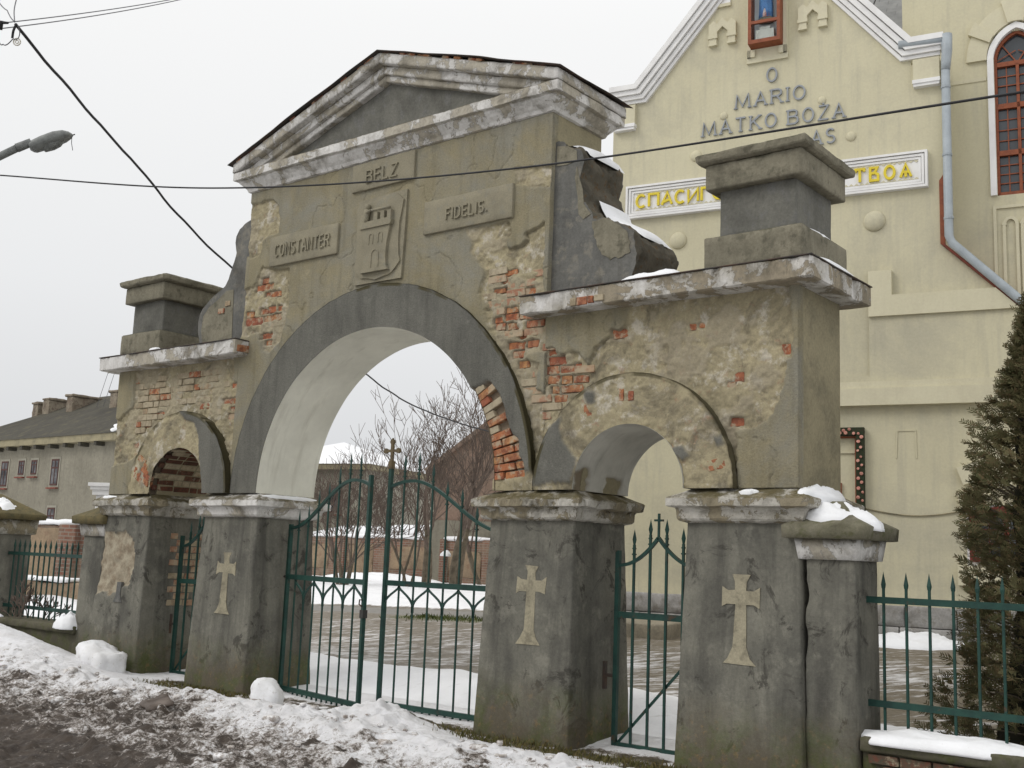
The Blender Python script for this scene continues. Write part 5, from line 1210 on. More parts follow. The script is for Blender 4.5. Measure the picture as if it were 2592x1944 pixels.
# thawed grass at the foot of the pillars
def tufts(name, label, n_, xf, yf, zf, hmin, hmax, mat, seed, w=.006):
    rl = random.Random(seed); mb = MB()
    for k in range(n_):
        x, y = xf(rl), yf(rl); z = zf(x, y); h = rl.uniform(hmin, hmax); a = rl.uniform(0, 6.28); dx, dy = math.cos(a) * w, math.sin(a) * w; lx, ly = rl.uniform(-.8, .8) * h, rl.uniform(-.8, .8) * h
        mb.add([(x - dx, y - dy, z - .01), (x + dx, y + dy, z - .01), (x + lx * .5 + dx * .6, y + ly * .5 + dy * .6, z + h * .65), (x + lx, y + ly, z + h)], [(0, 1, 2), (0, 2, 3)])
    o = mb.build(name, mat); tag(o, label, None, None, 'stuff'); return o
gm = plain('winter_grass', (0.085, 0.088, 0.028), (0.15, 0.115, 0.05), 12, .8, .2, 0)
tufts('grass', 'flattened winter grass at the foot of the pillars', 2600, lambda r: r.choice((r.uniform(-3.3, -1.6), r.uniform(1.6, 5.6), r.uniform(1.6, 4.2))), lambda r: -.1 - abs(r.gauss(0, .22)), bz, .02, .06, gm, 4)
gy = plain('yard_grass', (0.06, 0.09, 0.02), (0.12, 0.12, 0.045), 12, .8, .2, 0)
def gyx(r): return r.uniform(-5.5, 1.5)
_x = [0]
def gx(r): _x[0] = r.uniform(-5.4, 2.0); return _x[0]
def gyy(r): return 8.2 + .30 * (_x[0] + 4.5) - 1.35 + r.gauss(0, .25)
tufts('grass', 'strip of green grass along the churchyard path', 2600, gx, gyy, lambda x, y: float(yard_z(x, y)) + .03, .03, .09, gy, 6, .01)

# ------------------------------------------------------------------ the church
TH = math.radians(11.5)
ch = thing('church', 'cream stucco church with a white edged gable, niche statue and raised lettering', 'church', (-1.537, 8.635, 0.0), TH, world=False)
CR, C2, TR = MAT['cream'], MAT['cream2'], MAT['trim']
GC = 2.09
wallp = [(-0.93, 0.2), (8.6, 0.2), (8.6, 3.64), (5.1, 7.14), (5.1, 10.45), (4.60, 10.45), (4.60, 10.55), (GC + .05, 13.45), (GC - .05, 13.45), (-0.42, 10.55), (-0.93, 10.55)]
MB().prism(wallp, 0.0, 0.9).build('facade_wall', CR, ch)
MB().box(-0.90, 5.0, 0.88, 9.0, 0.2, 10.3).build('nave_wall', CR, ch)
# tower wall behind, to the right, with a long window opening
MB().box(4.39, 5.885, 0.6, 8.0, 0.2, 19).box(6.615, 12.5, 0.6, 8.0, 0.2, 19).box(5.885, 6.615, .6, 8.0, 0.2, 8.13).box(5.885, 6.615, .6, 8.0, 11.05, 19).build('tower_wall', CR, ch)
def gcorn(nm, pts, w, y0, y1, mat):
    mb = MB(); ribbon(mb, pts, w, y0, y1); return mb.build(nm, mat, ch)
# gable cornice, four stepped fillets each side, turning horizontal at the foot
for s in (-1, 1):
    def hx(x): return GC + s * x
    for k, (off, w, y0) in enumerate(((0.0, .10, -.20), (-0.10, .09, -.16), (-.19, .08, -.11), (-.265, .06, -.06))):
        sn, cs = math.sin(math.atan(1.17)), math.cos(math.atan(1.17)); foot = 2.52
        a = (hx(0.0), 13.78 + off * 1.54); bx_ = (hx(foot + off * .62), 10.83 + off * 1.0 if True else 0); 
        c_ = (hx(3.06 - abs(off) * .25), 10.83 + off * 1.0)
        gcorn('gable_moulding', [a, bx_, c_], w, y0, 0.02, TR)
    x0_, x1_ = sorted((hx(2.55), hx(2.98)))
    MB().box(x0_, x1_, -.09, 0.01, 10.08, 10.5).build('kneeler', C2, ch)
    MB().box(x0_ - .01, x1_ + .01, -.13, 0.01, 10.05, 10.115).build('kneeler_sill', TR, ch); MB().box(x0_ + .005, x1_ - .005, -.11, 0.01, 10.0, 10.05).build('kneeler_sill', TR, ch)
# slate roof between gable and tower, each slate its own piece
sm = bpy.data.meshes.new('slate'); q = MB().box(0, .37, 0, .012, 0, .25); sm.from_pydata(q.v, [], q.f); sm.materials.append(MAT['slatef'])
ang = math.radians(48); rs = random.Random(3)
rf = MB(); rf.add([(1.6, 0.25, 10.75), (4.39, 0.25, 10.75), (4.39, 3.6, 10.75 + 3.35 * math.tan(ang)), (1.6, 3.6, 10.75 + 3.35 * math.tan(ang)), (1.6, 0.45, 10.6), (4.39, 0.45, 10.6), (4.39, 3.8, 10.6 + 3.35 * math.tan(ang)), (1.6, 3.8, 10.6 + 3.35 * math.tan(ang))], [(0, 1, 2, 3), (7, 6, 5, 4), (0, 4, 5, 1), (1, 5, 6, 2), (2, 6, 7, 3), (3, 7, 4, 0)])
roof = rf.build('roof', MAT['slatef'], ch)
for r_ in range(14):
    d_ = r_ * .205; x = 2.5 + (r_ % 2) * .18
    while x < 4.38:
        w_ = min(.36, 4.39 - x)
        o = bpy.data.objects.new('slate', sm); COL.objects.link(o); o.parent = roof; o.scale = (w_ / .37, 1, 1)
        o.location = (x, 0.225 + d_ * math.cos(ang), 10.76 + d_ * math.sin(ang) + .012); o.rotation_euler = (-(math.pi / 2 - ang) + rs.uniform(-.01, .03), 0, 0); x += .365
mb = MB(); mb.tube([(3.9, .2, 10.95), (3.75, .55, 11.5), (3.78, 1.0, 12.1), (3.85, 1.7, 12.9)], .012, 6); mb.build('lightning_wire', MAT['wire'], ch)
# gutter and downpipe
MB().tube([(4.42, -.12, 10.80), (5.15, -.12, 10.76)], .075, 10).build('gutter', MAT['pipe'], ch, True)
mb = MB(); mb.tube([(5.2, -.13, 10.84), (5.2, -.13, 10.55), (5.18, -.12, 10.35), (5.17, -.12, 10.2)], .095, 10, .075)
mb.tube([(5.17, -.12, 10.22), (5.165, -.12, 7.3), (5.21, -.12, 7.17), (6.3, -.14, 6.03), (7.9, -.16, 4.38)], .072, 12); dp = mb.build('downpipe', MAT['pipe'], ch, True)
for z in (9.9, 8.7, 7.6): MB().lathe([(.08, -.02), (.08, .02)], (5.167, -.12, z), 12).build('pipe_clip', MAT['pipe'], dp)
for k in range(18):
    t = k / 17; x = 5.06 + t * 2.9; z = 7.16 - t * 2.9
    MB().prism([(x, z), (x + .17, z - .17), (x + .19, z - .14), (x + .02, z + .03)], -.1, .9).build('edge_tile', MAT['tile'], ch)
MB().prism([(5.02, 8.3), (5.1, 8.42), (5.1, 7.14), (5.02, 7.2)], -.03, 0.0).build('side_board', MAT['wood'], ch)
# raised bands and panels
MB().prism([(-0.93, 4.90), (7.35, 4.90), (6.2, 6.02), (3.86, 6.02), (3.86, 5.0), (-0.93, 5.0)], -.06, 0).build('raised_panel', CR, ch)
MB().prism([(3.86, 6.01), (6.2, 6.01), (5.85, 6.365), (4.24, 6.365), (4.24, 6.8), (3.86, 6.8)], -.115, 0).build('raised_panel', C2, ch)
MB().prism([(-.97, 4.49), (7.7, 4.49), (7.45, 4.78), (-.97, 4.78)], -.15, 0).prism([(-.97, 4.78), (7.45, 4.78), (7.35, 4.90), (-.97, 4.90)], -.10, 0).build('string_course', C2, ch)
MB().box(0.32, 0.40, -.06, 0, 5.0, 6.3).build('raised_panel', CR, ch)
# recessed tablet: proud frame lines round a sunk field
mb = MB(); ribbon(mb, [(4.26, 3.61), (4.28, 4.07), (4.57, 4.07), (4.58, 3.61)], .022, -.012, 0); mb.build('tablet_edge', CR, ch)
# inscription panel in Cyrillic
ipn = MB().box(-.61, 4.85, -.045, 0, 8.205, 8.86).build('inscription_panel', TR, ch)
mb = MB()
for i, (e_, y_) in enumerate(((0.0, -.10), (.055, -.08), (.105, -.065))):
    ribbon(mb, [(-.585 + e_, 8.23 + e_), (4.825 - e_, 8.23 + e_), (4.825 - e_, 8.835 - e_), (-.585 + e_, 8.835 - e_), (-.585 + e_, 8.23 + e_)], .04, y_, -.04)
pf = mb.build('panel_frame', TR, ch)
mb = MB(); mb2 = MB(); x = -.42
while x < 4.66:
    mb.prism([(x, 8.70), (x + .045, 8.66), (x + .09, 8.70)], -.055, -.044); mb2.prism([(x, 8.365), (x + .045, 8.405), (x + .09, 8.365)], -.055, -.044); x += .09
mb.build('scalloped_edge', C2, ch)['kind'] = 'stuff'; mb2.build('scalloped_edge', C2, ch)['kind'] = 'stuff'
text(ipn, MAT['gold'], 'СПАСИГОС', -.39, 1.56, 8.42, .235, .042, -.085, -.044, gap=.24); text(ipn, MAT['gold'], 'ТВОѦ', 3.66, 4.58, 8.42, .225, .042, -.085, -.044, gap=.42)
# Polish inscription in grey serif letters
def T(s, x0, x1, z): text(ch, MAT['lettergrey'], s, x0, x1, z, .255, .03, -.035, .0, True, .34)
T('O', 2.095, 2.27, 10.555); T('MARIO', 1.51, 2.78, 10.13); T('MATKO', .88, 2.26, 9.68); T('BOŻA', 2.48, 3.47, 9.68); T('AS', 2.90, 3.30, 9.23)
for hx_, z, r_ in ((1.28, 10.03, .075), (3.08, 10.05, .075), (3.58, 9.3, .09), (.75, 9.32, .11), (.43, 7.71, .165), (3.96, 7.71, .185)):
    mb = MB(); V = []; 
    prof = [(r_ * math.cos(t), r_ * .5 * math.sin(t)) for t in np.linspace(0, math.pi / 2 - .05, 8)]
    mb.lathe([(max(a, .004), b_) for a, b_ in prof], (0, 0, 0), 20); V = np.array(mb.v); V = np.stack([V[:, 0] + hx_, -V[:, 2] - .0, V[:, 1] + z], -1)
    obj('boss', mesh_np('boss', V, [tuple(reversed(f)) if False else f for f in mb.f]), CR, ch)
# niche with a statue behind glass
mb = MB(); mb.box(1.72, 2.48, -.05, 0, 10.96, 14.4); ns = mb.build('niche_surround', C2, ch)
mb = MB(); mb.box(1.735, 1.80, -.09, -.045, 11.06, 14.4); mb.box(2.40, 2.465, -.09, -.045, 11.06, 14.4); mb.box(1.735, 1.88, -.09, -.045, 11.06, 11.2); mb.box(2.32, 2.465, -.09, -.045, 11.06, 11.2); mb.build('niche_moulding', C2, ch)
MB().box(1.80, 2.40, -.052, -.046, 11.22, 14.2).build('niche_back', TR, ch)
mb = MB(); mb.box(1.805, 1.865, -.30, -.05, 11.22, 14.2); mb.box(2.335, 2.395, -.30, -.05, 11.22, 14.2); mb.box(1.865, 2.335, -.30, -.05, 11.22, 11.29); mb.box(1.865, 2.335, -.30, -.25, 11.60, 11.66); nf = mb.build('niche_case', MAT['wood'], ch)
MB().box(1.865, 2.335, -.285, -.28, 11.29, 11.60).build('pane', MAT['clear'], nf); MB().box(1.865, 2.335, -.285, -.28, 11.66, 14.1).build('pane', MAT['clear'], nf)
MB().box(1.93, 2.27, -.23, -.10, 11.30, 11.50).box(2.0, 2.2, -.22, -.1, 11.5, 11.56).build('plinth_block', MAT['ivory'], ch)
st = thing('statue', 'blue robed statue standing in the glazed niche of the gable', 'statue', (0, 0, 0))
def chw(x, y, z): return (-1.537 + x * math.cos(TH) - y * math.sin(TH), 8.635 + x * math.sin(TH) + y * math.cos(TH), z)
def robe(prof, cx_, cy_, folds, amp, seed, fr=1.0):
    V = []; F = []; n_ = 28
    for r_, z in prof:
        for k in range(n_):
            t = 2 * math.pi * k / n_; rr = r_ * (1 + amp * math.sin(folds * t + z * 3)); V.append(chw(cx_ + rr * math.cos(t), cy_ + rr * .7 * math.sin(t), z))
    for i in range(len(prof) - 1):
        for k in range(n_): F.append((i * n_ + k, i * n_ + (k + 1) % n_, (i + 1) * n_ + (k + 1) % n_, (i + 1) * n_ + k))
    F.append(tuple(range(n_))[::-1]); F.append(tuple((len(prof) - 1) * n_ + k for k in range(n_))); return V, F
V, F = robe([(.13, 11.73), (.125, 11.85), (.12, 12.1), (.13, 12.4), (.15, 12.65), (.155, 12.85), (.11, 12.97), (.05, 13.02)], 2.11, -.165, 7, .09, 1); obj('robe', mesh_np('robe', V, F), MAT['blue'], st)
V, F = robe([(.075, 11.725), (.07, 11.8), (.03, 11.95), (.01, 12.1)], 2.11, -.215, 5, .1, 2); obj('dress', mesh_np('dress', V, F), plain('rose_paint', (.5, .12, .1), (.62, .55, .5), 9), st)
V, F = robe([(.15, 11.665), (.15, 11.70), (.12, 11.74), (.1, 11.75)], 2.11, -.165, 4, .05, 3); obj('base', mesh_np('base', V, F), MAT['mossy'], st)
V, F = robe([(.03, 13.0), (.07, 13.04), (.085, 13.12), (.07, 13.2), (.02, 13.24)], 2.11, -.165, 1, 0, 4); obj('head', mesh_np('head', V, F), MAT['ivory'], st)
# little battlement ornaments either side of the niche
for s in (-1, 1):
    mb = MB(); f = lambda x: GC + s * x
    P_ = [(.58, 11.62), (.58, 11.86), (.665, 11.93), (.74, 11.86), (.80, 11.93), (.84, 11.975), (.88, 11.93), (.94, 11.86), (1.015, 11.93), (1.10, 11.86), (1.10, 11.62), (.94, 11.62), (.94, 11.70), (.84, 11.80), (.74, 11.70), (.74, 11.62)]
    mb.prism([(f(a), b_) for a, b_ in P_], -.07, 0)
    for a, b_ in ((.57, .75), (.93, 1.11)): x0_, x1_ = sorted((f(a), f(b_))); mb.box(x0_, x1_, -.09, 0, 11.57, 11.63); mb.box(x0_ + .02, x1_ - .02, -.07, 0, 11.46, 11.57); mb.box(x0_ + .01, x1_ - .01, -.085, 0, 11.43, 11.465)
    mb.build('gable_ornament', C2, ch)
    x0_, x1_ = sorted((f(.69), f(.98))); MB().box(x0_, x1_, -.05, 0, 12.2, 12.26).build('tablet_sill', C2, ch); MB().box(x0_ + .01, x1_ - .01, -.03, 0, 12.26, 12.7).build('white_tablet', TR, ch)
# tall arched window in the tower
wc = 6.25
def parch(hw, z0, zs, za, n_=14):
    R_ = ((za - zs) ** 2 + hw ** 2) / (2 * hw); pts = [(wc - hw, z0)]; t1 = math.asin(min(1, (za - zs) / R_))
    for t in np.linspace(0, t1, n_): pts.append((wc - hw + R_ - R_ * math.cos(t), zs + R_ * math.sin(t)))
    return pts + [(2 * wc - x, z) for x, z in reversed(pts[:-1])]
mb = MB(); ribbon(mb, parch(.42, 8.13, 10.55, 11.14), .10, .54, .75); wd = mb.build('window_surround', TR, ch)
MB().prism(parch(.38, 8.13, 10.55, 11.08), .70, .72).build('window_back', MAT['glass'], ch)
mb = MB(); ribbon(mb, parch(.345, 8.16, 10.55, 11.04), .05, .62, .69)
mb.box(5.90, 6.60, .62, .69, 8.13, 8.19); mb.box(6.225, 6.275, .615, .69, 8.19, 10.46); mb.box(5.93, 6.57, .615, .69, 10.44, 10.52)
for z in (9.72, 8.88): mb.box(5.92, 6.58, .615, .69, z - .045, z + .045)
for s in (-1, 1): mb.bar((wc + s * .02, .66, 10.52), (wc + s * .24, .66, 10.86), .02, .02); mb.bar((wc + s * .33, .66, 10.56), (wc + s * .02, .66, 10.72), .015, .015)
wf = mb.build('window_frame', MAT['wood'], ch)
pm = bpy.data.meshes.new('pane'); q = MB().box(-.5, .5, 0, .008, -.5, .5); pm.from_pydata(q.v, [], q.f); pm.materials.append(MAT['glass'])
mt = MB()
for s in (-1, 1):
    xa, xb = (5.925, 6.225) if s < 0 else (6.275, 6.575)
    for z0, z1 in ((9.765, 10.44), (8.925, 9.675), (8.19, 8.835)):
        for i in range(4):
            for j in range(2):
                o = bpy.data.objects.new('pane', pm); COL.objects.link(o); o.parent = wf; w_, h_ = (xb - xa) / 2, (z1 - z0) / 4
                o.location = (xa + (j + .5) * w_, .68 + rs.uniform(-.003, .003), z0 + (i + .5) * h_); o.scale = (w_ - .018, 1, h_ - .018); o.rotation_euler = (rs.uniform(-.02, .02), 0, rs.uniform(-.02, .02))
            if i: mt.box(xa, xb, .655, .69, z0 + i * (z1 - z0) / 4 - .009, z0 + i * (z1 - z0) / 4 + .009)
        mt.box((xa + xb) / 2 - .009, (xa + xb) / 2 + .009, .656, .69, z0, z1)
mt.build('glazing_bars', MAT['wood'], ch)
def wedge(nm, c0, z0, a0, a1, r0, r1_, y0, y1, mat):
    A = np.linspace(math.radians(a0), math.radians(a1), 6)
    MB().prism([(c0 + r0 * math.cos(t), z0 + r0 * math.sin(t) * 1.3) for t in A] + [(c0 + r1_ * math.cos(t), z0 + r1_ * math.sin(t) * 1.22) for t in A[::-1]], y0, y1).build(nm, mat, ch)
for a0, a1, r1_, y0 in ((180, 151, .80, .545), (152, 138, .86, .50), (138, 104, .80, .545), (105, 75, .86, .50), (76, 42, .80, .545), (42, 28, .86, .50), (29, 0, .80, .545)):
    wedge('voussoir', wc, 10.58, a0, a1, .475, r1_, y0, .62, C2)
MB().box(5.12, 5.76, .585, .62, 10.22, 10.29).box(6.74, 7.6, .585, .62, 10.22, 10.29).build('string_course', C2, ch)
mb = MB(); ribbon(mb, [(5.83, 6.3), (5.83, 7.92), (6.95, 7.92), (6.95, 6.3)], .05, .57, .62)
for c0 in (6.07, 6.35, 6.63): ribbon(mb, [(c0 - .1, 6.3), (c0 - .1, 7.6)] + [(c0 - .1 * math.cos(t), 7.6 + .12 * math.sin(t)) for t in np.linspace(0, math.pi, 7)] + [(c0 + .1, 6.3)], .05, .56, .62)
mb.build('blind_arcade', C2, ch)
# garlanded door frame
m_g = plain('garland_green', (.02, .035, .015), (.035, .028, .015), 20, .8)
mb = MB(); ribbon(mb, [(2.2, .8), (2.2, 4.06), (3.70, 4.06), (3.70, .8)], .13, -.13, -.02); gd = mb.build('garland', m_g, ch); tag(gd, 'dark garland with pale pink flowers round the church door')
fl = bpy.data.meshes.new('flower'); q = MB().lathe([(.008, -.02), (.035, -.012), (.042, .01), (.02, .02), (.004, .012)], (0, 0, 0), 7); fl.from_pydata(q.v, [], q.f); fl.materials.append(plain('flower_pink', (.6, .32, .25), (.5, .2, .16), 30, .7))
for k in range(64):
    if k < 40: x, z = 3.67 + (k % 2) * .06, 4.02 - k * .075
    else: x, z = 3.6 - (k - 40) * .057, 4.04 + (k % 2) * .05
    o = bpy.data.objects.new('flower', fl); COL.objects.link(o); o.parent = gd; o.location = (x + rs.uniform(-.015, .015), -.145, z + rs.uniform(-.02, .02)); o.rotation_euler = (math.pi / 2 + rs.uniform(-.5, .5), rs.uniform(-.4, .4), 0); s_ = rs.uniform(.5, .8); o.scale = (s_, s_, s_)
mb = MB(); ribbon(mb, [(2.28, .8), (2.28, 3.97), (3.62, 3.97), (3.62, .8)], .03, -.045, 0); mb.build('door_trim', MAT['wood'], ch)
MB().box(2.3, 3.60, -.03, 0, 3.70, 3.72).build('door_lintel', C2, ch)
mb = MB(); mb.box(2.4, 2.94, -.05, 0, .8, 3.2); mb.box(2.96, 3.38, -.05, 0, .8, 3.2); mb.build('door', MAT['wood'], ch)
# low window behind the evergreen, with rusticated blocks
for P_ in ([(5.19, 3.45), (5.54, 3.56), (5.60, 3.27), (5.29, 3.17)], [(5.19, 3.07), (5.72, 3.02), (5.7, 2.87), (5.24, 2.74)], [(6.6, 3.07), (6.1, 3.02), (6.1, 2.87), (6.55, 2.74)], [(5.75, 3.75), (6.05, 3.75), (6.0, 3.1), (5.8, 3.1)]):
    MB().prism(P_, -.1, 0).build('rusticated_block', C2, ch)
MB().box(5.18, 6.62, -.1, 0, 1.585, 1.9).build('rusticated_block', C2, ch)
MB().box(5.32, 6.48, -.03, 0, 1.9, 2.86).build('window_reveal', TR, ch)
mb = MB(); mb.box(5.36, 5.44, -.07, -.02, 1.96, 2.76); mb.box(6.36, 6.44, -.07, -.02, 1.96, 2.76); mb.box(5.44, 6.36, -.07, -.02, 1.96, 2.03); mb.prism([(5.36, 2.68), (6.44, 2.68), (6.44, 2.76), (5.9, 2.86), (5.36, 2.76)], -.07, -.02); mb.box(5.86, 5.94, -.065, -.02, 2.03, 2.7)
lwf = mb.build('window_frame', MAT['woodred'], ch)
for i in range(3):
    for j in range(4):
        xa = 5.445 + j * .21 + (.08 if j > 1 else 0) - (.0 if j > 1 else 0); o = bpy.data.objects.new('pane', pm); COL.objects.link(o); o.parent = lwf; o.location = (xa + .1, -.04, 2.03 + (i + .5) * .22); o.scale = (.18, 1, .195)
mb = MB(); mb.box(5.44, 6.36, -.06, -.03, 2.24, 2.26); mb.box(5.44, 6.36, -.06, -.03, 2.46, 2.48); mb.box(5.645, 5.66, -.059, -.03, 2.03, 2.7); mb.box(6.14, 6.155, -.059, -.03, 2.03, 2.7); mb.build('glazing_bars', MAT['woodred'], ch)
mb = MB(); mb.tube([(3.75 + t * 1.62, -.02, 2.78 - .11 * math.sin(math.pi * t) - .0) for t in np.linspace(0, 1, 16)], .011, 5); mb.build('wall_cable', MAT['core'], ch)
# stone foot of the church
pst = masonry('grey_foot_stones', (.36, .35, .34), (.25, .24, .225), (.19, .175, .15), 2.4, 28, stain=(.12, .11, .095), stain_amt=.6)
for r_ in range(2):
    x = -1.0 - r_ * .4
    while x < 8.4:
        L = rs.uniform(.7, 1.1); V, F = rbox(x, x + L - .012, -.12 - .05 * (1 - r_) , .02, .55 + r_ * .34, .88 + r_ * .34, res=.12, r=.015, amp=.012, freq=4, chip=.015, seed=rs.randrange(99)); obj('foot_stone', mesh_np('foot_stone', V, F), pst, ch); x += L
V, F = rbox(-0.6, 1.1, -2.3, -.2, .45, .80, res=.12, r=.03, amp=.012, freq=3, seed=5)
sp_ = thing('stone_step', 'weathered stone step in front of the church, seen through the right wicket', 'step', (-1.537, 8.635, 0), TH, world=False)
obj('slab', mesh_np('slab', V, F), masonry('step_stone', (.3, .265, .2), (.22, .195, .145), None, 3, 30), sp_)

# ------------------------------------------------------------------ houses beyond
def house(label, corner, wx, dy, z0, eave, ridge_h, rz, wallmat, roofmat, wins, hip=True, over=0.45, snowroof=False, chim=()):
    """local x runs left from the near right corner, y goes back"""
    h = thing('house', label, 'house', corner, rz, world=False)
    MB().box(-wx, 0, 0, dy, z0, eave).build('wall', wallmat, h)
    MB().box(-wx - over, over, -over, dy + over, eave - .02, eave + .28).build('eaves', MAT['core'], h)
    k = min(dy, wx) / 2 if hip else 0
    e0 = (-wx - over - .06, -over - .06); e1 = (over + .06, dy + over + .06); zr = eave + .282; ry = dy / 2
    V = [(e0[0], e0[1], zr), (e1[0], e0[1], zr), (e1[0], e1[1], zr), (e0[0], e1[1], zr), (e0[0] + k + over, ry, zr + ridge_h), (e1[0] - k - over, ry, zr + ridge_h)]
    rf = MB().add(V, [(0, 1, 5, 4), (1, 2, 5), (2, 3, 4, 5), (3, 0, 4), (0, 3, 2, 1)]).build('roof', roofmat, h)
    for (x, z, w_, h_, red) in wins:
        MB().box(x - w_ / 2 - .1, x + w_ / 2 + .1, -.025, .0, z - .1, z + h_ + .1).build('window_surround', MAT['wallpale'], h)
        f = MB(); 
        f.box(x - w_ / 2, x - w_ / 2 + .05, -.05, -.02, z, z + h_); f.box(x + w_ / 2 - .05, x + w_ / 2, -.05, -.02, z, z + h_); f.box(x - w_ / 2, x + w_ / 2, -.051, -.02, z + h_ - .07, z + h_); f.box(x - w_ / 2, x + w_ / 2, -.051, -.02, z, z + .07)
        f.box(x - .02, x + .02, -.049, -.02, z, z + h_); f.box(x - w_ / 2, x + w_ / 2, -.048, -.02, z + h_ * .64, z + h_ * .7)
        fo = f.build('window_frame', MAT['frame'] if red else MAT['trim'], h); MB().box(x - w_ / 2 + .02, x + w_ / 2 - .02, -.035, -.026, z + .02, z + h_ - .02).build('pane', MAT['houseglass'], fo)
        MB().box(x - w_ / 2 - .1, x + w_ / 2 + .1, -.16, -.02, z - .16, z - .1).build('sill', MAT['tile'], h)
    return h, rf
MAT['wallpale'] = plain('pale_surround', (.29, .275, .225), (.25, .235, .19), 3, .9)
MAT['frame'] = plain('dark_frames', (.085, .035, .028), (.06, .03, .025), 9, .7)
MAT['oldwall'] = masonry('old_house_render', (.245, .228, .18), (.195, .18, .142), None, .5, 8, stain=(.12, .11, .085), stain_amt=.5, streak=.35)
MAT['feltroof'] = masonry('felt_roof', (.075, .07, .055), (.058, .054, .044), (.10, .09, .06), .6, 9, stain=(.035, .032, .028), stain_amt=.5)
def dist_pt(u, v, dist): return at(u, v, dist)
cn = dist_pt(280, 1340, 50.0)
EV = 6.05
h1, r1f = house('long grey rendered house with dark roof and chimneys behind the left fence', (cn[0], cn[1], 0), 15.2, 10.0, 0.3, EV, 2.9, 0.0, MAT['oldwall'], MAT['feltroof'],
      [(-4.9, 4.2, .62, 1.18, True), (-6.75, 4.72, .5, .66, True), (-7.9, 4.72, .5, .66, True), (-9.45, 4.2, .62, 1.18, True), (-12.0, 4.2, .62, 1.18, True), (-4.85, 2.1, .62, 1.1, True), (-7.4, 2.1, .62, 1.1, True)], chim=())
chm = masonry('crumbling_chimney', (.27, .235, .18), (.17, .135, .1), (.12, .085, .065), 2.5, 14, stain=(.05, .045, .04), stain_amt=.6)
for (x, y, w_, d_, zt_) in ((-12.95, 3.3, .55, .6, 8.75), (-11.85, 3.65, .6, 1.35, 8.9), (-9.55, 3.7, .6, 1.5, 8.95), (-5.6, 3.3, .6, .7, 8.9)):
    V, F = rbox(x - w_ / 2, x + w_ / 2, y - d_ / 2, y + d_ / 2, EV + 1.0, zt_, res=.14, r=.03, amp=.05, freq=3, chip=.08, seed=int(abs(x) * 7)); co = obj('chimney', mesh_np('chimney', V, F), chm, h1)
    V, F = rbox(x - w_ / 2 - .06, x + w_ / 2 + .06, y - d_ / 2 - .06, y + d_ / 2 + .06, zt_ - .02, zt_ + .1, res=.14, r=.03, amp=.04, freq=3, seed=int(abs(x) * 5)); obj('chimney_cap', mesh_np('chimney_cap', V, F), chm, co)
for k in range(12): MB().box(-15 + k * 1.25, -14.8 + k * 1.25, -.42, 0, EV - .2, EV - .03).build('rafter_end', MAT['feltroof'], h1)
an = thing('antenna', 'thin television antenna on the roof of the long grey house', 'antenna', (cn[0], cn[1], 0), 0, world=False)
MB().tube([(-5.6, 3.2, 8.9), (-5.6, 3.2, 10.3)], .035, 5).build('mast', MAT['core'], an)
mb = MB().tube([(-6.7, 3.2, 9.95), (-4.4, 3.2, 9.98)], .022, 5)
for x in (-6.65, -6.1, -5.6, -5.1): mb.tube([(x, 3.2, 9.93), (x, 3.2, 10.2)], .018, 5)
mb.build('boom', MAT['core'], an); MB().tube([(-6.7, 3.2, 9.95), (-7.6, 3.3, 8.3)], .012, 4).tube([(-6.1, 3.2, 9.95), (-7.0, 3.3, 8.3)], .012, 4).build('guy_wire', MAT['wiregrey'], an)
def ground_snow(label, c, a, b_, h, seed, tilt=(0, 0)): return snow_patch(label, c, a, b_, h, 0, tilt, seed)
for i, (x, y) in enumerate(((-12.3, 3.0), (-9.1, 2.75), (-8.6, 3.6), (-5.2, 2.7))):
    sl_ = 2.9 / 5.5; zz = EV + .3 + (y + .1) * sl_
    snow_patch(['snow by the left chimney of the long grey house', 'snow under the third chimney of the long grey house', 'snow right of the third chimney of the long grey house', 'snow by the rightmost chimney of the long grey house'][i], (cn[0] + x, cn[1] + y, zz), .3, .16, .07, 0, (0, sl_), 60 + i)
snow_patch('white snow on the hip corner of the long grey house roof', (cn[0] + .1, cn[1] + .5, EV + .5), .35, .9, .14, 0, (-.75, .1), 66)
# white pier behind the left post
wp = at(262, 1300, 21.0)
wpo = thing('white_pier', 'small white pier with a moulded cap behind the far left pillar', 'pier', (wp[0], wp[1], 0), .5, world=False)
MB().box(-.11, .11, -.11, .11, .3, 2.55).build('shaft', TR, wpo); MB().box(-.16, .16, -.16, .16, 2.55, 2.64).box(-.19, .19, -.19, .19, 2.64, 2.70).box(-.22, .22, -.22, .22, 2.70, 2.76).build('cap', TR, wpo)
# second house with a snow covered roof, seen through the main arch
c2 = at(922, 1280, 62.0); 
h2, r2 = house('pale house with a snow covered hipped roof beyond the churchyard wall', (c2[0], c2[1], 0), 9, 9, 0.3, 6.3, 1.75, .25, MAT['wallpale'], MAT['snow'], [(-1.95, 3.9, .9, 1.5, True), (-5.0, 3.9, .9, 1.5, True)])
# gabled brick building on the right of the arch
gb = at(1098, 1290, 40.0)
h3 = thing('gabled_barn', 'faded pinkish brick building with a steep gable behind the bare trees', 'building', (gb[0], gb[1], 0), .55, world=False)
pk = masonry('faded_pink_brick', (.25, .175, .135), (.21, .155, .12), (.29, .235, .19), .9, 9, stain=(.13, .10, .08), stain_amt=.5)
MB().prism([(0, .4), (9, .4), (9, 5.0), (4.5, 8.6), (0, 5.0)], 0, 9).build('wall', pk, h3)
mb = MB(); ribbon(mb, [(-.35, 4.72), (4.5, 8.68), (9.35, 4.72)], .14, -.2, 9.2); mb.build('roof_edge', pk, h3)
MB().box(-.02, 4.0, -.06, 0, .4, 3.0).build('rendered_base', MAT['oldwall'], h3)
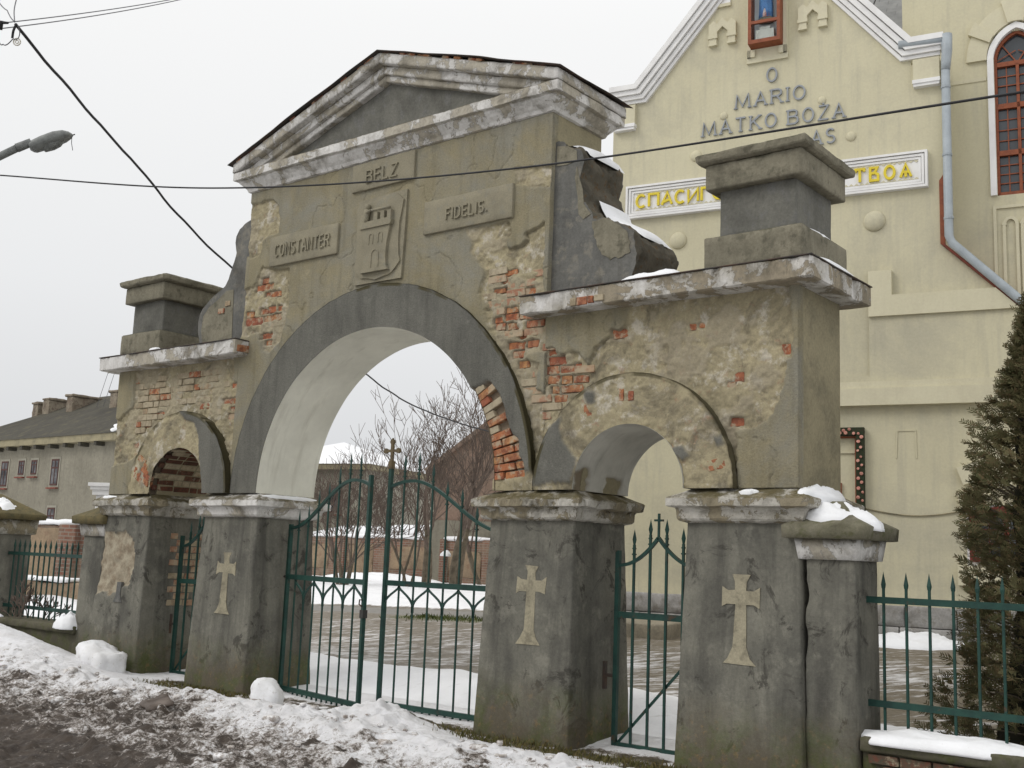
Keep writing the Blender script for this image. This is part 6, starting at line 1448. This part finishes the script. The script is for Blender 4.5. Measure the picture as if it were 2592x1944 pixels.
# ------------------------------------------------------------------ churchyard brick wall (panels with piers, snow on top)
def wallbrick(name, c1, c2, mortar):
    m, n, b = newmat(name); g = G(n); tcx = n.nodes.new('ShaderNodeTexCoord'); s_ = g.sep(tcx.outputs['Object']); cb = n.nodes.new('ShaderNodeCombineXYZ')
    n.links.new(g.math('ADD', s_[0], s_[1]), cb.inputs[0]); n.links.new(s_[2], cb.inputs[1])
    bt = n.nodes.new('ShaderNodeTexBrick'); n.links.new(cb.outputs[0], bt.inputs['Vector']); bt.inputs['Scale'].default_value = 1.0; bt.inputs['Brick Width'].default_value = .27; bt.inputs['Row Height'].default_value = .085; bt.inputs['Mortar Size'].default_value = .012
    bt.inputs['Color1'].default_value = (*c1, 1); bt.inputs['Color2'].default_value = (*c2, 1); bt.inputs['Mortar'].default_value = (*mortar, 1)
    c = g.mix(g.ramp(g.noise(1.3, 6, .7), [(.42, 0.0), (.62, .75)]), bt.outputs[0], (.24, .19, .14)); c = g.mix(g.ramp(g.noise(2.2, 6, .7), [(.55, 0.0), (.7, .6)]), c, (.07, .055, .045)); setc(n, b, c, .93); g.bump(b, g.noise(20, 5, .7), .6, .02); return m
WALLM = wallbrick('old_brick_wall', (.21, .10, .07), (.14, .075, .055), (.22, .19, .155))
wbm = {}
def wall_run(label, p0, p1, h, zb, piers, coat, seed, bw=.26, course=.09):
    p0 = np.array(p0); p1 = np.array(p1); d_ = p1 - p0; L = np.linalg.norm(d_[:2]); a = math.atan2(d_[1], d_[0])
    w = thing('brick_wall', label, 'wall', (p0[0], p0[1], zb), a, world=False)
    V, F = rbox(0, L, 0, .35, -.3, h, res=.25, r=.02, amp=.03, freq=2, seed=seed); body = obj('wall_body', mesh_np('wall_body', V, F), WALLM, w)
    V, F = rbox(-.05, L + .05, -.08, .45, h, h + .13, res=.12, r=.055, amp=.05, freq=1.7, seed=seed + 1); obj('snow_cap', mesh_np('snow_cap', V, F), MAT['snow'], w)
    for x in piers:
        V, F = rbox(x, x + .55, -.14, .42, -.3, h + .02, res=.2, r=.02, amp=.015, freq=3, seed=int(x * 9)); obj('pier', mesh_np('pier', V, F), WALLM, w)
    rr = random.Random(seed)
    for (xa, xb, za, zb_) in coat:
        V, F = rbox(xa, xb, -.03, .01, za, zb_, res=.15, r=.01, amp=.05, freq=2.2, seed=seed + 9); obj('render_patch', mesh_np('render_patch', V, F), MAT['ochrewall'], w)
    return w, L
MAT['ochrewall'] = masonry('ochre_wall_render', (.29, .215, .14), (.23, .175, .12), (.20, .125, .085), 1.4, 14, stain=(.12, .09, .065), stain_amt=.6)
A0 = at(640, 1460, 46.0); A1 = at(1330, 1468, 38.0)
w1, L1 = wall_run('red brick churchyard wall with ochre panels and snow on top, seen through the main gate', (A0[0], A0[1]), (A1[0], A1[1]), 1.48, .82, [1.0, 4.2, 6.2, 8.9, 11.0], [(1.7, 3.9, .3, 1.2), (4.85, 6.1, .15, 1.25), (6.9, 8.6, .4, 1.2), (9.5, 10.9, .2, 1.1)], 11)
B0 = at(-60, 1430, 29.0); B1 = at(330, 1425, 25.0)
w2, L2 = wall_run('crumbling ochre and red brick wall with a thick snow cap behind the left railing', (B0[0], B0[1]), (B1[0], B1[1]), 1.42, .65, [L1 * 0 + 2.9], [(.0, 2.8, .2, 1.35)], 23)
# second low ledge wall with snow
e0 = at(-60, 1480, 26.0); e1 = at(330, 1480, 22.5); dd = e1 - e0; 
lw_ = thing('low_ledge', 'low stone ledge with snow on it in front of the left brick wall', 'low wall', (e0[0], e0[1], .62), math.atan2(dd[1], dd[0]), world=False)
V, F = rbox(0, np.linalg.norm(dd[:2]), 0, .4, -.3, .30, res=.15, r=.03, amp=.05, freq=2.5, seed=41); obj('stones', mesh_np('stones', V, F), MAT['ochrewall'], lw_)
V, F = rbox(0, np.linalg.norm(dd[:2]) * .62, -.04, .42, .30, .39, res=.12, r=.04, amp=.04, freq=2, seed=42); obj('snow_cap', mesh_np('snow_cap', V, F), MAT['snow'], lw_)
# sheds with snowy roofs behind the churchyard wall
for i, (u0, u1, v, dst, lab) in enumerate(((930, 1100, 1350, 52, 'low shed with a snowy roof behind the churchyard wall'), (1110, 1300, 1352, 46, 'collapsed lean-to with snow slabs behind the churchyard wall'), (790, 925, 1352, 54, 'snow covered woodpile left of the shed behind the churchyard wall'))):
    p0 = at(u0, v, dst); p1 = at(u1, v + 4, dst - 3); dd = p1 - p0; L = np.linalg.norm(dd[:2]); s_ = thing('shed', lab, 'shed', (p0[0], p0[1], 0), math.atan2(dd[1], dd[0]), world=False)
    MB().box(0.1, L - .1, 0, 2, .6, p0[2] - .15).build('wall', MAT['darkwood'] if 'darkwood' in MAT else MAT.setdefault('darkwood', plain('dark_boards', (.05, .038, .03), (.08, .06, .045), 5, .9)), s_)
    V, F = rbox(-.2, L + .2, -.3, 2.2, p0[2] - .12, p0[2] + .12, res=.2, r=.08, amp=.07, freq=1.6, seed=80 + i); V[:, 2] += (V[:, 1]) * .18; obj('snow_roof', mesh_np('snow_roof', V, F), MAT['snow'], s_)
# snow banks at the foot of the church and the wall
snow_patch('snow bank at the foot of the church, seen through the right railing', tuple(np.array(chw(4.6, -.9, .62))), .85, .5, .22, TH, (0, 0), 71)
snow_patch('ridge of cleared snow along the churchyard wall', (A0[0] * .45 + A1[0] * .55 + .6, A0[1] * .45 + A1[1] * .55 - 1.2, .78), 3.0, .6, .26, math.atan2(A1[1] - A0[1], A1[0] - A0[0]), (0, 0), 72)

# ------------------------------------------------------------------ bare trees
def bare_tree(label, base, height, stems, seed, spread=.5, r0=.09, maxlev=5, group='bare trees in the churchyard', lean=0.0):
    t = thing('bare_tree', label, 'tree', tuple(base)); rr = random.Random(seed); trunk = MB(); crown = MB()
    def grow(p, d_, L, r_, lev, mb):
        n_ = 3 if lev < 3 else 2; pts = [p.copy()]; dd = d_.copy(); cur = p.copy()
        for i in range(n_):
            dd = dd + np.array([rr.gauss(0, .13), rr.gauss(0, .13), rr.gauss(.04, .07)]); dd /= np.linalg.norm(dd); cur = cur + dd * L / n_; pts.append(cur.copy())
        mb.tube(pts, r_, 6 if lev < 2 else (4 if lev < 4 else 3), max(r_ * .62, .006), cap=False)
        if lev >= maxlev: return
        k = rr.choice((2, 3, 3)) if lev < 4 else rr.choice((2, 2, 3))
        for i in range(k):
            tt = rr.uniform(.45, 1.0) if i else 1.0; q_ = pts[min(n_, max(1, int(round(tt * n_))))]
            ax = np.array([rr.gauss(0, 1), rr.gauss(0, 1), rr.gauss(0, .5)]); ax -= dd * np.dot(ax, dd); ax /= np.linalg.norm(ax) + 1e-9
            an_ = rr.uniform(.3, .75) if i else rr.uniform(.05, .3); nd = dd * math.cos(an_) + ax * math.sin(an_); nd[2] += .1; nd /= np.linalg.norm(nd)
            grow(q_, nd, L * rr.uniform(.6, .84), max(r_ * .52, .0085), lev + 1, crown)
    for s_ in range(stems):
        a = rr.uniform(0, 6.28); d_ = np.array([math.cos(a) * spread * rr.uniform(.3, 1) + lean, math.sin(a) * spread * rr.uniform(.3, 1), 1.0]); d_ /= np.linalg.norm(d_)
        b0 = np.array(base) + np.array([math.cos(a) * .1 * (stems > 1), math.sin(a) * .1 * (stems > 1), -.1])
        grow(b0, d_, height * .36, r0 * rr.uniform(.75, 1.1), 0, trunk)
    trunk.build('trunk', MAT['bark'], t, True); crown.build('crown', MAT['twig'], t, True)
def tree_at(u, v, dist): p = at(u, v, dist); return (p[0], p[1], yard_z(p[0], p[1]) * 1.0 - .05)
bare_tree('multi stemmed bare shrub tree in front of the brick wall, left of the gate cross', tree_at(868, 1440, 33), 3.5, 8, 1, .42, .05)
bare_tree('tall bare tree with forked trunk straight behind the right gate leaf', tree_at(1075, 1470, 33), 5.2, 2, 2, .34, .10, 6)
bare_tree('bare tree with a sawn limb nearest the right pillar of the main gate', tree_at(1152, 1455, 34), 5.5, 2, 3, .4, .12, 6)
bare_tree('slim bare tree between the gate cross and the forked tree', tree_at(1030, 1460, 35), 4.7, 3, 4, .38, .05)
bare_tree('thin bare tree farthest right in the main arch', tree_at(1230, 1440, 38), 5.6, 2, 5, .4, .07, 6)
bare_tree('brushy bare tree rising behind the churchyard wall', tree_at(985, 1400, 47), 5.6, 3, 6, .45, .07, 6)
bare_tree('low tangled bare tree behind the shed roofs', tree_at(925, 1400, 50), 4.2, 4, 8, .6, .06)
bare_tree('twiggy bush behind the left railing', (at(85, 1530, 19)[0], at(85, 1530, 19)[1], .35), .8, 4, 9, .9, .009, 4, 'bushes')
sp2 = tree_at(1152, 1455, 34); snow_patch('snow on the sawn limb of the bare tree', (sp2[0] - .15, sp2[1] - .3, sp2[2] + 1.05), .18, .12, .12, 0, (0, 0), 75)

# ------------------------------------------------------------------ evergreen on the right
def thuja(label, base, H, Rb, seed):
    t = thing('evergreen_tree', label, 'tree', tuple(base)); rr = random.Random(seed)
    tr = MB().tube([(base[0], base[1], base[2] - .1), (base[0] + .03, base[1], base[2] + H * .5), (base[0], base[1], base[2] + H * .96)], .1, 8, .02); tr.build('trunk', MAT['bark'], t, True)
    mb = MB(); inner = MB()
    def rad(z, a): 
        k = z / H; return Rb * (1 - k) ** .72 * (.86 + .6 * float(fbm(np.array([[math.cos(a) * 1.5, math.sin(a) * 1.5, z * 1.7]]), 3, seed)[0])) + .04
    SV = []; 
    def leaves(A_, B_, S_, w_):
        v = B_ - A_; sd = np.cross(v, S_); sd = sd / (np.linalg.norm(sd, axis=1, keepdims=True) + 1e-9) * w_
        SV.append(np.stack([A_ - sd * .5, A_ + sd * .5, A_ * .45 + B_ * .55 + sd, B_, A_ * .45 + B_ * .55 - sd], 1))
    gen = np.random.default_rng(seed); NS = 6800
    zz = H * gen.random(NS) ** .85 * .99; aa = gen.uniform(0, 2 * math.pi, NS); k_ = zz / H
    nb_ = fbm(np.stack([np.cos(aa) * 1.5, np.sin(aa) * 1.5, zz * 1.7], -1), 3, seed)
    Rr = Rb * (1 - k_) ** .72 * (0.86 + .6 * nb_) + .04; ff = 1 - .4 * gen.random(NS) ** 2
    P_ = np.stack([base[0] + np.cos(aa) * Rr * ff, base[1] + np.sin(aa) * Rr * ff, base[2] + zz - .03], -1)
    D_ = np.stack([np.cos(aa), np.sin(aa), gen.uniform(-.15, .9, NS)], -1) + gen.normal(0, .35, (NS, 3)) * [1, 1, .4]; D_ /= np.linalg.norm(D_, axis=1, keepdims=True)
    S_ = np.cross(D_, [0, 0, 1.0]); S_ /= np.linalg.norm(S_, axis=1, keepdims=True) + 1e-9; N_ = np.cross(S_, D_); tw = gen.uniform(-1.4, 1.4, NS)[:, None]; S2 = S_ * np.cos(tw) + N_ * np.sin(tw); PN = np.cross(D_, S2)
    LL_ = gen.uniform(.09, .19, NS)[:, None]; leaves(P_, P_ + D_ * LL_, PN, .0055)
    for i in range(6):
        q_ = P_ + D_ * LL_ * (.16 + .135 * i); l_ = LL_ * (.5 - .06 * i)
        for sg in (-1, 1):
            e_ = D_ * .7 + S2 * sg * .7 + gen.normal(0, .12, (NS, 3)); leaves(q_, q_ + e_ * l_, PN, .0055)
    SV = np.concatenate(SV).reshape(-1, 3)
    crown = obj('crown', mesh_np('crown', SV, np.arange(len(SV)).reshape(-1, 5), False), MAT['thuja'], t)
    # dark limbs inside so the crown is not hollow
    for k in range(330):
        zz = H * rr.random() * .95; a = rr.uniform(0, 6.283); R_ = rad(zz, a) * .85
        inner.tube([(base[0], base[1], base[2] + zz * .9), (base[0] + math.cos(a) * R_, base[1] + math.sin(a) * R_, base[2] + zz + .1)], .012, 4, .005, False)
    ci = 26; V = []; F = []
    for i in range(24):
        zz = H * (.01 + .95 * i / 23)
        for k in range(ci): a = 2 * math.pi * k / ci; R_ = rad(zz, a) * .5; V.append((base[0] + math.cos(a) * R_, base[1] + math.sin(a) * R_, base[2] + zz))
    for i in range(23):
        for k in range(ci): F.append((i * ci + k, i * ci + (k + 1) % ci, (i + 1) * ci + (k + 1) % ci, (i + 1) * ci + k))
    obj('inner_foliage_shade', mesh_np('inner_foliage_shade', V, F), MAT['thujain'], t)  # foliage hull coloured near black, the crown's inner shade painted in
    inner.build('limbs', MAT['bark'], t)
m, n, b = newmat('thuja_sprays'); g = G(n)
c = g.mix(g.ramp(g.noise(3.0, 4, .6), [(.35, 0.0), (.65, 1.0)]), (.088, .09, .04), (.145, .132, .064)); c = g.mix(g.ramp(g.noise(24, 4, .6), [(.50, 0.0), (.64, .8)]), c, (.19, .125, .07)); setc(n, b, c, .75, .2); MAT['thuja'] = m
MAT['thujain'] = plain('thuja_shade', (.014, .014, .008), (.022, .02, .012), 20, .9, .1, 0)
thuja('dark bronze green evergreen behind the right railing', (at(2688, 1467, 10.7)[0], at(2688, 1467, 10.7)[1], 0.08), 4.2, 1.22, 5)

# ------------------------------------------------------------------ wires, pole fittings and street lamp
def wire(label, pts, r_, mat, sag=0.0, n_=24, wob=0.0, seed=0):
    P = np.array(pts, float); m_ = len(P); out = []
    Q = np.concatenate([[2 * P[0] - P[1]], P, [2 * P[-1] - P[-2]]])
    for i in range(m_ - 1):
        for t in np.linspace(0, 1, n_, endpoint=(i == m_ - 2)):
            a, b_, c_, d_ = Q[i], Q[i + 1], Q[i + 2], Q[i + 3]
            q_ = .5 * (2 * b_ + (c_ - a) * t + (2 * a - 5 * b_ + 4 * c_ - d_) * t * t + (3 * b_ - a - 3 * c_ + d_) * t ** 3) + np.array([0, 0, -sag * 4 * t * (1 - t)])
            if wob: q_ = q_ + wob * np.array([0, fbm(np.array([[t * 5 + i * 5, 0, seed]]), 2, seed)[0], fbm(np.array([[t * 5 + i * 5, 9, seed]]), 2, seed)[0]])
            out.append(q_)
    o = MB().tube(out, r_, 6).build('overhead_wire', MAT[mat], None, True); tag(o, label, 'wire', 'overhead wires'); return o
wire('thick black cable slanting down behind the left end of the pediment and through the arch', [at(41, 62, 13.0), at(330, 400, 16.0), at(592, 682, 18.6), at(931, 951, 24.5), at(1080, 1040, 27), at(1240, 1092, 30)], .017, 'wire', .02, 14, .02, 3)
wire('thin dark wire sagging across the front of the pediment', [at(-40, 441, 15.0), at(540, 476, 12.4), at(1296, 427, 10.1), at(2640, 225, 7.6)], .0088, 'wire', .0, 20)
bp = bpy.data.objects
wire('upper of the two pale wires crossing the top left corner', [at(-30, 62, 14.0), at(470, -8, 19)], .007, 'wiregrey', .03)
wire('lower of the two pale wires crossing the top left corner', [at(-30, 76, 14.0), at(470, -4, 19.4)], .007, 'wiregrey', .04)
wire('short pale wire rising from the cable end to the top edge', [at(37, 56, 13.0), at(36, 25, 13.2), at(43, -8, 13.4)], .006, 'wiregrey')
wire('short pale wire running up to the top left corner', [at(37, 54, 13.0), at(18, 26, 13.4), at(-8, -4, 13.8)], .006, 'wiregrey', .02)
wire('loop of slack wire hanging under the cable end', [at(-6, 96, 13.2), at(8, 112, 13.1), at(32, 99, 13.0)], .006, 'wiregrey', .02)
wire('black tail of the cable end hanging straight down', [at(41, 62, 13.0), at(34, 78, 13.0), at(31, 97, 13.0)], .014, 'wire')
wire('thin loop beside the cable tail', [at(44, 64, 13.0), at(50, 82, 13.0), at(45, 98, 13.0), at(33, 99, 13.0)], .005, 'wiregrey')
ins = thing('insulator', 'small white ring insulator hanging from the cable end', 'insulator', tuple(at(43, 106, 13)))
mb = MB(); c0 = at(43, 106, 13.0); mb.tube([c0 + RT * .036 * math.cos(t) + UP * .036 * math.sin(t) for t in np.linspace(0, 2 * math.pi, 17)], .007, 6); mb.tube([c0 + RT * .016 * math.cos(t) + UP * .016 * math.sin(t) for t in np.linspace(0, 2 * math.pi, 13)], .006, 6); mb.build('ring', MAT['ivory'], ins, True)
br = thing('wire_bracket', 'dark pole bracket cut by the left picture edge', 'bracket', tuple(at(2, 60, 13.2)))
mb = MB(); mb.tube([at(-30, 62, 13.3), at(4, 57, 13.2), at(20, 58, 13.1)], .022, 6, .012); mb.tube([at(2, 52, 13.2), at(1, 76, 13.2)], .03, 8, .02); mb.build('clamp', MAT['wire'], br, True)
lp = thing('street_lamp', 'grey cobra head street lamp on a slanting arm at the left edge', 'street lamp', tuple(at(60, 360, 15)))
LD = 15.0
arm = [at(-160, 470, LD + 1.2), at(-60, 424, LD + .4), at(45, 374, LD)]; MB().tube(arm, .052, 8, .046).build('arm', MAT['lampmetal'], lp, True); MB().tube([at(42, 375, LD), at(80, 360, LD)], .058, 8, .054).build('collar', MAT['lampmetal'], lp, True)
# housing: flattened tapering shell along the arm direction
a0, a1 = np.array(at(74, 372, LD)), np.array(at(184, 342, LD)); ax = (a1 - a0) / np.linalg.norm(a1 - a0); sd = np.cross(ax, [0, 0, 1.0]); sd /= np.linalg.norm(sd); uu_ = np.cross(sd, ax); LL = np.linalg.norm(a1 - a0)
def shell(prof, zsc, nm, mat, lower=False):
    V = []; F = []; n_ = 16
    for t, w_, hu, hd in prof:
        for k in range(n_):
            an_ = 2 * math.pi * k / n_; c_, s_ = math.cos(an_), math.sin(an_); V.append(a0 + ax * LL * t + sd * w_ * c_ + uu_ * (hu * s_ if s_ > 0 else hd * s_))
    for i in range(len(prof) - 1):
        for k in range(n_): F.append((i * n_ + k, i * n_ + (k + 1) % n_, (i + 1) * n_ + (k + 1) % n_, (i + 1) * n_ + k))
    F.append(tuple(range(n_))[::-1]); F.append(tuple((len(prof) - 1) * n_ + k for k in range(n_))); obj(nm, mesh_np(nm, V, F), mat, lp)
shell([(0, .07, .05, .04), (.06, .085, .06, .075), (.12, .10, .068, .09), (.3, .125, .085, .085), (.6, .14, .10, .07), (.82, .125, .085, .05), (.94, .08, .05, .03), (1.0, .03, .015, .012)], 1, 'housing', MAT['lampmetal'])
shell([(.26, .02, -.05, .09), (.3, .09, -.05, .115), (.5, .11, -.04, .115), (.66, .1, -.03, .095), (.74, .02, -.03, .07)], 1, 'diffuser', MAT['lampmetal'], True)
mb = MB(); mb.tube([at(182, 343, LD), at(190, 340, LD)], .008, 5); mb.tube([at(182, 346, LD), at(181, 362, LD), at(184, 381, LD)], .004, 5); mb.build('loose_wire', MAT['wire'], lp)
